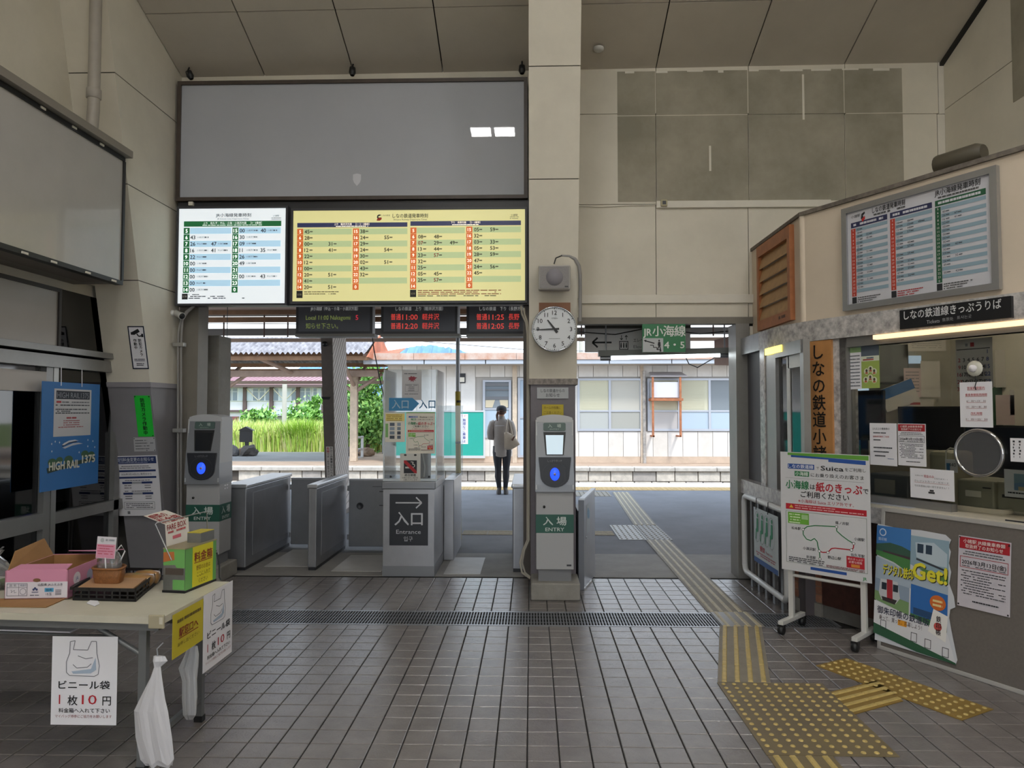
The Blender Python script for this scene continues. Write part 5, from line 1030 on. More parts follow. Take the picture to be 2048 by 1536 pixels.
r = empty('blue_folder', onC(1775, 800, -1.2), 'blue and white folder leaning in the office', 'folder'); pl = Plane(atY(1757, 782, 6.3), Vector((.9, 0, .35)), Vector((.35, 0, -.9)), .3, .2); b = MB(); b.prism([pl.p(0, 0), pl.p(pl.w, 0), pl.p(pl.w, pl.h), pl.p(0, pl.h)], (0, .02, 0), PD); b.build('cover', None, r); p = Print(pl); p.rect(0, 0, 100, 45, '#3c5f8a', 0); p.build(r, 'print')
q = rectY(1694, 776, 1748, 802, 6.8); b = MB(); b.box(q[0], q[1], 6.9, 6.93, q[2], q[3], lit('#b9cfe2', .5)); b.build('window_3', None, kind='structure', label='small bright window at the back of the ticket office')
q = rectY(1815, 708, 1866, 724, 6.7); b = MB(); b.box(q[0], q[1], 6.9, 6.93, q[2], q[3], lit('#9fb2c4', .4)); b.build('window_4', None, kind='structure', label='narrow bright window strip in the ticket office')
# seen through the side window: poster and pale blind
pl = Plane((2.75, 6.75, 1.62), Vector((.55, -.83, 0)), (0, 0, -1), .34, .45); o = sheet('blue_poster', pl, mat('poster_blue', '#3f7fb4', .5), 'blue travel poster seen through the side window', 'poster', .003); p = Print(pl); p.rect(0, 0, 100, 12, '#b9c9d2', 0); p.rect(0, 72, 100, 100, '#4aa58e', 0); p.rect(40, 48, 66, 62, '#c96a4a', 1); p.rect(8, 52, 34, 66, '#d5dade', 1); p.build(o)
q = rectY(1572, 712, 1612, 830, YW - .02); b = MB(); b.box(q[0] - .05, q[1] + .1, YW - .02, YW - .01, q[2], q[3], lit('#b9cbd8', .45)); b.build('window_5', None, kind='structure', label='bright rear window seen through the side window of the office')
# office lamp
r = empty('office_lamp', (3.2, 5.3, 2.86), 'tube lamp on the ticket office ceiling', 'lamp'); b = MB(); b.box(2.9, 3.5, 5.2, 5.4, 2.87, 2.9, WHITE); b.build('housing', None, r); b = MB(); b.tube([(2.95, 5.3, 2.85), (3.45, 5.3, 2.85)], .018, 8, glow('#fff4e0', 60)); b.build('tube', None, r)

# ================================================================== rolling notice stand
La, Lb = Vector((1.907, 5.37, 0)), Vector((2.268, 5.01, 0)); ed = (Lb - La).normalized(); en = Vector((-ed.y, ed.x, 0)); en = en if en.y < 0 else -en
r = empty('notice_stand', (La + Lb) / 2, 'white rolling stand carrying a large line map poster', 'notice stand')
WP = mat('white_tube', '#c9c8c4', .4)
Rz = Matrix((ed, en, Vector((0, 0, 1)))).transposed()
for k, q in enumerate((La, Lb)):
    b = MB(); b.obox(q + Vector((0, 0, .69)), (.035, .03, 1.2), Rz, WP); b.build('upright', None, r)
    b = MB(); b.obox(q + Vector((0, 0, .085)), (.04, .36, .03), Rz, WP, .004); b.build('foot_bar', None, r)
    for s in (-1, 1):
        c = q + en * s * .165; b = MB(); b.lathe([(.016, -.02), (.03, -.018), (.034, 0), (.03, .018), (.016, .02)], c + Vector((0, 0, .034)), ed, 16, BLACK); w_ = b.build('caster', None, r)
        b = MB(); b.obox(c + Vector((0, 0, .062)), (.05, .035, .022), Rz, BLACK, .004); b.build('caster_fork', None, r)
b = MB(); b.tube([La + Vector((0, 0, .40)), Lb + Vector((0, 0, .40))], .012, 8, WP); b.build('cross_bar', None, r)
b = MB(); m_ = (La + Lb) / 2; b.obox(m_ + Vector((0, 0, .86)) + en * .022, ((Lb - La).length + .06, .012, .8), Rz, mat('stand_board', '#b9c2c9', .35)); b.build('board', None, r)
def onS(u, v): return onplane(u, v, m_ + en * .034, en)
tl, tr, bl = onS(1566, 905), onS(1715, 913), onS(1561, 1134)
pl = Plane(Vector((La.x, La.y, 1.3)) + en * .034 - ed * .055, ed, (0, 0, -1), (Lb - La).length + .12, .86)
o = sheet('line_poster', pl, mat('poster_paper', '#cfcfd2', .5), 'large line map poster on the rolling stand', 'poster', .003); p = Print(pl, (0, 0, 1000, 1430)); koumi_poster(p); p.build(o)

# ================================================================== display board leaning on the counter
A0 = atZ(1757, 1296); A1 = A0 + E1 * 1.5; top = lambda q: q + N2 * (-(.075)) + Vector((0, 0, .94))
r = empty('display_board', (A0 + A1) / 2, 'grey display board in an aluminium frame leaning on the counter', 'display board')
lean = (top(A0) - A0).normalized(); nrm = E1.cross(lean).normalized(); nrm = nrm if nrm.dot(N2) > 0 else -nrm; HL = (top(A0) - A0).length
Rb = Matrix((E1, nrm, lean)).transposed()
bd = Plane(A0 + lean * HL + nrm * .016, E1, -lean, 1.5, HL)
b = MB(); b.obox(A0 + E1 * .75 + lean * HL / 2, (1.48, .02, HL - .02), Rb, mat('board_grey_felt', '#6b6560', .85, noise=(60, .08))); b.build('panel', None, r)
for c, s in ((A0 + E1 * .75 + lean * .012, (1.5, .034, .026)), (A0 + E1 * .75 + lean * (HL - .012), (1.5, .034, .026)), (A0 + E1 * .012 + lean * HL / 2, (.026, .034, HL)), (A1 - E1 * .012 + lean * HL / 2, (.026, .034, HL))):
    b = MB(); b.obox(c, s, Rb, mat('board_frame', '#b5b3b0', .35, .2), .004); b.build('frame_bar', None, r)
def onD(u, v): return onplane(u, v, bd.o, bd.n)
def planeD(tl, tr, bl, d=.002):
    a, b_, c = onD(*tl), onD(*tr), onD(*bl); return Plane(a + bd.n * d, E1, -lean, (b_ - a).dot(E1), (a - c).dot(lean))
pl = planeD((1755, 1047), (1905, 1065), (1760, 1282)); Wp, Hp = pl.w, pl.h
r = empty('travel_poster', pl.p(Wp / 2, Hp), 'torn travel poster with four train pictures on the grey display board', 'poster')
# torn outline
def tpz(x, y, l=0): return pl.p(x / 100 * Wp, y / 150 * Hp, .001 + .0006 * l)
out = [(1, 0), (30, 2), (60, 0), (92, 1), (99, 6), (96, 14), (99, 20), (97, 34), (100, 44), (98, 58), (104, 72), (106, 84), (100, 88), (99, 98), (102, 112), (106, 128), (110, 144), (108, 150), (2, 150)]
b = MB(); b.prism([tpz(x, y) for x, y in out][::-1], bd.n * .0008, mat('poster_gloss', '#cfd2d8', .3)); b.build('sheet', None, r)
p = Print(pl, (0, 0, 100, 150), .0025)
p.poly([(0, 2), (48, 1), (48, 52), (0, 30)], '#3f78b8', 0); p.poly([(0, 26), (20, 22), (36, 24), (48, 28), (48, 38), (0, 34)], '#3a5a4c', 1); p.poly([(0, 34), (48, 38), (48, 56), (26, 46), (0, 40)], '#4a8048', 1); p.poly([(10, 33), (48, 36), (48, 39), (10, 35)], '#4a3a40', 2); p.disc(9, 10, 5, 5, '#cdd8e8', 1); p.disc(9, 10, 3.6, 3.6, '#3f78b8', 2); p.text('鉄印帳', 9, 19, 4, '#cdd8e8', w=12)
p.poly([(48, 8), (97, 8), (97, 60), (70, 52), (48, 44)], '#8ea8b8', 0); p.poly([(54, 16), (78, 13), (95, 24), (95, 40), (82, 40), (56, 34)], '#b9c8d2', 1); p.rect(57, 17, 65, 28, '#2c3e50', 2); p.rect(68, 17, 76, 28, '#2c3e50', 2); p.poly([(60, 46), (97, 50), (97, 60), (70, 54)], '#5f8a4a', 1); p.line([(56, 36), (94, 44)], 2.4, '#3a3f48', 2)
p.poly([(0, 42), (26, 48), (48, 58), (97, 62), (97, 78), (48, 74), (0, 70)], '#a9b8c6', 0)
p.poly([(0, 70), (48, 74), (48, 106), (0, 98)], '#8fa0b4', 1); p.poly([(0, 86), (48, 92), (48, 108), (0, 98)], '#7a9a68', 2); p.poly([(8, 70), (32, 70), (36, 90), (30, 98), (10, 96), (6, 88)], '#c5c8cc', 3); p.poly([(17, 69), (25, 69), (26, 95), (18, 95)], '#a8303a', 4); p.rect(10, 74, 17, 83, '#26303a', 4); p.rect(26, 74, 33, 83, '#26303a', 4); p.poly([(10, 92), (32, 93), (29, 99), (12, 97)], '#3a3436', 4)
p.poly([(50, 68), (97, 72), (97, 114), (50, 106)], '#2f6ab0', 1); p.poly([(54, 96), (90, 98), (90, 106), (54, 104)], '#284a72', 2); p.poly([(50, 104), (97, 108), (97, 116), (50, 112)], '#4a7a4c', 2)
for dx, dy, c in ((.9, .9, '#2a2a1c'), (0, 0, '#e0d63a')): p.text('デジタル鉄印', 32 + dx, 57 + dy, 13, c, w=42, bold=.03, layer=5 if dx else 6); p.text('Get!', 74 + dx, 50 + dy, 20, c, w=43, bold=.04, layer=5 if dx else 6)
p.disc(85, 84, 10, 9, '#cf6a2a', 4); p.scrawl(79, 91, 82, 2.6, '#f0e0a0', 6, .1); p.scrawl(79, 91, 87, 2.6, '#f0e0a0', 6, .1)
p.poly([(0, 99), (50, 108), (98, 118), (108, 148), (0, 128)], '#dcdce0', 3); p.text('御朱印帳の鉄道版', 40, 110, 9, '#2b2f48', w=70, bold=.02, layer=5); p.text('乗って、買って、応募しよう！', 37, 119, 5.6, '#4a3038', w=58, layer=5); p.rect(34, 116, 46, 123, '#e09a2a', 4)
p.poly([(80, 92), (98, 97), (96, 128), (74, 120)], '#e8e6e2', 5); p.vtext('鉄印帳', 87, 99, 122, 6, '#2a2024', 7, .02); p.disc(86, 112, 5, 5, '#c4504a', 6)
p.poly([(0, 128), (108, 148), (109, 150), (60, 149), (0, 141)], '#2e5a40', 4)
for x, y in ((14, 128), (56, 133), (74, 136), (96, 140)): p.frame(x - 4, y - 6, x + 4, y + 5, .7, '#3a3a40', 5)
p.build(r)
pl = planeD((1918, 1070), (2023, 1087), (1927, 1213)); o = sheet('closing_notice', pl, mat('notice_sheet', '#c9c4cc', .5), 'large red headed closing notice on the grey display board', 'notice', .0015); p = Print(pl, (0, 0, 100, 140)); end_notice(p, '#a81e2a', True); [p.disc(x, y, 1.8, 1.8, '#1c1c1e', 3, 10) for x, y in ((3, 3), (97, 6), (3, 136), (97, 137))]; p.build(o)
b = MB(); c = onC(1833, 1033, .01); b.obox(c, (.02, .03, .05), Rz, DARK, .004); b.build('board_clip', None, label='small dark clip on the counter edge above the display board', cat='clip')

# ================================================================== tactile paving
TY_ = mat('tactile_brown', '#7a6c4c', .5, noise=(2.2, .22), col2='#6a5f4e'); TY2 = mat('tactile_mustard', '#8d7236', .55, noise=(7, .15)); TYB = mat('tactile_bar', '#bfa868', .5, noise=(30, .2)); TG = mat('tactile_grey', '#857d6f', .6, noise=(8, .15)); TGB = mat('tactile_bar_pale', '#b5a98c', .5, noise=(30, .2))
def dome_mesh(m, r0=.0125, h=.006):
    b = MB(); b.lathe([(r0, 0), (r0 * .9, h * .6), (r0 * .6, h), (0, h)], (0, 0, 0), (0, 0, 1), 10, m, caps=False); return b.mesh('dome')
def bar_mesh(L, m, w=.028, h=.006):
    b = MB(); b.hexa([(-w / 2, -L / 2, 0), (w / 2, -L / 2, 0), (w / 2, L / 2, 0), (-w / 2, L / 2, 0), (-w / 2 + .005, -L / 2 + .006, h), (w / 2 - .005, -L / 2 + .006, h), (w / 2 - .005, L / 2 - .006, h), (-w / 2 + .005, L / 2 - .006, h)], m); return b.mesh('bar')
DOME = dome_mesh(TYB)
def tmat(name, o, a, b_, m, lab, th=.004, group='tactile paving mats'):
    o, a, b_ = Vector(o), Vector(a), Vector(b_); q = MB(); z = Vector((0, 0, th)); e = Vector((0, 0, .0006))
    q.hexa([o + e, o + a + e, o + a + b_ + e, o + b_ + e, o + z, o + a + z, o + a + b_ + z, o + b_ + z] if a.cross(b_).z > 0 else [o + e, o + b_ + e, o + a + b_ + e, o + a + e, o + z, o + b_ + z, o + a + b_ + z, o + a + z], m)
    r = empty(name, o + (a + b_) / 2, lab, 'tactile paving', group); q.build('mat', None, r); return r
def domes(r, o, a, b_, na, nb, me=DOME, th=.004):
    o, a, b_ = Vector(o), Vector(a), Vector(b_)
    for i in range(na):
        for j in range(nb): part('dome', me, r, o + a * ((i + .5) / na) + b_ * ((j + .5) / nb) + Vector((0, 0, th)))
def bars(r, o, along, across, nseg, n, m, th=.004, w=.03):
    o, along, across = Vector(o), Vector(along), Vector(across); L = along.length / nseg; me = bar_mesh(L * .985, m, w); ang = math.atan2(-along.x, along.y)
    for i in range(n):
        for j in range(nseg):
            q = part('bar', me, r, o + across * ((i + .5) / n) + along * ((j + .5) / nseg) + Vector((0, 0, th))); q.rotation_euler = (0, 0, ang)
r = tmat('tactile_mat', (1.093, 3.43, 0), (.61, 0, 0), (0, .895, 0), TY_, 'large mustard dotted mat in the middle of the tactile route'); domes(r, (1.093, 3.43, 0), (.61, 0, 0), (0, .895, 0), 10, 15)
p0, p1 = Vector((1.098, 4.33, 0)), Vector((1.403, 5.455, 0)); r = tmat('tactile_strip', p0, (.31, 0, 0), p1 - p0, TG, 'slanting barred strip between the drain and the large dotted mat'); bars(r, p0, p1 - p0, (.31, 0, 0), 4, 4, TYB)
r = tmat('tactile_strip', (1.095, 2.2, 0), (.3, 0, 0), (0, 1.225, 0), TY_, 'barred strip running towards the viewer from the large dotted mat'); bars(r, (1.095, 2.2, 0), (0, 1.225, 0), (.3, 0, 0), 4, 4, TYB)
D0 = atZ(1632, 1332); D1 = atZ(1924, 1441.8) - D0; D2_ = atZ(1692.6, 1317) - D0
r = tmat('tactile_mat', D0, D1, D2_, TY2, 'narrow mustard dotted mat alongside the ticket counter'); domes(r, D0, D1, D2_, 15, 5)
B0 = Vector((1.70, 3.895, 0)); r = tmat('tactile_strip', B0, Vector((.35, .185, 0)), Vector((.0, .3, 0)), TY2, 'short barred strip joining the two dotted mats'); bars(r, B0, Vector((.35, .185, 0)), Vector((0, .3, 0)), 2, 4, TYB, w=.026)
q0, q1 = Vector((1.42, 5.42, 0)), Vector((1.40, 5.80, 0)); r = tmat('tactile_strip', (1.42, GR0, 0), (.31, 0, 0), (0, .385, 0), mat('tactile_steel', '#8a8680', .4, .3), 'barred plate laid over the drain grate', .008); bars(r, (1.42, GR0, 0), (-.0, .385, 0), (.31, 0, 0), 1, 4, TGB, .008)
r = tmat('tactile_strip', (1.40, 5.81, 0), (.3, 0, 0), (.02, 3.2, 0), TG, 'long pale barred strip crossing the doorway to the platform'); bars(r, (1.40, 5.81, 0), (.02, 3.2, 0), (.3, 0, 0), 12, 4, TGB)

# ================================================================== door-side wall: boards, pipe, posters
XB = XRIB + .03
zt_, zb_ = atX(245, 322, XB).z, atX(236, 560, XB).z; ye = atX(243, 440, XB).y
r = empty('white_board', (XB, 4.6, zb_), 'large empty white board with a black frame high on the door-side wall', 'white board')
b = MB(); b.box(XB - .02, XB, 3.1, ye, zb_, zt_, mat('board_white', '#b3b0ab', .3, noise=(2.5, .06), coat=.3)); b.build('panel', None, r)
for q in ((3.1, ye + .02, zt_, zt_ + .035), (3.1, ye + .02, zb_ - .035, zb_), (ye, ye + .03, zb_, zt_)):
    b = MB(); b.box(XB - .05, XB + .012, q[0], q[1], q[2], q[3], mat('board_black_frame', '#1f1f20', .5)); b.build('frame_bar', None, r)
for yy in (4.9, 5.25, 5.6): b = MB(); b.box(XB - .01, XB + .02, yy, yy + .05, zt_ + .012, zt_ + .028, PAPERW); b.build('clip', None, r)
for yy in (4.75, 5.05, 5.45, 5.8): b = MB(); b.box(XB - .01, XB + .02, yy, yy + .06, zb_ - .03, zb_ - .015, PAPERW); b.build('clip', None, r)
b = MB(); b.box(XB - .3, XB - .05, 3.1, ye - .05, zb_ - .02, zt_ + .1, mat('board_box', '#7d776e', .6)); b.build('backing_box', None, r)
b = MB(); b.box(XB - .05, XB + .06, 3.1, ye + .05, zt_ + .04, zt_ + .1, mat('board_hood', '#8a847b', .6)); b.build('hood', None, r)
q0, q1 = atX(121, 578, XD + .02), atX(119, 700, XD + .02)
r = empty('white_board', (XD, 4.4, q1.z), 'smaller white panel in a dark frame above the glazed doors', 'white board'); b = MB(); b.box(XD - .02, XD + .02, 3.4, q0.y - .03, q1.z + .03, q0.z - .03, mat('panel_white', '#a9a49f', .3, noise=(2, .05))); b.build('panel', None, r)
for q in ((3.4, q0.y, q0.z - .03, q0.z), (3.4, q0.y, q1.z, q1.z + .03), (q0.y - .03, q0.y, q1.z + .03, q0.z - .03)):
    b = MB(); b.box(XD - .025, XD + .035, q[0], q[1], q[2], q[3], mat('frame_brown_dark', '#2e2a28', .5)); b.build('frame_bar', None, r)
YP = 5.60; XP = atY(190, 80, YP).x; c0 = Vector((XP, YP, 0)); c1 = atY(190, 280, YP)
r = empty('drain_pipe', (XP, c0.y, c1.z), 'thick cream drain pipe running up the door-side wall', 'pipe'); PM = mat('pipe_cream', '#a59f95', .5, noise=(4, .08))
b = MB(); b.tube([(XP, c0.y, 5.45), (XP, c0.y, c1.z + .25), (XP - .01, c0.y - .01, c1.z - .02)], .046, 16, PM); b.build('pipe', None, r)
zc_ = atY(190, 188, YP).z; b = MB(); b.lathe([(.05, -.04), (.056, -.035), (.056, .035), (.05, .04)], (XP, c0.y, zc_), (0, 0, 1), 16, PM); b.build('collar', None, r)
# notices on the rib's sloping face
RN = Vector((0, -1, -.25)).normalized(); RP = Vector((XRIB, ribY(0), 0)); RDN = Vector((0, .25, -1)).normalized()
def onR(u, v): return onplane(u, v, RP, RN)
def planeR(tl, tr, bl, d=.003):
    a, b_, c = onR(*tl), onR(*tr), onR(*bl); return plane3(a + RN * d, b_ + RN * d, c + RN * d)
pl = planeR((255, 652), (288, 652), (266, 738)); o = sheet('camera_sign', pl, PAPER, 'white camera warning sign with a black border on the cream rib', 'sign'); p = Print(pl, (0, 0, 100, 260)); p.frame(0, 0, 100, 260, 7, '#1f2638', 0); p.poly([(22, 36), (62, 16), (72, 34), (34, 54)], '#15161a', 1); p.rect(16, 36, 32, 52, '#15161a', 2); p.line([(52, 46), (62, 62), (80, 58)], 7, '#15161a', 1); p.rect(78, 46, 90, 66, '#15161a', 1)
p.vtext('防犯カメラ', 66, 76, 182, None, INK, bold=.02); p.vtext('作動中', 36, 76, 140, None, INK, bold=.02); p.scrawl(18, 82, 200, 5, '#3a3d46', gaps=.05); p.scrawl(18, 82, 209, 4, '#3a3d46', gaps=.05); p.scrawl(28, 74, 226, 5, '#3a3d46', gaps=.05); p.scrawl(28, 74, 236, 5, '#3a3d46', gaps=.05); p.build(o)
pl = planeR((268, 791), (300, 791), (277, 873)); o = sheet('camera_sign', pl, mat('bright_green', '#25c93c', .5), 'bright green camera sign on the grey foot of the rib', 'sign'); p = Print(pl, (0, 0, 100, 250)); p.vtext('防犯カメラ作動中', 50, 14, 240, None, '#12301a', bold=.03); [p.disc(x, y, 4, 4, '#1a1a1a', 2, 8) for x, y in ((6, 6), (94, 6), (94, 244))]; p.build(o)
pl = planeR((267, 875), (310, 874), (269, 903)); o = sheet('paper_notice', pl, mat('label_white', '#b9b9bc', .5), 'small white notice under the green camera sign', 'notice'); p = Print(pl, (0, 0, 100, 66)); [p.scrawl(8, 92 - 30 * (k == 0) - 20 * (k > 1), 14 + k * 13, 3.4, '#4a4b50', gaps=.1, seed=k) for k in range(4)]; [p.disc(x, y, 2.4, 2.4, '#1a1a1a', 2, 8) for x, y in ((4, 5), (96, 5), (60, 61), (96, 61))]; p.build(o)
pl = planeR((226, 912), (316, 909), (240, 1030), .006)
r = empty('fare_notice', pl.p(pl.w / 2, pl.h), 'white fare change poster with navy bars curling off the rib', 'poster')
b = MB(); n = 10; bend = lambda f: .012 + .03 * f * f
rows_ = [[pl.p(x * pl.w, k / n * pl.h, bend(k / n) * (.4 + .6 * x)) for x in (0, .33, .66, 1)] for k in range(n + 1)]
vs = [q for rw in rows_ for q in rw]; b.add(vs, [(i * 4 + j, (i + 1) * 4 + j, (i + 1) * 4 + j + 1, i * 4 + j + 1) for i in range(n) for j in range(3)], PAPER, True); b.add([q - RN * .0015 for q in vs], [(i * 4 + j, i * 4 + j + 1, (i + 1) * 4 + j + 1, (i + 1) * 4 + j) for i in range(n) for j in range(3)], PAPER, True); b.build('sheet', None, r)
class Bent(Print):
    def q(self, x, y, layer=0):
        rr = self.ref; fx, fy = (x - rr[0]) / (rr[2] - rr[0]), (y - rr[1]) / (rr[3] - rr[1]); k = min(max(fy, 0), .9999) * n; i = int(k); f0, f1 = bend(i / n), bend((i + 1) / n)
        return self.pl.p(fx * self.pl.w, fy * self.pl.h, (f0 + (f1 - f0) * (k - i)) * (.4 + .6 * fx) + .002 + .0007 * layer)
p = Bent(pl, (0, 0, 100, 128)); p.rect(3, 2, 97, 17, '#27386a', 0); p.text('料金変更のお知らせ', 58, 8, 7.5, '#d5d8e2', w=68, bold=.014); p.scrawl(6, 24, 6, 2.6, '#b9c0d4', 2, .05); p.scrawl(6, 24, 10, 2.6, '#b9c0d4', 2, .05); p.scrawl(14, 84, 14, 1.4, '#a9b0c8', 2, .05)
p.scrawl(18, 80, 22, 1.8, '#7a7c84', gaps=.06); p.scrawl(14, 84, 26, 1.8, '#7a7c84', gaps=.06); p.rect(8, 30, 94, 34, '#27386a', 0); p.rect(7, 30, 9, 34, '#a83a48', 1); p.text('2026年3月14日(土) 発売分から', 50, 39, 4.4, '#33343c', w=68); p.rect(8, 44, 94, 48, '#27386a', 0)
for y in (53, 76): p.scrawl(20, 80, y - 1, 1.4, '#55565e', gaps=.06); p.rect(16, y + 2, 84, y + 6.5, '#27386a', 0); p.rect(38, y + 2, 60, y + 6.5, '#a9abb2', 1); [p.scrawl(20, 36, y + 10 + 5 * k, 1.6, '#55565e', gaps=.05) for k in range(2)]; [p.scrawl(66, 80, y + 10 + 5 * k, 1.6, '#55565e', gaps=.05) for k in range(2)]
p.frame(16, 98, 86, 114, .6, '#3a3d48'); [p.scrawl(20, 82, 102 + 4 * k, 1.4, '#55565e', gaps=.06, seed=k) for k in range(3)]; p.rect(22, 118, 28, 124, '#77787e', 0); p.build(r)
# blue hanging poster
XH = XD + .09; tl, tr, bl = atX(85, 762, XH), atX(200, 767, XH), atX(87, 984, XH)
pl = Plane(tl, (0, 1, 0), (0, 0, -1), tr.y - tl.y, tl.z - bl.z)
r = empty('blue_hanging_board', pl.p(pl.w / 2, pl.h), 'blue board with a night train drawing hung on the glazed doors', 'board')
b = MB(); b.prism([pl.p(0, 0), pl.p(pl.w, 0), pl.p(pl.w, pl.h), pl.p(0, pl.h)], -pl.n * .005, mat('board_blue', '#2f6fb0', .55, noise=(3, .05))); b.build('panel', None, r)
p = Print(pl, (75, 100, 665, 1240)); p.rect(185, 170, 568, 680, '#c3c2c6', 0); p.rect(205, 190, 550, 280, '#2b2f3c', 1); p.text('HIGH RAIL1375', 375, 236, 62, '#8f949e', w=325, layer=3)
p.rect(208, 300, 255, 322, '#a83a40', 1); p.scrawl(262, 545, 312, 12, '#6a6c74', gaps=.1)
for k, y in enumerate((345, 390, 410, 430)): p.scrawl(200, 548 - 200 * (k == 2), y, 11, '#3c3e46', gaps=.1, seed=k)
p.scrawl(310, 410, 482, 18, '#a83a40', gaps=.1); [p.scrawl(280 - 50 * (k == 3), 445 + 40 * (k == 3), 512 + k * 23, 9, '#a85a60', gaps=.1, seed=k) for k in range(4)]
p.poly([(270, 770), (290, 752), (340, 728), (400, 722), (440, 735), (400, 738), (340, 748), (290, 775)], '#d3d6dc', 2); p.poly([(272, 800), (300, 790), (380, 760), (440, 758), (485, 772), (430, 776), (370, 786), (300, 812)], '#c3c8d2', 2); p.line([(275, 785), (340, 752), (420, 742)], 12, '#26304a', 1)
for x, y in ((205, 730), (247, 742), (172, 752), (175, 830), (540, 735), (595, 752), (540, 806), (618, 822), (448, 865)): p.poly([(x, y - 13), (x + 6, y), (x, y + 13), (x - 6, y)], '#d5dae6', 1)
for x, y, rr in ((180, 945, 40), (250, 930, 34), (340, 935, 44), (510, 890, 40), (580, 905, 38)): p.disc(x, y, rr, rr, '#3c5f44', 1)
p.poly([(130, 1000), (620, 930), (630, 965), (140, 1055)], '#2c3f34', 2); p.text('HIGH RAIL', 300, 985, 88, '#d8d6c6', w=300, bold=.04, layer=4); p.text('1375', 550, 945, 88, '#d8d6c6', w=140, bold=.04, layer=4); p.build(r, 'print')
for f in (.28, .64): b = MB(); a = pl.p(pl.w * f, 0); b.tube([a + Vector((.01, 0, -.03)), a + Vector((0, .01, .12)), Vector((XD + .03, a.y + .02, zr - .06))], .003, 5, PAPER); b.build('string', None, r)

# ================================================================== folding table and what is on it
TA = math.radians(4); tex = Vector((math.cos(TA), -math.sin(TA), 0)); tey = Vector((math.sin(TA) * .3, math.cos(TA), 0)).normalized(); TC = Vector((-1.607, 3.128, 0)); TH = .7; TL, TD = 1.8, .66
def TP(a, c, z=0.): return TC - tex * a + tey * c + Vector((0, 0, z))        # a: back along the long side, c: depth
def tslab(a0, a1, c0, c1, z0, z1, m, mb=None):
    b = mb or MB(); return b.hexa([TP(a1, c0, z0), TP(a0, c0, z0), TP(a0, c1, z0), TP(a1, c1, z0), TP(a1, c0, z1), TP(a0, c0, z1), TP(a0, c1, z1), TP(a1, c1, z1)], m)
tb = empty('folding_table', TP(.9, .33), 'long cream folding table with grey steel legs', 'table')
tslab(0, TL, 0, TD, TH - .03, TH, mat('table_top', '#c6c1b0', .45, noise=(5, .08))).build('top', None, tb)
GL = mat('leg_steel', '#77797b', .4, .4)
for c in (.02, TD - .05): tslab(.03, TL - .03, c, c + .03, TH - .065, TH - .03, GL).build('apron', None, tb)
for a in (.12, TL - .12):
    for c in (.05, TD - .08):
        tslab(a - .018, a + .018, c, c + .03, .02, TH - .06, GL).build('leg', None, tb); tslab(a - .022, a + .022, c - .004, c + .034, 0, .03, BLACK).build('foot', None, tb)
    tslab(a - .012, a + .012, .06, TD - .07, .1, .125, GL).build('leg_tie', None, tb)
for c in (.05, TD - .08): b = MB(); b.tube([TP(.14, c + .015, .52), TP(.38, c + .015, TH - .05)], .012, 8, GL); b.build('brace', None, tb)
for k in range(4): b = MB(); z = TH - .12; b.tube([TP(.3, .1 + k * .15, z), TP(TL - .3, .1 + k * .15, z)], .006, 6, GL); b.build('shelf_wire', None, tb)
tslab(.5, 1.1, .1, .55, TH - .112, TH - .106, PAPER).build('stored_papers', None, label='sheaf of papers on the wire shelf under the table', cat='papers')
b = MB(); b.obox(TP(.03, .005, TH - .02), (.07, .012, .06), None, mat('tape_clear', '#a89f86', .3), .004); b.build('corner_tape', None, tb)
def onT(u, v, dz=0.): return atZ(u, v, TH + dz)
def tframe(p0, p1):       # local axes from two table points
    ex = (p1 - p0); ex.z = 0; ex.normalize(); return ex, Vector((-ex.y, ex.x, 0))
def gbox(p0, ex, ey, w, d, z0, z1, m, mb=None):
    b = mb or MB(); z = lambda q, h: Vector((q.x, q.y, h)); a, c, e, f = p0, p0 + ex * w, p0 + ex * w + ey * d, p0 + ey * d
    return b.hexa([z(a, z0), z(c, z0), z(e, z0), z(f, z0), z(a, z1), z(c, z1), z(e, z1), z(f, z1)], m)
# brown cardboard sheet, pink peach box
CB = mat('cardboard', '#9a7248', .8, noise=(6, .12)); PK = mat('pink_carton', '#c987a2', .6); PKL = mat('pink_carton_label', '#d6d2d8', .6)
q = [onT(-40, 1199), onT(130, 1199), onT(115, 1206), onT(92, 1216), onT(-40, 1214)]; b = MB(); b.prism([v + Vector((0, 0, .001)) for v in q][::-1], (0, 0, .004), CB); b.build('cardboard_sheet', None, label='flat sheet of brown cardboard under the pink box', cat='cardboard')
p0, p1 = onT(9, 1199, .006), onT(136, 1197, .006); ex, ey = tframe(p0, p1); w = (p1 - p0).length; zb0 = TH + .006; hB = .135; dB_ = .40; th = .004
r = empty('peach_box', p0 + ex * w / 2 + ey * dB_ / 2, 'open pink fruit carton with a white label on the table', 'box')
gbox(p0, ex, ey, w, th, zb0, zb0 + hB, PK).build('front_wall', None, r); gbox(p0, ex, ey, th, dB_, zb0, zb0 + hB, PK).build('side_wall', None, r); gbox(p0 + ex * (w - th), ex, ey, th, dB_, zb0, zb0 + hB, PK).build('side_wall', None, r); gbox(p0 + ey * (dB_ - th), ex, ey, w, th, zb0, zb0 + hB, PK).build('back_wall', None, r); gbox(p0, ex, ey, w, dB_, zb0 - .001, zb0 + .004, CB).build('bottom', None, r)
def zz_(q, h): return Vector((q.x, q.y, h))
for s in (0, 1): gbox(p0 + ex * (th if s == 0 else w - 2 * th), ex, ey, th, dB_, zb0 + .004, zb0 + hB - .002, CB).build('inner_lining', None, r)
gbox(p0 + ey * (dB_ - 2 * th), ex, ey, w, th, zb0 + .004, zb0 + hB - .002, CB).build('inner_lining', None, r)
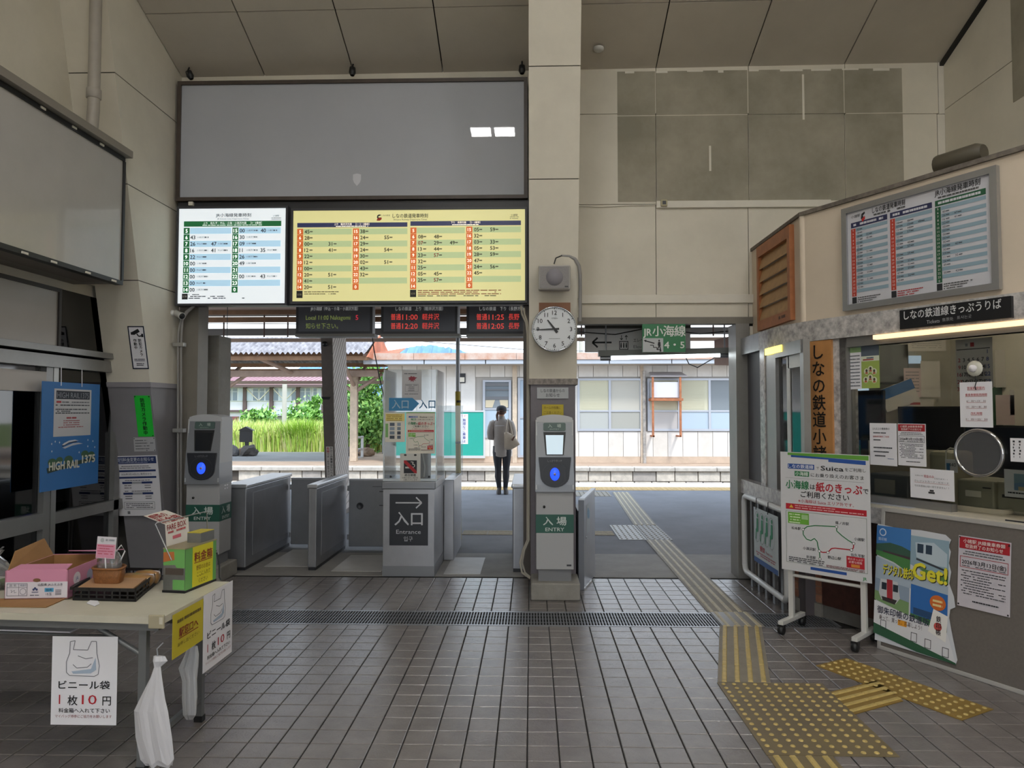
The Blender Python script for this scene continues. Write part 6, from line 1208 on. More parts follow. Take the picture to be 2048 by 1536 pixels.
b = MB(); a = p0 + ex * .01; c = p0 + ey * dB_; b.prism([zz_(p0 + ey * .02, zb0 + hB), zz_(p0 + ey * dB_ * .98, zb0 + hB), zz_(p0 - ex * .03 + ey * dB_ * .9, zb0 + hB + .09), zz_(p0 - ex * .03 + ey * dB_ * .3, zb0 + hB + .07)], ex * .004, CB); b.build('flap', None, r)
b = MB(); b.prism([zz_(p0 + ex * .02, zb0 + hB), zz_(p0 + ex * (w - .01), zb0 + hB), zz_(p0 + ex * (w - .02) + ey * .07, zb0 + hB + .012), zz_(p0 + ex * .03 + ey * .07, zb0 + hB + .012)], (0, 0, .004), PK); b.build('flap', None, r)
b = MB(); b.prism([zz_(p0 + ex * .15 + ey * dB_, zb0 + hB + .015), zz_(p0 + ex * (w + .06) + ey * (dB_ + .02), zb0 + hB + .015), zz_(p0 + ex * (w + .02) + ey * (dB_ - .1), zb0 + hB + .03), zz_(p0 + ex * .12 + ey * (dB_ - .08), zb0 + hB + .03)], (0, 0, .004), PK); b.build('flap', None, r)
pl = Plane(zz_(p0, zb0 + hB), ex, (0, 0, -1), w, hB); p = Print(pl, (60, 690, 830, 1035)); p.rect(68, 828, 822, 1022, '#d3ced6', 0); p.frame(86, 845, 335, 995, 5, '#3a3e50', 1); p.rect(230, 845, 234, 995, '#3a3e50', 1); p.rect(86, 890, 335, 894, '#3a3e50', 1); p.text('品 名', 160, 868, 26, '#3a3e50', w=80); p.text('検査印', 285, 868, 24, '#4a5a7a', w=74); p.ring(283, 942, 36, 36, 5, '#5a5e70'); p.line([(130, 925), (150, 925), (140, 955), (165, 935), (180, 925), (178, 958), (205, 950)], 4, '#5a5e70')
p.text('山梨県 JAふえふき', 615, 862, 30, '#3a3e50', w=295, bold=.012); p.rect(545, 903, 655, 950, '#4aa0cc', 1); p.text('特秀', 600, 927, 32, '#2c3c50', w=76, layer=3); p.text('15玉', 598, 976, 30, '#3a3e50', w=70); [p.rect(675, 925 + k * 14, 748, 931 + k * 14, '#3a3e50', 1) for k in range(5)]
for x, y in ((430, 905), (412, 920), (450, 920)): p.disc(x, y, 14, 14, '#33406a', 2)
p.rect(390, 948, 470, 956, '#33406a', 2); p.scrawl(370, 480, 988, 10, '#4a4e60', gaps=.05); p.disc(447, 808, 46, 22, '#7a5638', 1); p.build(r)
pl = Plane(zz_(p0 + ex * w, zb0 + hB), ey, (0, 0, -1), dB_, hB); p = Print(pl); p.disc(18, 40, 8, 22, '#d3ced6'); p.text('JA', 18, 40, 14, '#3a5a9a'); p.disc(48, 46, 7, 20, '#9a9cb0'); p.build(r, 'print')
# black slatted tray
p0, p1 = onT(145, 1201), onT(272, 1204); p2 = onT(323, 1160); ex, ey = tframe(p0, p1); ey2 = (p2 - p1); dT = ey2.length; ey2.normalize(); w = (p1 - p0).length; hT = .06; BK = mat('tray_black', '#1b1a1b', .45)
r = empty('black_tray', p0 + ex * w / 2 + ey2 * dT / 2, 'black slotted plastic tray holding bread on the table', 'tray')
gbox(p0, ex, ey2, w, dT, TH + .001, TH + .006, BK).build('bottom', None, r)
def slotted(o, e, d, L, nm):
    b = MB(); nS = 8
    for z0, z1 in ((0, .012), (.024, .03), (.044, hT)): gbox(o, e, d, L, .004, TH + .002 + z0, TH + .002 + z1, BK, b)
    for k in range(nS + 1): gbox(o + e * (L - .008) * k / nS, e, d, .008, .004, TH + .002, TH + .002 + hT, BK, b)
    b.build(nm, None, r)
slotted(p0, ex, ey2, w, 'front_side'); slotted(p0 + ey2 * dT, ex, ey2, w, 'back_side'); slotted(p0 + ex * (w - .002), ey2, -ex, dT, 'end_side'); slotted(p0 + ex * .004, ey2, -ex, dT, 'end_side')
b = MB(); gbox(p0 - ex * .015, ex, ey2, .02, dT, TH + hT - .01, TH + hT + .004, BK, b); b.build('handle_rim', None, r)
PAPB = mat('kraft_paper', '#b08a66', .7); gbox(p0 + ex * .02 + ey2 * .01, ex, ey2, w - .04, dT * .5, TH + hT - .006, TH + hT, PAPB).build('kraft_sheet', None, label='kraft paper sheet lining the black tray', cat='paper')
# basket with clear bag and card
c = p0 + ex * w * .42 + ey2 * dT * .3; zb1 = TH + hT; BW = mat('basket_brown', '#8a5a30', .6, noise=(80, .3), bump=(220, .6))
def rr_ring(cx, wx, wy, z, n=28, pw=.55): return [cx + ex * (wx * math.copysign(abs(math.cos(t)) ** pw, math.cos(t))) + ey2 * (wy * math.copysign(abs(math.sin(t)) ** pw, math.sin(t))) + Vector((0, 0, z - cx.z)) for t in [2 * math.pi * k / n for k in range(n)]]
r = empty('wicker_basket', zz_(c, zb1), 'small brown woven basket standing in the black tray', 'basket')
b = MB(); b.loft([rr_ring(c, .068, .05, zb1 + .001), rr_ring(c, .074, .056, zb1 + .03), rr_ring(c, .078, .06, zb1 + .07), rr_ring(c, .072, .054, zb1 + .07), rr_ring(c, .066, .05, zb1 + .012)], BW); b.build('body', None, r)
b = MB(); pts = rr_ring(c, .077, .059, zb1 + .072); b.tube(pts + [pts[0]], .006, 6, BW, caps=False); b.build('rim', None, r)
CLB = glass('clear_plastic', '#f2f2f4', .10, .12)
b = MB(); rg = random.Random(5); rings = [[q + Vector((rg.uniform(-.006, .006), rg.uniform(-.006, .006), 0)) for q in rr_ring(c, s * .06, s * .045, zb1 + h, pw=.8)] for s, h in ((.85, .045), (1.0, .08), (.95, .11), (.7, .14), (.25, .155))]; b.loft(rings, CLB); b.build('clear_bag', None, label='clear bag of bread in the wicker basket', cat='bag')
b = MB(); b.tube([zz_(c + ex * .05, zb1 + .09), zz_(c + ex * .08, zb1 + .15), zz_(c + ex * .06, zb1 + .18), zz_(c + ex * .035, zb1 + .15)], .003, 6, PAPER); b.build('bag_tie', None, label='white tie looped above the clear bag', cat='tie')
a = zz_(c - ex * .045 - ey2 * .052, zb1 + .23); pl = Plane(a, (ex + Vector((0, 0, -.04))), Vector((0, 0, -1)) - ex * .08, .098, .105); o = sheet('price_card', pl, mat('card_white', '#d0ced4', .5), 'pink and white price card standing in the basket', 'card'); p = Print(pl); p.rect(2, 34, 98, 98, '#d592aa', 0); p.disc(28, 16, 10, 10, '#a9abb0'); p.scrawl(46, 92, 14, 8, '#8f929c', gaps=.05); [p.scrawl(8, 90 - 20 * (k == 1), 42 + k * 12, 3.4, '#b83a50', gaps=.08, seed=k) for k in range(4)]; p.build(o)
b = MB(); b.tube([pl.p(.05, .1), zz_(c - ey2 * .045, zb1 + .05)], .003, 6, PAPER); b.build('stick', None, o)
for k, (fa, fb, sz) in enumerate(((.72, .62, .1), (.84, .8, .07))):
    q = p0 + ex * w * fa + ey2 * dT * fb; b = MB(); zq = TH + .008; b.loft([rr_ring(q, sz * .8, sz * .5, zq), rr_ring(q, sz, sz * .6, zq + .03), rr_ring(q, sz * .9, sz * .5, zq + .055), rr_ring(q, sz * .3, sz * .2, zq + .062)], mat('bread_brown', '#a57a48', .4, noise=(20, .3), coat=.6)); b.build('bread_pack', None, label=('flat bread pack in the middle of the black tray', 'smaller bread pack at the end of the black tray')[k], cat='bread', group='bread packs in the black tray')
b = MB(); q = [onT(u, v, .002) for u, v in ((173, 1207), (180, 1201), (196, 1202), (199, 1208), (190, 1213))]; b.prism(q[::-1], (0, 0, .002), PAPER); b.build('paper_scrap', None, label='torn white paper scrap at the table edge', cat='paper')
# crinkled clear bag and dark tray at the frame edge
b = MB(); rg = random.Random(9); c = onT(-12, 1178); ex, ey2 = tex, tey
b.loft([[q + Vector((rg.uniform(-.012, .012), rg.uniform(-.012, .012), rg.uniform(-.01, .01))) for q in rr_ring(c, sx * 1.0, sx * .8, TH + h, 16, .9)] for sx, h in ((.05, .012), (.085, .03), (.09, .08), (.06, .13), (.02, .17), (.035, .2))], CLB); b.build('produce_bag', None, label='crinkled clear bag of produce at the picture edge', cat='bag')
b = MB(); rg = random.Random(4)
for k in range(6): q = c + Vector((rg.uniform(-.04, .04), rg.uniform(-.04, .04), 0)); b.lathe([(.0, 0), (.02, .004), (.026, .02), (.018, .036), (0, .04)], zz_(q, TH + .01), (0, 0, 1), 10, mat('leaf_green', '#5f7a34', .6), caps=False)
b.build('green_vegetable', None, label='green vegetables inside the crinkled clear bag', cat='vegetables', kind='stuff')
# fare box
A, B, Cc = onT(326, 1185), onT(369, 1187), onT(431, 1162)
e1 = (B - A); e1.z = 0; e2 = (Cc - B); e2.z = 0; wA, wB = e1.length, e2.length; e1.normalize(); e2.normalize(); hF = .215
r = empty('fare_box', (A + Cc) / 2, 'green taped steel coin box with a yellow sign on the table', 'coin box')
STF = mat('box_steel', '#8c8d8b', .35, .7, noise=(10, .1)); GT = mat('green_tape', '#6aa85a', .45)
b = MB(); D_ = A + e2 * wB
def rot_box(z0, z1, m, g=0.):
    P_ = [A - e1 * g - e2 * g, B + e1 * g - e2 * g, Cc + e1 * g + e2 * g, D_ - e1 * g + e2 * g]; b = MB(); return b.hexa([zz_(q, z0) for q in P_] + [zz_(q, z1) for q in P_], m)
rot_box(TH + .001, TH + .012, BLACK, .003).build('base', None, r); rot_box(TH + .012, TH + hF, STF).build('body', None, r); rot_box(TH + hF, TH + hF + .006, mat('box_lid', '#a49a7a', .4, .4), .003).build('lid', None, r)
plA = Plane(zz_(A, TH + hF), e1, (0, 0, -1), wA, hF - .012); plB = Plane(zz_(B, TH + hF), e2, (0, 0, -1), wB, hF - .012)
p = Print(plA); p.poly([(0, 0), (100, 0), (100, 45), (62, 45), (55, 38), (0, 40)], GT, 0); p.poly([(0, 8), (50, 6), (52, 26), (0, 32)], mat('orange_tape', '#b56a35', .5), 1); p.rect(45, 74, 100, 98, GT, 0); p.rect(10, 46, 94, 62, '#4a4038', 1); p.build(r, 'tape')
p = Print(plB); p.rect(0, 0, 24, 100, GT, 0); p.rect(86, 0, 100, 100, GT, 0); p.build(r, 'tape')
pl = Plane(plB.p(wB * .22, -.0, .003), e2, (0, 0, -1), wB * .66, hF * .93); b = MB(); b.prism([pl.p(0, 0), pl.p(pl.w, 0), pl.p(pl.w, pl.h), pl.p(0, pl.h)], -pl.n * .001, mat('yellow_paper', '#d9cf2a', .5)); s_ = b.build('yellow_sign', None, r)
p = Print(pl, (0, 0, 100, 120)); p.text('料金箱', 50, 32, 27, '#8a2a24', w=88, bold=.02); p.rect(6, 48, 94, 50, '#8a2a24', 1); p.text('野菜のお金は', 50, 66, 14, '#7a4a20', w=68); p.text('ここに入れて', 52, 86, 14, '#4a4420', w=66); p.text('ください', 50, 106, 14, '#4a4420', w=44); p.build(s_, 'lettering')
b = MB(); t0_ = D_ * .35 + Cc * .65; P_ = [B * .45 + Cc * .55 + (A - B) * .1, B * .0 + Cc * 1.0 + (A - B) * .1, Cc + (D_ - Cc) * .75, B * .45 + Cc * .55 + (A - B) * .75]; b.hexa([zz_(q, TH + hF + .006) for q in P_] + [zz_(q, TH + hF + .055) for q in P_], STF); b.build('coin_hopper', None, r)
b = MB(); P2 = [q for q in P_]; b.hexa([zz_(q, TH + hF + .055) for q in P2] + [zz_(q, TH + hF + .058) for q in P2], mat('yellow_tape', '#c9b830', .4)); b.build('hopper_lid', None, r)
b = MB(); h0 = zz_(A * .6 + B * .4, TH + hF * .75) - e2 * .004; h1 = zz_(A, TH + hF + .12) - e1 * .05; h2 = zz_(D_, TH + hF + .15) + e1 * .06; h3 = zz_(Cc * .6 + D_ * .4, TH + hF * .75) + e2 * .004; b.tube([h0, h1, h1 + e1 * .01 + Vector((0, 0, .008)), h2, h3], .0035, 6, STEEL); b.build('wire_handle', None, r)
b = MB(); b.tube([zz_(Cc, TH + .15) + e1 * .004, zz_(Cc, TH + .1) + e1 * .02, zz_(Cc, TH + .02) + e1 * .022, zz_(Cc, TH + .006) + e1 * .03], .004, 6, BLACK); b.build('cord', None, r)
# folded card behind the coin box
cy = 3.95; a0, a1, a2 = atY(333, 1096, 3.78), atY(387, 1090, 3.78), 0
c1_, c2_ = atY(330, 1049, 3.80), atY(376, 1034, 3.80); d1_, d2_ = atY(287, 1032, 3.86), atY(331, 1020, 3.86)
r = empty('fare_card', (a0 + a1) / 2, 'folded white fare box card standing behind the coin box', 'card')
for nm, q in (('lower_leaf', (c1_, c2_, a0)), ('upper_leaf', (d1_, d2_, c1_))):
    pl = plane3(*q); o4 = q[1] + (q[2] - q[0]); b = MB(); b.prism([q[0], q[1], o4, q[2]], (0, .003, 0), mat('card_ivory', '#c4beb4', .6)); s_ = b.build(nm, None, r)
    p = Print(pl)
    if nm == 'upper_leaf': p.text('野菜の', 40, 30, 34, '#8a2a2c', w=66, bold=.02); p.text('料金箱', 50, 74, 44, '#8a2a2c', w=90, bold=.02)
    else: p.text('FARE BOX', 50, 18, 24, '#8a2a2c', w=82, bold=.02); p.scrawl(12, 88, 40, 8, '#a84a4c', gaps=.1); p.rect(30, 58, 66, 72, '#b85a64', 1)
    p.build(s_, 'lettering')
pd_ = atY(345, 1100, 3.79); b = MB(); b.box(a0.x, a1.x, 3.78, 3.783, TH, a0.z + .01, mat('card_ivory', '')); b.build('foot', None, r)
# paper signs taped to the table
def bag_sign(pl, lab, fade=False):
    o = sheet('bag_price_sign', pl, PAPER, lab, 'sign', .0015); p = Print(pl, (297, 785, 668, 1290)); L = '#7a7c84'
    p.line([(382, 990), (380, 930), (398, 880), (400, 815), (428, 808), (418, 860), (500, 862), (520, 812), (548, 812), (552, 880), (568, 950), (562, 1000), (540, 1012), (400, 1008), (382, 990)], 4, L); p.line([(445, 895), (490, 912), (530, 905)], 4, L); p.line([(418, 945), (440, 965), (500, 960), (522, 940)], 4, L); p.poly([(545, 905), (550, 975), (520, 995), (420, 998), (410, 985), (520, 970)], '#a9b9cc', 0)
    p.text('ビニール袋', 485, 1062, 46, INK, w=290, bold=.02); p.text('1', 347, 1143, 56, RED); p.text('枚', 421, 1150, 54, INK, bold=.014); p.text('10', 515, 1143, 56, RED, w=84); p.text('円', 614, 1150, 52, INK, bold=.014); p.text('料金箱へ入れて下さい', 488, 1207, 25, INK, w=290, bold=.008); p.text('マイバッグ持参にご協力をお願いします', 484, 1240, 17, '#8a3a40', w=320); p.build(o); return o
Ys = TP(.7, -.012).y; bag_sign(planeY(103, 1273, 234, 1450, 3.19), 'white bag price sign hanging from the long side of the table')
XS = lambda c: TP(-.006, c)
def planeTx(c0, c1, z0, z1): a = TP(-.006, c0); q = TP(-.006, c1); return Plane(Vector((a.x, a.y, z1)), q - a, (0, 0, -1), (q - a).length, z1 - z0)
sx_ = (TP(0, 1) - TP(0, 0)).normalized(); nx = Vector((sx_.y, -sx_.x, 0))
def onTx(u, v): return onplane(u, v, TP(-.006, 0), nx)
a, c, e = onTx(346, 1226), onTx(407, 1190), onTx(348, 1318); yy0, yy1 = (a - TP(0, 0)).dot(sx_), (c - TP(0, 0)).dot(sx_)
pl = planeTx(max(yy0, .01), yy1, e.z, TH - .012); o = sheet('yellow_notice', pl, mat('yellow_sheet', '#c9b82c', .5), 'yellow paper notice taped to the end of the table', 'notice', .0015); p = Print(pl); p.scrawl(12, 90, 20, 7, '#6a5a1c', gaps=.12); p.text('駅窓口へ', 50, 48, 20, '#8a3020', w=62, bold=.02); p.rect(18, 60, 82, 62, '#8a3020', 1); p.text('お申し出ください', 50, 74, 9, '#6a5a1c', w=70); p.build(o)
a, c, e = onTx(404, 1190), onTx(458, 1160), onTx(410, 1345); pl = planeTx(yy1 + .005, TD + .03, onTx(412, 1343).z, TH + .0); bag_sign(pl, 'white bag price sign at the far end corner of the table')
# hanging plastic bags
def bag(name, cx, cy, ztop, prof, m, lab, seed, hook=True):
    rg = random.Random(seed); r = empty(name, (cx, cy, ztop), lab, 'plastic bag', 'plastic bags hung on the table'); b = MB(); n = 26; rings = []
    ph = [rg.uniform(0, 6.28) for _ in range(4)]
    for (h, wx, wy, ox) in prof:
        ring_ = []
        for k in range(n):
            t = 2 * math.pi * k / n; f = 1 + .16 * math.sin(3 * t + ph[0] + h * 6) + .10 * math.sin(7 * t + ph[1]) + rg.uniform(-.05, .05)
            ring_.append((cx + ox + wx * math.cos(t) * f, cy + wy * math.sin(t) * f, ztop - h + (.012 * math.sin(5 * t + ph[2]) if h > .4 else 0)))
        rings.append(ring_)
    b.loft(rings, m, smooth=False); b.build('bag', None, r)
    if hook: b = MB(); b.tube([(cx, cy, ztop - .01), (cx - .005, cy, ztop + .03), (cx + .012, cy + .02, ztop + .05)], .003, 6, STEELD); b.build('hook', None, r)
q = atY(316, 1312, 3.09); WB = mat('bag_white', '#c9c8cc', .35, spec=.6)
bag('plastic_bag', q.x, 3.09, q.z, [(0, .024, .008, .004), (.02, .03, .012, .008), (.045, .013, .01, -.002), (.09, .022, .014, -.006), (.18, .048, .02, -.02), (.23, .064, .024, -.026), (.34, .068, .026, -.008), (.44, .064, .026, .014), (.455, .056, .02, .018)], WB, 'knotted white plastic bags hung at the front table leg', 3)
q = atY(385, 1292, 3.45); bag('plastic_bag', q.x - .02, 3.45, q.z, [(0, .02, .01, .02), (.04, .03, .014, .014), (.1, .042, .02, 0), (.16, .03, .02, .01), (.24, .034, .022, .012), (.32, .03, .02, .014), (.345, .015, .01, .014)], glass('bag_clear', '#e8e8ea', .12, .35), 'crumpled clear plastic bag hung behind the yellow notice', 8)

# ================================================================== near platform
ASP = mat('asphalt', '#77787d', .8, noise=(1.2, .16), bump=(180, .5)); ASPL = mat('asphalt_pale', '#8f8e8d', .85, noise=(1.5, .12), bump=(180, .4))
b = MB(); b.box(-18, 20, 8.15, 15.28, -.3, -.004, ASP); b.build('ground_platform', None, kind='structure', label='grey asphalt of the near platform')
b = MB(); b.box(-4, 4.3, 7.02, 8.15, -.3, -.002, mat('threshold', '#94928f', .75, noise=(3, .16), bump=(120, .3))); b.build('ground_threshold', None, kind='structure', label='pale concrete threshold under the gates')
pe = empty('platform_edge', (0, 15.7, 0), 'white concrete edge of the near platform', None, kind='structure')
for k in range(22):
    b = MB(); x = -9 + k * .91; b.box(x + .003, x + .905, 15.29, 16.12, -.2, 0, mat('edge_white', '#d5d4d2', .7, noise=(4, .08))); b.build('edge_slab', None, pe)
b = MB(); b.box(-18, 20, 15.3, 16.1, -1.2, -.2, CONC); b.build('edge_wall', None, pe)
te = empty('tactile_edge', (0, 14.9, 0), 'yellow dotted tactile line along the near platform edge', 'tactile paving', 'tactile paving outside'); tm_ = MB(); tm_.box(-.15, .15, -.3, .3, 0, .004, mat('tactile_yellow_out', '#c2a066', .6, noise=(9, .2))); tme = tm_.mesh('tile'); d_ = MB()
for k in range(60): part('tile', tme, te, (-8.5 + k * .305, 14.95, -.003))
for k in range(60):
    for i in range(3):
        for j in range(5): d_.box(-8.5 + k * .305 - .1 + i * .1 - .02, -8.5 + k * .305 - .1 + i * .1 + .02, 14.73 + j * .11, 14.77 + j * .11, .001, .006, mat('tactile_dot_out', '#d6bb86', .6))
d_.build('dots', None, te, kind='stuff')
G4 = 'tactile paving outside'
r = tmat('tactile_strip', (1.44, 10.2, -.003), (.32, 0, 0), (.16, 4.1, 0), TG, 'pale barred strip leading to the platform edge', group=G4); bars(r, (1.44, 10.2, -.003), (.16, 4.1, 0), (.32, 0, 0), 12, 4, TGB)
DOMG = dome_mesh(TG, .015)
r = tmat('tactile_mat', (1.45, 9.04, -.003), (.31, 0, 0), (.0, 1.15, 0), mat('tactile_dot_grey', '#8d8b85', .5, .2), 'dotted grey mat on the route across the platform', group=G4); domes(r, (1.45, 9.04, -.003), (.31, 0, 0), (0, 1.15, 0), 5, 10, DOMG)
r = tmat('tactile_mat', (1.1, 9.04, -.003), (.34, 0, 0), (.0, 1.15, 0), mat('tactile_dot_pale', '#a3a29d', .45, .2), 'paler dotted mat where two platform routes meet', group=G4); domes(r, (1.1, 9.04, -.003), (.34, 0, 0), (0, 1.15, 0), 5, 10, DOMG)
r = tmat('tactile_strip', (-.9, 9.35, -.003), (1.98, 0, 0), (0, .32, 0), TG, 'barred strip running sideways behind the clock pillar', group=G4); bars(r, (-.9, 9.35, -.003), (1.98, 0, 0), (0, .32, 0), 6, 4, TGB)
r = tmat('tactile_mat', (.72, 13.6, -.003), (.8, 0, 0), (0, .8, 0), TG, 'dotted mat at the platform end of the barred strip', group=G4); domes(r, (.72, 13.6, -.003), (.8, 0, 0), (0, .8, 0), 9, 9, DOMG)
for x0, x1, y0, y1, lab in ((-.86, -.5, 7.1, 7.9, 'pale repair plate in the entrance lane'), (-2.0, -1.5, 7.2, 8.0, 'pale repair plate in front of the flap with the round lock'), (-2.75, -2.3, 7.4, 8.3, 'pale repair plate in front of the flap with the recessed handle')):
    b = MB(); b.box(x0, x1, y0, y1, -.003, .002, mat('plate_pale', '#bdbcba', .5, noise=(6, .1))); b.build('floor_plate', None, label=lab, cat='floor plate', group='pale plates under the gates')

# ================================================================== track and island platform
b = MB(); b.box(-40, 40, 16.1, 20.6, -1.6, -1.2, mat('ballast', '#6f665c', .9, noise=(12, .4), bump=(60, 1.))); b.build('ground_track', None, kind='structure', label='brown ballast track bed between the platforms')
for y in (17.7, 18.77):
    b = MB(); b.box(-40, 40, y - .035, y + .035, -1.2, -1.04, mat('rail_rust', '#6a5546', .6, .4)); b.build('rail', None, label='steel rail nearer to the station' if y < 18 else 'steel rail nearer to the island platform', cat='rail', group='rails between the platforms')
YI = 20.55; YBd = 22.3
ipl = empty('island_platform', (0, YI, 0), 'island platform with a face of old stone blocks', None, kind='structure')
ISA = mat('island_surface', '#b39c88', .85, noise=(2, .16)); b = MB(); b.box(-40, 40, YI + .45, 31.5, -1.2, -.004, ISA); b.build('surface', None, ipl)
b = MB(); b.box(-40, -6.2, YI + 2.2, 28, -.004, .002, ASPL); b.build('asphalt_strip', None, ipl)
b = MB(); b.box(-40, 40, YI + .06, YI + .5, -1.2, -.1, mat('stone_joint', '#5d554e', .9)); b.build('backing', None, ipl)
STM = [mat('stone_%d' % k, c, .85, noise=(5, .22), bump=(30, .6)) for k, c in enumerate(('#d6cdc0', '#c9c0b4', '#dcd2c4', '#b8b0a8'))]
rg = random.Random(2)
for row, (z1, z0, wd) in enumerate(((-.115, -.40, .56), (-.41, -.72, .56))):
    x = -11.5 + rg.uniform(-.2, .2)
    while x < 7.2:
        L = wd * rg.uniform(.82, 1.2)
        if not (row == 0 and -9.4 < x < -8.5):
            b = MB(); b.box(x, x + L - .02, YI + .0 + rg.uniform(0, .03), YI + .2, z0, z1, STM[rg.randrange(4)], .02); b.build('stone_block', None, ipl)
        x += L
x = -11.5
while x < 7.2:
    L = rg.uniform(1.1, 1.5); b = MB(); b.box(x, x + L - .012, YI - .06, YI + .46, -.11, 0, mat('coping', '#c6bfb5', .85, noise=(6, .2), bump=(60, .4)), .015); b.build('coping_slab', None, ipl); x += L
b = MB(); b.box(.75, 7.2, YI + .02, YI + .1, .0, .006, mat('edge_line', '#dcdad6', .7)); b.build('white_line', None, ipl)

# ================================================================== island building
SB = YBd; WS = mat('siding_white', '#d9d5d0', .6, noise=(5, .05)); WS2 = mat('siding_white_b', '#d2cdc6', .6, noise=(4, .07)); RUST = mat('rust_fascia', '#b98a72', .7, noise=(2.6, .3), col2='#c9b7ac'); SASH = mat('sash_silver', '#b5b9c2', .4, .3)
def X(u, Y=SB): return atY(u, 830, Y).x
def Z(v, Y=SB): return atY(1300, v, Y).z
bl = empty('station_building', (0, SB + 2, 0), 'low white panelled building with a rusty roof edge on the island platform', 'building')
zG = Z(729); zF0, zF1 = Z(722), Z(709); bxl, bxr = X(775), 8.5
b = MB(); b.box(bxl, bxr, SB + .03, SB + 4, 0, zG, mat('siding_backing', '#aaa59f', .8)); b.build('core', None, bl)
b = MB(); b.box(bxl - .02, bxr, SB - .01, SB + .04, 0, Z(913), mat('building_plinth', '#c2ae9b', .8, noise=(3, .15))); b.build('plinth', None, bl)
pw = .457; x = bxl; k = 0
wins = [(968, 1020, 760, 876), (1038, 1066, 756, 915), (1157, 1282, 757, 862), (1297, 1480, 757, 862)]
green = (775, 962, 823, 912)
zwt, zwb = Z(755), Z(862)
k = 0
while x < bxr:
    x1 = min(x + pw, bxr)
    b = MB(); b.box(x + .006, x1 - .006, SB - .012, SB + .03, zwt + .02, zG, WS if k % 2 else WS2); b.build('siding_panel', None, bl)
    b = MB(); b.box(x + .006, x1 - .006, SB - .012, SB + .03, Z(913), zwb - .02, WS if k % 3 else WS2); b.build('siding_panel', None, bl)
    um = X(968); inwin = any(X(a) - .1 < (x + x1) / 2 < X(c) + .1 for a, c, _, _ in wins)
    if not inwin: b = MB(); b.box(x + .006, x1 - .006, SB - .012, SB + .03, zwb - .02, zwt + .02, WS); b.build('siding_panel', None, bl)
    x = x1; k += 1
def window(u0, u1, v0, v1, npn, mats, split=.62):
    x0, x1, z0, z1 = X(u0), X(u1), Z(v1), Z(v0); w = MB()
    w.box(x0, x1, SB - .05, SB, z1 - .06, z1, SASH); w.box(x0, x1, SB - .05, SB, z0, z0 + .07, SASH); zs = z0 + (z1 - z0) * (1 - split)
    w.box(x0, x1, SB - .045, SB, zs - .025, zs + .025, SASH)
    for i in range(npn + 1): xx = x0 + (x1 - x0) * i / npn; w.box(xx - .035, xx + .035, SB - .053, SB, z0 - .002, z1 + .002, SASH)
    f = w.build('window', None, bl)
    for i in range(npn):
        a, c = x0 + (x1 - x0) * i / npn + .035, x0 + (x1 - x0) * (i + 1) / npn - .035
        for (za, zb, j) in ((zs + .025, z1 - .06, 0), (z0 + .07, zs - .025, 1)):
            q = MB(); q.box(a, c, SB - .02, SB - .014, za, zb, mats[(i * 2 + j) % len(mats)]); q.build('pane', None, f)
BLD = mat('blind_beige', '#c9c6ae', .6); FROST = mat('frosted', '#aeb1ae', .3); BLUEP = mat('pane_blue', '#a9bac9', .15); PDK = mat('pane_dark', '#767f86', .1); CUR = mat('curtain_beige', '#c0b59c', .7)
window(1157, 1282, 757, 862, 2, [BLD, FROST, mat('blind_grey', '#b9b6ac', .6), mat('frosted_grey', '#a3a39c', .3)])
window(1297, 1480, 757, 862, 3, [BLD, mat('frosted_warm', '#b8b4b2', .3), BLD, BLUEP, PDK, BLUEP])
window(968, 1020, 760, 876, 1, [PDK, BLUEP], .5); window(1038, 1066, 756, 915, 1, [BLUEP, BLUEP], .5)
# blind slats, open rails and curtains that show in the windows
wb = [o_ for o_ in bl.children if o_.name.startswith('window')]
for k in range(26):
    zz = Z(818) + k * .037
    for a, c in ((1163, 1216), (1352, 1409)):
        b = MB(); b.box(X(a), X(c), SB - .03, SB - .022, zz, zz + .026, BLD)
        if k < 26 and zz < Z(762): b.build('blind_slat', None, wb[0] if a < 1300 else wb[1])
for z0, z1 in ((Z(766), Z(772)), (Z(778), Z(781)), (Z(793), Z(799))): b = MB(); b.box(X(970), X(1018), SB - .04, SB - .02, z1, z0, mat('rail_dark', '#6a6c70', .5)); b.build('window_bar', None, wb[2])
for u0, u1, u2 in ((971, 990, 985), (1016, 999, 1002)): b = MB(); b.prism([(X(u0), SB - .03, Z(800)), (X(u1), SB - .03, Z(800)), (X(u2), SB - .03, Z(815)), (X(u0), SB - .03, Z(815))], (0, .01, 0), CUR); b.build('curtain', None, wb[2])
# roof edge
for k in range(12):
    x = X(736) + k * 1.55; b = MB(); b.box(x, x + 1.54, SB - .75, SB - .7, zF0, zF1, RUST); b.build('fascia_panel', None, bl)
for k in range(10):
    x = X(736) + k * 1.86; b = MB(); b.box(x + .01, x + 1.84, SB - .72, SB - .6, zG - .02, zF0 - .01, mat('gutter', '#aeb4bd', .5)); b.build('gutter', None, bl)
b = MB(); b.box(X(736), X(736) + 18.6, SB - .72, SB + 4.5, zF1 - .06, zF1, RUST); b.build('roof', None, bl)
b = MB(); b.box(bxl, bxr, SB - .6, SB, zG - .03, zG, mat('eave_board', '#b5aca2', .7)); b.build('eave', None, bl)
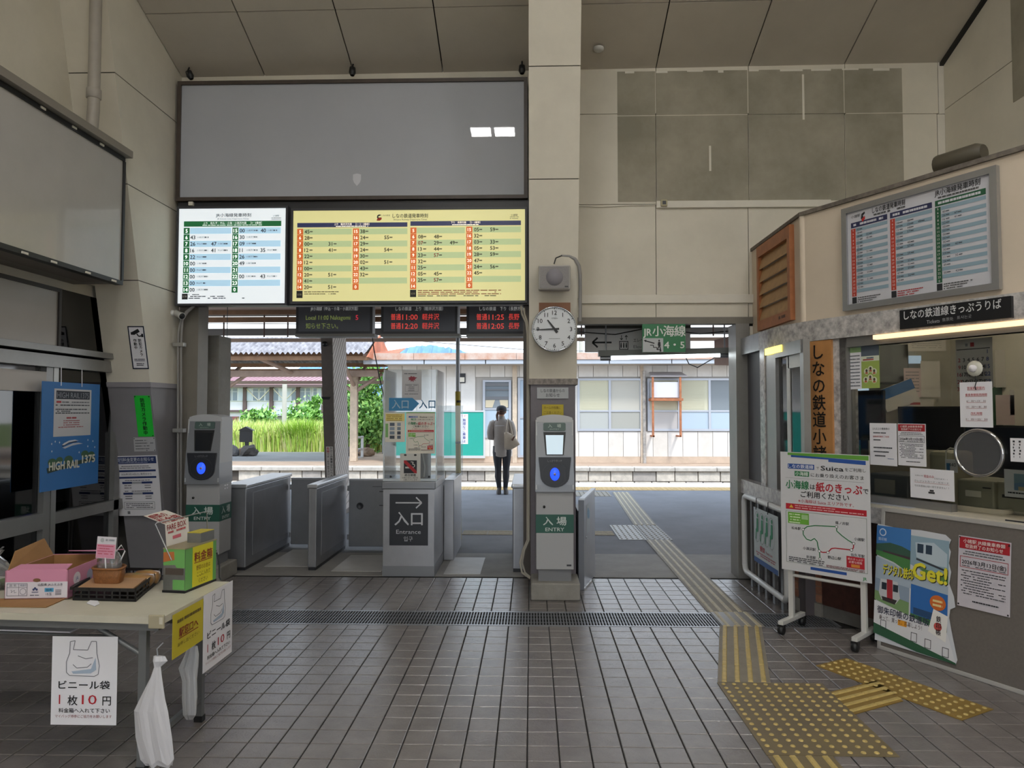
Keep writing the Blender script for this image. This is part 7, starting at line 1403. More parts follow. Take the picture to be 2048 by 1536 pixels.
# conduit, vent, notice board
DP = mat('pipe_peeling', '#8f8c8c', .6, noise=(9, .5), col2='#c9c2b8')
b = MB(); b.tube([(X(1288), SB - .08, 0), (X(1288), SB - .08, zG - .2)], .05, 10, DP); b.build('down_pipe', None, bl)
b = MB(); b.box(X(1281), X(1287), SB - .06, SB - .01, 0, zG, mat('post_cream', '#c9b8a4', .7, noise=(6, .2))); b.build('corner_post', None, bl)
b = MB(); b.box(X(1025), X(1034), SB - .06, SB - .01, 0, zG, mat('post_cream', '')); b.build('corner_post', None, bl)
q = rectY(917, 747, 931, 766, SB - .02); b = MB(); b.box(q[0], q[1], SB - .05, SB, q[2], q[3], DARK); b.build('vent_frame', None, bl); b = MB(); b.box(q[0] + .03, q[1] - .03, SB - .056, SB - .05, q[2] + .03, q[3] - .12, PAPERW); b.build('vent_cover', None, bl)
GB = mat('green_board', '#2ba394', .35, noise=(1.5, .06))
r = empty('notice_board', (X(868), SB - .08, Z(912)), 'long teal notice board on the island building', 'notice board')
x0, x1, z0, z1 = rectY(778, 824, 967, 911, SB - .06); b = MB(); b.box(x0, x1, SB - .08, SB - .013, z0, z1, GB); b.build('panel', None, r)
for q in ((x0, x1, z1, z1 + .05), (x0, x1, z0 - .08, z0), (x1, x1 + .05, z0 - .08, z1 + .05)): b = MB(); b.box(q[0], q[1], SB - .1, SB - .013, q[2], q[3], mat('board_trim', '#bfc2c4', .5)); b.build('frame_bar', None, r)
pl = planeY(921, 828, 936, 888, SB - .085); o = sheet('platform_warning', pl, PAPER, 'white vertical warning strip on the teal notice board', 'sign'); p = Print(pl, (0, 0, 30, 120)); p.text('です！', 14, 8, 9, '#b84a50', w=24); p.vtext('無理なご乗車は', 15, 18, 116, None, '#3c4a8a', bold=.02); p.build(o)
r = empty('meter_shelf', (X(1328), SB - .3, Z(800)), 'rusty hooded shelf with a white box on the island building', 'shelf')
RS = mat('rust_bar', '#a86a48', .75, noise=(8, .3))
b = MB(); x0, x1 = X(1296), X(1362); b.hexa([(x0, SB - .5, Z(755)), (x1 + .1, SB - .5, Z(755)), (x1, SB - .05, Z(746)), (x0 + .05, SB - .05, Z(746)), (x0, SB - .5, Z(755) + .03), (x1 + .1, SB - .5, Z(755) + .03), (x1, SB - .05, Z(746) + .03), (x0 + .05, SB - .05, Z(746) + .03)], mat('hood_metal', '#9c9698', .5, .2)); b.build('hood', None, r)
b = MB(); b.box(X(1300), X(1354), SB - .4, SB - .06, Z(796), Z(765), mat('meter_white', '#cfcfd4', .5), .01); b.build('cabinet', None, r)
b = MB(); b.box(X(1297), X(1360), SB - .5, SB - .05, Z(802), Z(797), RS); b.build('shelf_plate', None, r)
for u in (1301, 1355): b = MB(); b.box(X(u) - .03, X(u) + .03, SB - .48, SB - .42, Z(873), Z(755), RS); b.build('support', None, r)
for u in (1302, 1353): b = MB(); b.box(X(u) - .03, X(u) + .03, SB - .48, SB - .01, Z(873), Z(870), RS); b.build('bracket', None, r)

# ================================================================== island canopy towards the old building
cy0, cy1, cy2 = 20.9, 22.6, 25.4; zE = atY(560, 706, cy0).z; zR = atY(560, 672, cy1).z; zE2 = zE - .1
cx0, cx1 = -13.5, atY(733, 690, cy0).x
cn = empty('platform_canopy', (-8, 22.6, 0), 'old corrugated canopy over the island platform', 'canopy')
def corr(xa, xb, p0, p1, m, pitch=.155, amp=.034):
    b = MB(); n = int((xb - xa) / pitch * 8); vs = []
    for i in range(n + 1):
        x = xa + (xb - xa) * i / n; d = amp * math.cos(2 * math.pi * (x - xa) / pitch)
        for t in (0, .85, 1): vs.append((x, p0[0] + (p1[0] - p0[0]) * t, p0[1] + (p1[1] - p0[1]) * t + d - (.06 if t == 1 else 0)))
    b.add(vs, [(i * 3 + j, (i + 1) * 3 + j, (i + 1) * 3 + j + 1, i * 3 + j + 1) for i in range(n) for j in range(2)], m, True)
    b.add([(a, c, e - .012) for a, c, e in vs], [(i * 3 + j, i * 3 + j + 1, (i + 1) * 3 + j + 1, (i + 1) * 3 + j) for i in range(n) for j in range(2)], m, True); return b
COR = mat('corrugated_cement', '#6f6d72', .85, noise=(3.5, .4), col2='#a9a6a9')
corr(cx0, cx1, (cy0, zE), (cy1, zR), COR).build('near_slope', None, cn); corr(cx0, cx1, (cy2, zE2), (cy1, zR), COR).build('far_slope', None, cn)
TIM = mat('timber_brown', '#8a6a50', .75, noise=(3, .25)); TIMP = mat('timber_pale', '#a8958a', .7, noise=(4, .15))
b = MB(); b.prism([(cx1, cy0 - .02, zE - .12), (cx1, cy1, zR + .02), (cx1, cy2, zE2 - .1)], (.05, 0, 0), mat('rust_gable', '#b06a4c', .75, noise=(3, .3))); b.build('gable_end', None, cn)
for y, z in ((cy0 + .25, zE - .08), (cy0 + .8, zE + .1), (cy1 + .6, zE + .1), (cy1 + 1.4, zE - .1), (cy2 - .2, zE2 - .12)): b = MB(); b.box(cx0, cx1, y - .05, y + .05, z - .12, z, TIM); b.build('purlin', None, cn)
b = MB(); b.box(cx0, cx1, cy1 - .08, cy1 + .08, zE - .62, zE - .42, TIMP); b.build('tie_beam', None, cn)
b = MB(); b.box(cx0, cx1, cy2 - .3, cy2 - .2, zE - .75, zE - .64, mat('beam_pale', '#b3a59a', .7)); b.build('rear_beam', None, cn)
for u in (708, 440):
    xx = atY(u, 850, 23).x; b = MB(); b.box(xx - .11, xx + .11, 22.9, 23.1, 0, zE - .42, mat('post_cream', '')); b.build('post', None, cn)
    for s in (-1, 1): b = MB(); b.tube([(xx, 23, 2.2), (xx + s * .9, 23, zE - .5)], .06, 8, TIMP, smooth=False); b.build('brace', None, cn)
    for s in (-1, 1): b = MB(); b.tube([(xx, 23, 2.4), (xx, 23 + s * 1.7, zE - .1)], .06, 8, TIMP, smooth=False); b.build('brace', None, cn)
b = MB(); xx = atY(586, 720, 22.6).x; b.tube([(xx - .6, 21.2, zE - .1), (xx, 22.6, zE - .5)], .07, 8, TIMP, smooth=False); b.build('brace', None, cn)
for k in range(5):
    b = MB(); c = Vector((cx1 + .3 + k * .3, cy0 + 1.2, zF1 + .02 + .1 * max(0, 2 - abs(k - 2)) * .5)); 
b = MB(); x0 = atY(748, 700, SB).x; b.prism([(x0, SB - .7, zF1), (atY(806, 706, SB).x, SB - .7, zF1), (atY(806, 698, SB).x, SB + .6, zF1 + .28), (atY(775, 708, SB).x, SB + .8, zF1 + .06)], (0, .05, .0), mat('rust_gable', '')); b.build('roof_ridge', None, bl)

# ================================================================== near canopy, columns, wires
nc = empty('station_canopy', (0, 9.5, 0), 'timber canopy over the near platform', 'canopy')
SOF = mat('soffit_pink', '#b39a8a', .7, noise=(2, .12))
for k in range(9): y = 7.25 + k * .5; b = MB(); b.box(-9, 9, y, y + .49, 3.22, 3.25, SOF); b.build('soffit_board', None, nc)
b = MB(); b.box(-9, 9, 7.2, 11.8, 3.3, 3.36, mat('canopy_roof', '#6a625c', .8)); b.build('roof', None, nc)
for k in range(5): y = 7.6 + k * .95; b = MB(); b.box(-9, 9, y - .03, y + .03, 3.15, 3.22, TIM); b.build('purlin', None, nc)
for y, z0, z1, m in ((11.6, 3.06, 3.14, TIM), (12.9, 2.98, 3.1, mat('beam_grey', '#66625f', .6)), (12.9, 2.86, 2.92, mat('beam_brown_pale', '#a89282', .7))): b = MB(); b.box(-9, 9, y, y + .1, z0, z1, m); b.build('beam', None, nc)
for k in range(22): x = -8 + k * .62 + .1 * (k % 3); b = MB(); b.tube([(x, 12.5, 2.9), (x, 12.5, 3.5)], .014, 6, mat('rod_rust', '#4f3b34', .7)); b.build('rod', None, nc)
b = MB(); b.box(-9, 9, 11.8, 13.2, 3.36, 3.4, mat('canopy_roof', '')); b.build('roof_lip', None, nc)
# timber clad column with diagonal boards
Yc = 10.6; ux0, ux1 = atY(641, 850, Yc).x, atY(663, 850, Yc).x
cl = empty('platform_column', ((ux0 + ux1) / 2, Yc + .4, 0), 'brown platform column with diagonal white boards on its side', 'column')
CB_ = mat('column_brown', '#6d655f', .6, noise=(5, .15)); b = MB(); b.hexa([(ux0 + .1, Yc, 0), (ux1 + .07, Yc, 0), (ux1 + .07, Yc + .8, 0), (ux0 + .1, Yc + .8, 0), (ux0 - .03, Yc, 3.2), (ux1 - .03, Yc, 3.2), (ux1 - .03, Yc + .8, 3.2), (ux0 - .03, Yc + .8, 3.2)], CB_); b.build('core', None, cl)
xs = lambda z: ux1 + .07 - .1 * z / 3.2 + .002
WBD = mat('clad_white', '#bcb4ae', .6, noise=(4, .08))
k = -.8
def clip_band(z0, z1, D=.78, Hh=3.2):
    # band of a diagonal board (z = k + t), clipped to the side face
    pts = [(0, z0), (D, z0 + D * 1.0), (D, z1 + D * 1.0), (0, z1)]
    out = []
    pts = [(a, min(max(c, .02), Hh)) for a, c in pts]
    return pts
z = -.7
while z < 3.15:
    pts = clip_band(z + .010, z + .113); ar = sum(pts[i][0] * pts[(i + 1) % 4][1] - pts[(i + 1) % 4][0] * pts[i][1] for i in range(4))
    if abs(ar) > .02: b = MB(); b.prism([(xs(c), Yc + .01 + a, c) for a, c in pts], (.014, 0, 0), WBD); b.build('diagonal_board', None, cl)
    z += .121
pl = Plane((atY(652, 893, Yc - .003).x, Yc - .003, atY(652, 893, Yc).z), (1, 0, 0), (.03, 0, -1), .105, .47); p = Print(pl, (0, 0, 100, 440)); p.rect(0, 0, 100, 440, '#cfcac4', 0); p.vtext('かけこみ乗車はたいへん', 74, 6, 420, None, INK, bold=.02); p.vtext('危険', 28, 10, 90, None, RED, bold=.02); p.vtext('です。おやめ下さい。', 28, 92, 430, None, INK, bold=.02); p.build(cl, 'lettering')
b = MB(); c = atY(650, 688, Yc - .01); b.lathe([(.04, 0), (.04, -.03), (0, -.035)], c, (0, 1, 0), 10, BLACK, caps=False); b.build('knob', None, cl)
b = MB(); c = atY(652, 795, Yc - .004); b.hexa([c + Vector((-.05, 0, -.03)), c + Vector((.05, 0, -.03)), c + Vector((.05, .01, -.03)), c + Vector((-.05, .01, -.03)), c + Vector((-.07, 0, .01)), c + Vector((.07, 0, .01)), c + Vector((.07, .01, .01)), c + Vector((-.07, .01, .01))], DARK); b.build('bracket', None, cl)
# signs and tube lamp in the doorway
Yd = 7.55; x0, x1, z0, z1 = rectY(1170, 657, 1285, 704, Yd); r = empty('elevator_sign', ((x0 + x1) / 2, Yd, z0), 'grey elevator sign with an arrow in the doorway', 'sign')
b = MB(); b.box(x0, x1 + .5, Yd, Yd + .05, z0, z1, mat('sign_grey', '#e4e2e2', .45)); b.build('panel', None, r); b = MB(); b.box(x0, x1 + .5, Yd - .02, Yd + .07, z1, z1 + .06, mat('sign_top', '#5c5855', .5)); b.build('top_bar', None, r)
for xx in (x0 + .1, x1 + .3): b = MB(); b.tube([(xx, Yd + .02, z1), (xx, Yd + .02, 3.22)], .012, 8, STEELD); b.build('hanger', None, r)
pl = planeY(1170, 657, 1285, 704, Yd - .001); p = Print(pl, (120, 150, 585, 340)); p.line([(335, 263), (182, 263)], 14, INK); p.line([(222, 225), (180, 263), (222, 302)], 14, INK, 1); p.frame(396, 252, 470, 322, 6, INK)
for k in range(3): p.disc(412 + k * 21, 270, 5, 5, INK, 2, 10); p.rect(407 + k * 21, 276, 417 + k * 21, 306, INK, 1)
p.line([(415, 205), (415, 240)], 5, INK); p.line([(404, 228), (415, 242), (426, 228)], 5, INK); p.line([(454, 242), (454, 208)], 5, INK); p.line([(443, 220), (454, 206), (465, 220)], 5, INK); p.text('エレベーター', 512, 246, 30, INK, 'l', w=160); p.text('Elevator', 512, 297, 26, '#77757a', 'l', w=130); p.build(r, 'lettering')
Ye = 6.935; x0, x1, z0, z1 = rectY(1285, 648, 1371, 704, Ye); r = empty('line_sign', ((x0 + x1) / 2, Ye, z0), 'green line sign with stairs pictogram hung in the doorway', 'sign'); b = MB(); b.box(x0, x1, Ye, Ye + .03, z0, z1, mat('sign_green', '#2f7a50', .45)); b.build('panel', None, r)
for xx in (x0 + .06, x1 - .06): b = MB(); b.box(xx - .02, xx + .02, Ye + .03, 6.985, z1 - .06, z1 - .01, STEELD); b.build('bracket', None, r)
pl = planeY(1285, 648, 1371, 704, Ye - .001); p = Print(pl, (585, 113, 930, 340)); WHT = '#e3e8e4'; p.text('JR', 625, 178, 58, WHT, w=66, bold=.03); p.text('小', 708, 172, 78, WHT, bold=.02); p.text('海', 796, 172, 84, WHT, bold=.02); p.text('線', 886, 172, 84, WHT, bold=.02); p.rect(587, 228, 751, 339, '#bfc3c6', 0); p.text('4・5', 840, 282, 66, WHT, w=160, bold=.02)
p.line([(600, 247), (680, 270)], 9, INK); p.poly([(594, 245), (616, 240), (612, 262)], INK, 3); p.line([(645, 285), (672, 285), (672, 303), (700, 303), (700, 322), (725, 322), (725, 338)], 6, INK); p.disc(718, 248, 7, 8, INK, 3, 12); p.poly([(710, 258), (728, 258), (730, 292), (716, 296), (706, 285)], INK, 2); p.line([(722, 292), (732, 336)], 9, INK); p.line([(716, 292), (706, 318)], 8, INK); p.build(r, 'lettering')
Yf = 7.4; a, c = atY(1213, 716, Yf), atY(1452, 710, Yf); r = empty('tube_lamp', ((a.x + c.x) / 2, Yf, a.z), 'lit fluorescent tube lamp across the doorway', 'lamp'); b = MB(); b.hexa([(a.x - .08, Yf, a.z + .02), (c.x + .08, Yf, c.z + .02), (c.x + .08, Yf + .1, c.z + .02), (a.x - .08, Yf + .1, a.z + .02), (a.x - .08, Yf + .02, a.z + .08), (c.x + .08, Yf + .02, c.z + .08), (c.x + .08, Yf + .08, c.z + .08), (a.x - .08, Yf + .08, a.z + .08)], mat('lamp_housing', '#8f9290', .4)); b.build('housing', None, r); b = MB(); b.tube([a + Vector((.05, .05, 0)), c + Vector((-.05, .05, 0))], .017, 10, glow('#f2fbff', 5)); b.build('tube', None, r)
for q, s in ((a, 1), (c, -1)): b = MB(); b.tube([q + Vector((-.06 * s, .05, .0)), q + Vector((.05 * s, .05, 0))], .024, 8, STEELD); b.build('end_cap', None, r)
for q in (a, c): b = MB(); b.tube([q + Vector((0, .05, .08)), Vector((q.x, Yf + .05, 3.25))], .008, 6, STEELD); b.build('hanger', None, r)
x0 = atY(1443, 700, 7.6).x; r = empty('hanging_sign', (x0 + .2, 7.7, 1.6 + .5), 'faded pink hanging sign beside the doorway post', 'sign'); b = MB(); za, zb = atY(1455, 735, 7.7).z, atY(1455, 665, 7.7).z; b.hexa([(x0, 7.9, za + .04), (x0 + .34, 7.5, za), (x0 + .36, 7.52, za), (x0 + .02, 7.92, za + .04), (x0, 7.9, zb - .06), (x0 + .34, 7.5, zb), (x0 + .36, 7.52, zb), (x0 + .02, 7.92, zb - .06)], mat('faded_pink', '#b3978e', .6, noise=(5, .12))); b.build('panel', None, r); b = MB(); b.tube([(x0 + .18, 7.7, zb - .02), (x0 + .18, 7.7, 3.25)], .01, 6, STEELD); b.build('hanger', None, r)
# pull switch cord under the near canopy, loose cables
def cable(pts, rad, lab, m=BLACK): b = MB(); b.tube(pts, rad, 6, m); b.build('overhead_cable', None, label=lab, cat='cable', group='cables over the platforms')
c = atY(452, 820, 9.5); r = empty('lamp_pull_switch', c, 'pull cord with a cone weight under the near canopy', 'cord'); b = MB(); b.tube([Vector((c.x, 9.5, 3.22)), Vector((c.x, 9.5, c.z))], .005, 5, BLACK); b.build('cord', None, r); b = MB(); b.lathe([(.03, -.07), (.026, -.03), (.006, .03)], c, (0, 0, 1), 10, BLACK); b.build('weight', None, r)
cable([atY(u, v, 17.5) for u, v in ((300, 661), (590, 662), (1000, 676), (1500, 682))], .012, 'wire nearest the sky edge above the tracks'); cable([atY(u, v, 18.5) for u, v in ((760, 676), (1060, 700), (1500, 708))], .012, 'lower wire above the tracks by the mountain', STEELD); cable([atY(u, v, 18.0) for u, v in ((300, 646), (600, 648), (1500, 640))], .010, 'upper wire above the tracks')
cable([atY(u, v, 8.6) for u, v in ((740, 640), (748, 700), (758, 750), (768, 795))], .007, 'dark cable slanting down to the acrylic screen'); cable([atY(u, v, 7.5) for u, v in ((1158, 664), (1230, 669), (1300, 655), (1400, 668), (1478, 660))], .006, 'slack cable strung across the doorway head'); cable([atY(u, v, 7.6) for u, v in ((1370, 712), (1378, 728), (1395, 735), (1430, 715), (1478, 682))], .006, 'slack cable hanging below the doorway lamp')
xx = atY(768, 690, 27).x; r = empty('overhead_mast', (xx, 27, 0), 'thin mast with insulators beyond the canopy end', 'mast'); b = MB(); b.tube([(xx, 27, 0), (xx, 27, atY(768, 676, 27).z)], .05, 8, STEELD); b.build('pole', None, r); b = MB(); b.lathe([(.09, 0), (.05, .05), (.09, .1), (.05, .15)], (xx, 27, atY(768, 684, 27).z), (0, 0, 1), 8, DARK); b.build('insulator', None, r)
for u, top in ((1162, 672), (569, 760)): 
    Yq = 34 if u < 800 else 40; xx = atY(u, 800, Yq).x; b = MB(); b.tube([(xx, Yq, 0), (xx, Yq, atY(u, top, Yq).z)], .11, 10, mat('pole_concrete', '#b9b5b0', .8)); b.build('utility_pole', None, label='concrete pole beyond the building roof' if u > 800 else 'concrete pole standing in the tall grass', cat='pole')

# ================================================================== beyond: old white building, grass, shrubs, hill
YF = 50.0; wb_ = empty('old_building', (atY(520, 830, YF).x, YF, 0), 'long white two storey building with a pink roof beyond the grass', 'building')
x0, x1 = atY(395, 800, YF).x, atY(700, 800, YF).x; zf = lambda v: atY(520, v, YF).z
b = MB(); b.box(x0, x1, YF, YF + 6, -1, zf(771), mat('far_white', '#d6d8de', .7)); b.build('wall', None, wb_)
b = MB(); b.hexa([(x0 - .4, YF - .8, zf(771)), (x1 + .4, YF - .8, zf(771)), (x1 + .4, YF + 5, zf(752)), (x0 - .4, YF + 5, zf(752)), (x0 - .4, YF - .8, zf(771) + .15), (x1 + .4, YF - .8, zf(771) + .15), (x1 + .4, YF + 5, zf(742) + .15), (x0 - .4, YF + 5, zf(742) + .15)], mat('far_pink_roof', '#bf9ba2', .6)); b.build('roof', None, wb_)
for k in range(34): xx = x0 + (x1 - x0) * k / 33; b = MB(); b.hexa([(xx - .03, YF - .82, zf(771) + .15), (xx + .03, YF - .82, zf(771) + .15), (xx + .03, YF + 5, zf(742) + .15), (xx - .03, YF + 5, zf(742) + .15), (xx - .03, YF - .82, zf(771) + .22), (xx + .03, YF - .82, zf(771) + .22), (xx + .03, YF + 5, zf(742) + .22), (xx - .03, YF + 5, zf(742) + .22)], mat('far_pink_rib', '#a9868e', .6)); b.build('roof_rib', None, wb_)
b = MB(); b.box(x0 - .4, x1 + .4, YF - .85, YF - .75, zf(775), zf(770), mat('far_brown', '#5a4a4a', .7)); b.build('gutter', None, wb_)
for i, (ua, ub) in enumerate(((411, 434), (440, 464), (465, 488), (493, 518), (519, 542), (547, 570), (571, 594), (600, 622), (626, 645), (650, 675))):
    xa_, xb_ = atY(ua, 800, YF).x, atY(ub, 800, YF).x; b = MB(); b.box(xa_, xb_, YF - .08, YF, zf(802), zf(776), mat('far_sash', '#cdd2d8', .5)); f = b.build('window', None, wb_)
    for a0 in (0, .5):
        for c0_, c1_ in ((zf(783) , zf(777)), (zf(801), zf(784))): b = MB(); b.box(xa_ + (xb_ - xa_) * a0 + .05, xa_ + (xb_ - xa_) * (a0 + .5) - .05, YF - .1, YF - .08, c0_, c1_, mat('far_glass', '#6f7f8c', .2) if (i + int(a0 * 2)) % 3 else mat('far_glass_pale', '#aebcc6', .2)); b.build('pane', None, f)
    if i in (3, 4, 5, 6): b = MB(); b.tube([(xa_, YF - .12, zf(777)), (xb_, YF - .12, zf(801))] if i % 2 else [(xb_, YF - .12, zf(777)), (xa_, YF - .12, zf(801))], .04, 6, PAPERW, smooth=False); b.build('cross_brace', None, wb_)
for u in (437, 491, 544, 597, 648): xx = atY(u, 800, YF).x; b = MB(); b.box(xx - .12, xx + .12, YF - .2, YF, zf(880), zf(772), mat('far_brown', '')); b.build('pillar', None, wb_)
b = MB(); b.box(x0, x1, YF - .25, YF, zf(824), zf(820), mat('far_brown', '')); b.build('floor_beam', None, wb_); b = MB(); b.box(atY(450, 830, YF).x, atY(478, 830, YF).x, YF - .1, YF, zf(870), zf(833), mat('far_maroon', '#7a4a4c', .7)); b.build('shutter', None, wb_)
xx = atY(560, 822, 42).x; r = empty('shed', (xx, 42, 0), 'small shed with a blue grey corrugated roof in the shrubs', 'shed'); b = MB(); b.box(xx - 1.1, xx + 1.1, 41.5, 43, 0, atY(560, 832, 42).z, mat('shed_wall', '#8a8c88', .8)); b.build('wall', None, r); zS = atY(560, 824, 42).z; corr(xx - 1.6, xx + 1.6, (41.2, zS - .15), (43.2, zS + .15), mat('shed_roof', '#93a5b8', .6), .3, .04).build('roof', None, r)
b = MB(); b.box(-60, 60, 28, 120, -.3, -.02, mat('meadow_soil', '#7d8a4c', .9, noise=(.8, .3))); b.build('ground_meadow', None, kind='structure', label='overgrown ground beyond the island platform')
# tall grass
GM = [mat('grass_%d' % k, c, .7) for k, c in enumerate(('#b9d45e', '#cfe07a', '#a4cc54', '#dcdf9c', '#c4c380'))]
def blades(n, fx, fy, h0, h1, m, seed, wd=.03, lean=.35):
    R = np.random.default_rng(seed); b = MB(); vs = []; fs = []; ms = []
    for k in range(n):
        x, y = fx(R), fy(R); h = R.uniform(h0, h1); a = R.uniform(0, 6.28); dx, dy = math.cos(a) * lean * h * R.uniform(.2, 1), math.sin(a) * lean * h * R.uniform(.2, 1); w = wd * R.uniform(.6, 1.4); o = len(vs); px_, py_ = -math.sin(a) * w, math.cos(a) * w
        vs += [(x - px_, y - py_, -.02), (x + px_, y + py_, -.02), (x + dx * .35 + px_ * .8, y + dy * .35 + py_ * .8, h * .6), (x + dx * .35 - px_ * .8, y + dy * .35 - py_ * .8, h * .6), (x + dx, y + dy, h * R.uniform(.85, 1))]; fs += [(o, o + 1, o + 2, o + 3), (o + 3, o + 2, o + 4)]
        j = int(R.integers(0, len(m))); ms += [j, j]
    b.v, b.f, b.m, b.mats, b.sm = vs, fs, ms, m, [False] * len(fs); return b
xl, xr_ = atY(385, 880, 30).x, atY(775, 880, 30).x
blades(26000, lambda R: R.uniform(-17, -5.6), lambda R: 28 + 9 * R.random() ** 1.4, .5, 1.35, GM, 1, .022).build('tall_grass', None, label='tall yellow green grass beyond the island platform', cat='grass', kind='stuff', loc=(-11, 31, 0))
c = atY(600, 890, 28.4); R0 = lambda R: c.x + R.normal(0, .25)
blades(1500, R0, lambda R: 28.5 + R.normal(0, .22), .8, 1.45, [GM[0], GM[2]], 3, .016, .75).build('grass_tussock', None, label='big bright tussock of arching grass in front of the meadow', cat='grass', loc=(c.x, 28.5, 0))
LG = [mat('leaf_%d' % k, cc, .6) for k, cc in enumerate(('#8fc060', '#6fa44c', '#a5d076', '#5a8a46'))]
def shrub(name, x, y, z0, z1, rx, ry, n, lab, seed, sz=.13, cat='shrub', trunk=True):
    R = np.random.default_rng(seed); r = empty(name, (x, y, 0), lab, cat, 'greenery beyond the tracks'); b = MB(); vs = []; fs = []; ms = []
    cen = [(R.normal(0, rx * .45), R.normal(0, ry * .45), R.uniform(z0, z1)) for _ in range(26)]
    for k in range(n):
        q = cen[int(R.integers(0, 26))]; f = .5 + .5 * math.sin(math.pi * min(max((q[2] - z0) / (z1 - z0), .08), .92)); p_ = np.array([x + q[0] * f, y + q[1] * f, q[2]]) + R.normal(0, rx * .2, 3); a = R.normal(size=3); a /= np.linalg.norm(a); t = np.cross(a, R.normal(size=3)); t /= np.linalg.norm(t); s = sz * R.uniform(.6, 1.3); u_ = np.cross(a, t); o = len(vs)
        if p_[2] < .05: p_[2] = .05
        vs += [tuple(p_ - t * s), tuple(p_ + u_ * s * .45), tuple(p_ + t * s), tuple(p_ - u_ * s * .45)]; fs.append((o, o + 1, o + 2, o + 3)); ms.append(int(R.integers(0, 4)))
    b.v, b.f, b.m, b.mats, b.sm = vs, fs, ms, LG, [False] * len(fs); o_ = b.build('foliage', None, r); o_['kind'] = 'stuff'
    if trunk:
        t = MB(); top = z0 + (z1 - z0) * .75; t.tube([(x, y, -.02), (x + .08, y, top * .4), (x - .05, y + .1, top)], [.09, .07, .02], 8, mat('bark', '#5c4c3e', .85)); t.build('trunk', None, r)
        for k in range(4): a = k * 1.6 + seed; t = MB(); t.tube([(x, y, top * .35 + k * .12), (x + math.cos(a) * rx * .5, y + math.sin(a) * ry * .5, top * .7 + k * .1)], [.045, .015], 6, mat('bark', '')); t.build('branch', None, r)
    return r
shrub('tree', atY(735, 830, 27.5).x, 27.5, .7, 3.1, 1.1, .8, 5200, 'bushy light green tree between the posts and the acrylic screen', 11, .11, 'tree')
shrub('shrub', atY(696, 830, 30).x, 30, .6, 2.6, .6, .6, 1800, 'green shrub behind the diagonal boarded column', 12)
shrub('shrub', atY(525, 830, 36).x, 36, .5, 1.5, .8, .6, 1300, 'feathery green shrub left of the pole in the grass', 13, .14); shrub('shrub', atY(605, 830, 38).x, 38, .5, 1.5, 1.5, .6, 1600, 'green shrub beside the small shed', 14, .14); shrub('shrub', atY(630, 810, 34).x, 34, .9, 2.2, .35, .35, 450, 'slender young tree with drooping leaves over the grass', 15, .16)
# mountain
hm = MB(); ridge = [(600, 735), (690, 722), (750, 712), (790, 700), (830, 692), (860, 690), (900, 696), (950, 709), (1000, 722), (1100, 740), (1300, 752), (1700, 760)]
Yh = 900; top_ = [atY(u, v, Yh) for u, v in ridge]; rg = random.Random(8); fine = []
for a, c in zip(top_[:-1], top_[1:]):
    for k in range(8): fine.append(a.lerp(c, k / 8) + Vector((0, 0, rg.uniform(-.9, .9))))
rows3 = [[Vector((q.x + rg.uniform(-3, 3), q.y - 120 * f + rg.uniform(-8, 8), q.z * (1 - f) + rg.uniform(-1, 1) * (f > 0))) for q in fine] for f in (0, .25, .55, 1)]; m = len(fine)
hm.add([q for rw in rows3 for q in rw], [(i * m + j, (i + 1) * m + j, (i + 1) * m + j + 1, i * m + j + 1) for i in range(3) for j in range(m - 1)], mat('hill_haze_blue', '#6f96bd', .9, noise=(.03, .2)), True); hm.build('hill', None, kind='structure', label='hazy blue wooded hill on the horizon')  # haze of the distance is put into the hill's blue colour
# small things on the island platform
Yr = 26.0; c = atY(494, 880, Yr); r = empty('house_signpost', (c.x, Yr, 0), 'small dark house shaped board on a post among stones', 'signpost'); DK = mat('board_dark', '#2c2c2e', .6)
b = MB(); b.box(c.x - .06, c.x + .06, Yr - .05, Yr + .05, 0, atY(494, 880, Yr).z, DK); b.build('post', None, r); z0, z1 = atY(494, 884, Yr).z, atY(494, 861, Yr).z; xa_, xb_ = atY(481, 870, Yr).x, atY(506, 870, Yr).x
b = MB(); b.box(xa_, xb_, Yr - .09, Yr - .04, z0, z1, DK); b.build('board', None, r); b = MB(); zt_ = atY(494, 853, Yr).z; b.prism([(xa_ - .06, Yr - .14, z1), (xb_ + .06, Yr - .14, z1), ((xa_ + xb_) / 2, Yr - .14, zt_)], (0, .2, 0), DK); b.build('roof', None, r)
def rock(x, y, s, lab, seed, m):
    R = np.random.default_rng(seed); bm = bmesh.new(); bmesh.ops.create_icosphere(bm, subdivisions=2, radius=1); b = MB(); sc = np.array([s * R.uniform(.9, 1.3), s * .8, s * R.uniform(.7, 1)])
    off = R.normal(size=(6, 3)); vs = []
    for v in bm.verts:
        q = np.array(v.co); f = 1 + .16 * math.sin(3 * q @ off[0]) + .1 * math.sin(5 * q @ off[1]); z = q * sc * f; vs.append((x + z[0], y + z[1], max(z[2] + s * .55, 0)))
    bm.faces.ensure_lookup_table(); b.add(vs, [tuple(v.index for v in f.verts) for f in bm.faces], m, False); bm.free(); b.build('rock', None, label=lab, cat='rock', group='garden stones on the island platform')
RK = [mat('rock_dark', '#56524f', .85, noise=(6, .3)), mat('rock_warm', '#9a8672', .85, noise=(6, .25)), mat('rock_grey', '#706e6e', .85, noise=(6, .3))]
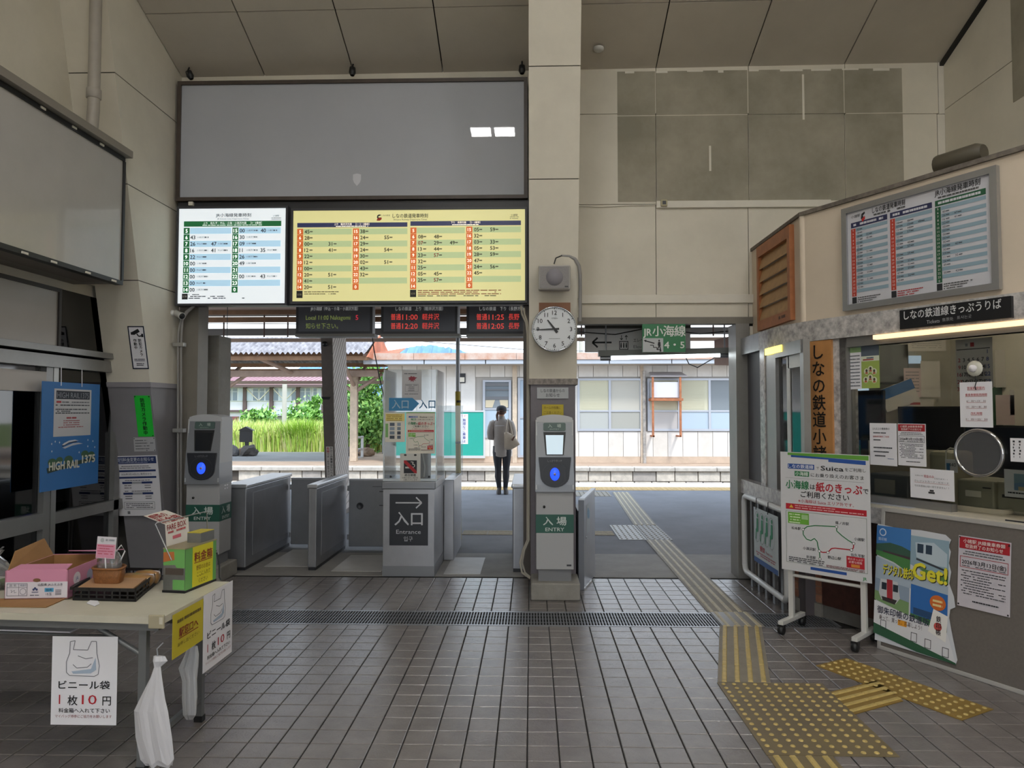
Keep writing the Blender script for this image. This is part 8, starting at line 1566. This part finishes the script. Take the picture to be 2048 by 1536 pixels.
for k, (u, s, j, lab) in enumerate(((470, .3, 2, 'grey rock at the open end of the stone row by the dark board'), (484, .26, 1, 'tan rock below the dark board'), (501, .36, 0, 'dark squat rock beside the dark board'), (686, .26, 2, 'grey rock beside the diagonal boards'), (702, .28, 0, 'dark rock behind the white railing'), (716, .24, 2, 'grey rock under the light green tree'), (738, .3, 1, 'brown rock at the end of the row by the white railing'))): rock(atY(u, 900, 25.6).x, 25.4 + .5 * (k % 2), s * .85, lab, k + 20, RK[j])
Yq = 24.2; r = empty('white_railing', (atY(711, 900, Yq).x, Yq, 0), 'short white steel railing on the island platform', 'railing'); WR = mat('railing_white', '#d6d8da', .5)
x0, x1 = atY(705, 900, Yq).x, atY(723, 900, Yq + .5).x; zt_ = atY(705, 873, Yq).z
for xx, yy in ((x0, Yq), (x1, Yq + .6)): b = MB(); b.box(xx - .04, xx + .04, yy - .04, yy + .04, 0, zt_, WR); b.build('post', None, r)
for zz in (zt_ - .05, zt_ - .45, zt_ - .75): b = MB(); b.tube([(x0, Yq, zz), (x1, Yq + .6, zz)], .04, 8, WR); b.build('rail', None, r)

# ================================================================== person waiting on the platform, seen from behind
PX, PYY = -.571, 13.92
def Q(x, y, z): return Vector((PX + x, PYY + y, z))
per = empty('person', (PX, PYY, 0), 'person in a loose pale blouse and black leggings standing at the platform edge', 'person')
V = []; E = []; RD = []
def node(p, r, par=None):
    V.append(Q(*p)); RD.append(r); i = len(V) - 1
    if par is not None: E.append((par, i))
    return i
pel = node((.01, 0, .9), .11); wai = node((.01, 0, 1.08), .095, pel); che = node((.0, .0, 1.28), .115, wai); nb = node((0, .0, 1.43), .055, che); nk = node((0, .01, 1.5), .048, nb); h1 = node((0, .015, 1.57), .075, nk); h2 = node((0, .01, 1.64), .078, h1)
for s in (-1, 1):
    sh = node((s * .16, 0, 1.37), .055, che); el = node((s * .2, -.01, 1.12), .042, sh); wr = node((s * .09, .2, 1.14), .028, el); pa = node((s * .06, .255, 1.17), .03, wr)
    for k, (dx, dy, dz) in enumerate(((-.035, .02, .035), (-.04, .045, .02), (-.04, .05, .0), (-.036, .045, -.018), (-.015, .04, .05))):
        a = node((s * (.06 + dx * .5), .255 + dy * .7, 1.17 + dz * .7), .010 if k < 4 else .011, pa); node((s * (.06 + dx), .255 + dy, 1.17 + dz), .008, a)
    xh, xk, xa = (-.075, -.068, -.042) if s < 0 else (.098, .09, .075)
    hp = node((xh, 0, .84), .088, pel); kn = node((xk, .01, .47), .055, hp); ca = node((xk * .9 + xa * .1, -.012, .33), .054, kn); an = node((xa, 0, .1), .036, ca); node((xa + s * .008, .11, .035), .032, an)
me = bpy.data.meshes.new('person_skeleton'); me.from_pydata([tuple(v - Vector((PX, PYY, 0))) for v in V], E, []); tmp = bpy.data.objects.new('person_skeleton', me); C.objects.link(tmp)
md = tmp.modifiers.new('skin', 'SKIN')
for i, sv in enumerate(me.skin_vertices[0].data): sv.radius = (RD[i], RD[i] * (.8 if i in (pel, wai, che) else 1)); sv.use_root = (i == pel)
sb_ = tmp.modifiers.new('sub', 'SUBSURF'); sb_.levels = 2; sb_.render_levels = 2
dg = bpy.context.evaluated_depsgraph_get(); bm_ = bpy.data.meshes.new_from_object(tmp.evaluated_get(dg)); bpy.data.objects.remove(tmp)
SKIN = mat('skin', '#c79a80', .55); bm_.materials.clear(); bm_.materials.append(SKIN)
for f in bm_.polygons: f.use_smooth = True
bd_ = bpy.data.objects.new('body', bm_); C.objects.link(bd_); bd_.parent = per; WL[bd_] = Vector((PX, PYY, 0))
# face (turned away from the viewer)
b = MB(); b.lathe([(0, .0), (.016, .006), (.012, .03), (0, .034)], Q(0, .085, 1.565), (0, .6, 1), 8, SKIN, caps=False); b.build('nose', None, per)
for s in (-1, 1):
    b = MB(); b.lathe([(.0, .0), (.010, .004), (0, .007)], Q(s * .03, .083, 1.6), (0, 1, 0), 10, mat('eye_dark', '#2c2420', .3), caps=False); b.build('eye', None, per)
    b = MB(); b.lathe([(.008, 0), (.022, .006), (.02, .012), (0, .014)], Q(s * .078, .0, 1.585), (s, -.2, 0), 10, SKIN, caps=False, sy=1.4); b.build('ear', None, per)
b = MB(); b.tube([Q(-.022, .084, 1.535), Q(0, .092, 1.533), Q(.022, .084, 1.535)], .006, 6, mat('lip', '#a8605a', .5)); b.build('mouth', None, per)
def ell(cx, cy, z, rx, ry, n=28, zf=None, wob=0., ph=0.):
    out = []
    for k in range(n):
        t = 2 * math.pi * k / n; w = 1 + wob * math.sin(5 * t + ph); out.append(Q(cx + rx * w * math.cos(t), cy + ry * w * math.sin(t), z + (zf(t) if zf else 0)))
    return out
LEGG = mat('leggings_black', '#23242a', .6)
b = MB()
for s, xh, xk, xa in ((-1, -.075, -.066, -.042), (1, .098, .09, .075)):
    b.tube([Q(xh * .9, 0, .92), Q(xh, -.005, .8), Q(xh, .0, .66), Q(xk, .012, .5), Q(xk, .008, .44), Q(xk, -.02, .34), Q((xk + xa) / 2, -.012, .22), Q(xa, 0, .11)], [.1, .098, .083, .064, .061, .064, .05, .042], 18, LEGG)
b.loft([ell(.012, 0, .82, .142, .095), ell(.012, 0, .92, .14, .1), ell(.01, 0, 1.0, .13, .1)], LEGG); lg = b.build('leggings', None, per); lg['kind'] = 'thing'
BL = mat('blouse_cream', '#a39a92', .7, noise=(14, .06)); BLD_ = mat('blouse_shade', '#a89d94', .7)
b = MB(); hem = lambda t: .045 * math.cos(t) ** 2 + (.03 if math.sin(t) > 0 else 0)
b.loft([ell(-.0, -.005, .715, .15, .118, zf=hem, wob=.02), ell(.0, -.005, .82, .16, .125, wob=.03, ph=1), ell(.0, 0, .95, .158, .122, wob=.03, ph=2), ell(0, 0, 1.1, .155, .12, wob=.025, ph=.5), ell(0, 0, 1.25, .168, .122, wob=.015), ell(0, 0, 1.36, .178, .1), ell(0, 0, 1.42, .13, .08), ell(0, .005, 1.455, .066, .062)], BL); bo = b.build('blouse', None, per)
b = MB(); b.loft([ell(0, .0, 1.445, .072, .066), ell(0, .0, 1.5, .062, .058)], BL, caps=False); b.build('collar', None, per)
for s in (-1, 1):
    b = MB(); pts = [Q(s * .13, 0, 1.38), Q(s * .175, -.005, 1.36), Q(s * .205, -.012, 1.28), Q(s * .218, -.02, 1.18), Q(s * .21, .0, 1.1), Q(s * .17, .09, 1.09), Q(s * .12, .16, 1.12)]; b.tube(pts, [.06, .068, .066, .066, .068, .058, .042], 16, BL); b.build('sleeve', None, per)
b = MB(); b.tube([Q(-.115, -.115, 1.315), Q(-.06, -.124, 1.318), Q(0, -.126, 1.319), Q(.06, -.122, 1.32)], .0035, 6, PAPER); b.build('yoke_seam', None, per)
SHO = mat('shoe_dark', '#4a4644', .6)
for s, xa in ((-1, -.042), (1, .075)):
    b = MB(); o_ = s * .012
    b.loft([ell(xa + o_, .03, .0, .045, .125, 18), ell(xa + o_, .03, .03, .047, .125, 18), ell(xa + o_, .02, .06, .044, .1, 18), ell(xa, .0, .1, .04, .055, 18), ell(xa, .0, .125, .042, .048, 18)], SHO); sh_ = b.build('shoe', None, per)
HR = mat('hair_brown', '#5a3e30', .5, noise=(40, .2)); CAP = mat('cap_black', '#1e1e22', .7)
b = MB(); b.loft([ell(0, -.012, 1.53, .05, .05, 22), ell(0, -.016, 1.56, .082, .085, 22), ell(0, -.012, 1.61, .092, .096, 22), ell(0, -.005, 1.66, .086, .09, 22), ell(0, 0, 1.69, .05, .055, 22)], HR); b.build('hair', None, per)
b = MB(); b.tube([Q(-.03, -.11, 1.585), Q(-.065, -.12, 1.57), Q(-.082, -.105, 1.52), Q(-.082, -.1, 1.46), Q(-.075, -.115, 1.41)], [.02, .026, .026, .02, .008], 10, HR); b.build('ponytail', None, per)
b = MB(); b.loft([ell(0, -.002, 1.60, .098, .104, 26, zf=lambda t: .012 * math.sin(t)), ell(0, -.002, 1.64, .1, .104, 26), ell(0, .0, 1.685, .082, .086, 26), ell(0, .0, 1.706, .04, .045, 26), ell(0, 0, 1.711, .008, .008, 26)], CAP); b.build('cap', None, per)
b = MB(); b.loft([[Q(-.07, .085, 1.612), Q(.07, .085, 1.612), Q(.07, .085, 1.62), Q(-.07, .085, 1.62)], [Q(-.05, .17, 1.6), Q(.05, .17, 1.6), Q(.05, .17, 1.607), Q(-.05, .17, 1.607)]], CAP, smooth=False); b.build('cap_peak', None, per)
# tote bag over the shoulder
tg = empty('tote_bag', Q(.2, -.2, .86), 'cream canvas tote bag hung from the shoulder of the waiting person', 'bag'); TB = mat('canvas_cream', '#b9aa96', .75, noise=(20, .08))
b = MB(); prof = [((.06, 1.19), (.13, 1.2), (.2, 1.16), (.27, 1.1), (.36, .965)), ((.06, .88), (.12, .862), (.2, .868), (.27, .905), (.345, .955))]
rings = []
for (tx, tz), (bx_, bz), d in zip(prof[0], prof[1], (.025, .05, .06, .05, .012)):
    m_z = (tz + bz) / 2; h = (tz - bz) / 2; rings.append([Q(tx + (bx_ - tx) * .5 * (1 - math.sin(t)), -.215 + d * math.cos(t), m_z + h * math.sin(t)) for t in [2 * math.pi * k / 16 for k in range(16)]])
b.loft(rings, TB); b.build('body', None, tg)
for dy, x1 in ((-.03, .11), (.03, .12)):
    b = MB(); b.tube([Q(.09, -.215 + dy, 1.17), Q(.1, -.19 + dy, 1.26), Q(.115, -.14, 1.38), Q(.125, -.06 + dy, 1.445), Q(.15, -.05 + dy, 1.41), Q(.2, -.2 + dy, 1.25), Q(.22, -.215 + dy, 1.12)], .009, 6, TB); b.build('strap', None, tg)
b = MB(); b.obox(Q(.235, -.285, 1.08), (.03, .01, .09), Matrix.Rotation(.5, 3, 'Y'), mat('canvas_dark', '#6a4a40', .7)); b.build('flap_tab', None, tg)
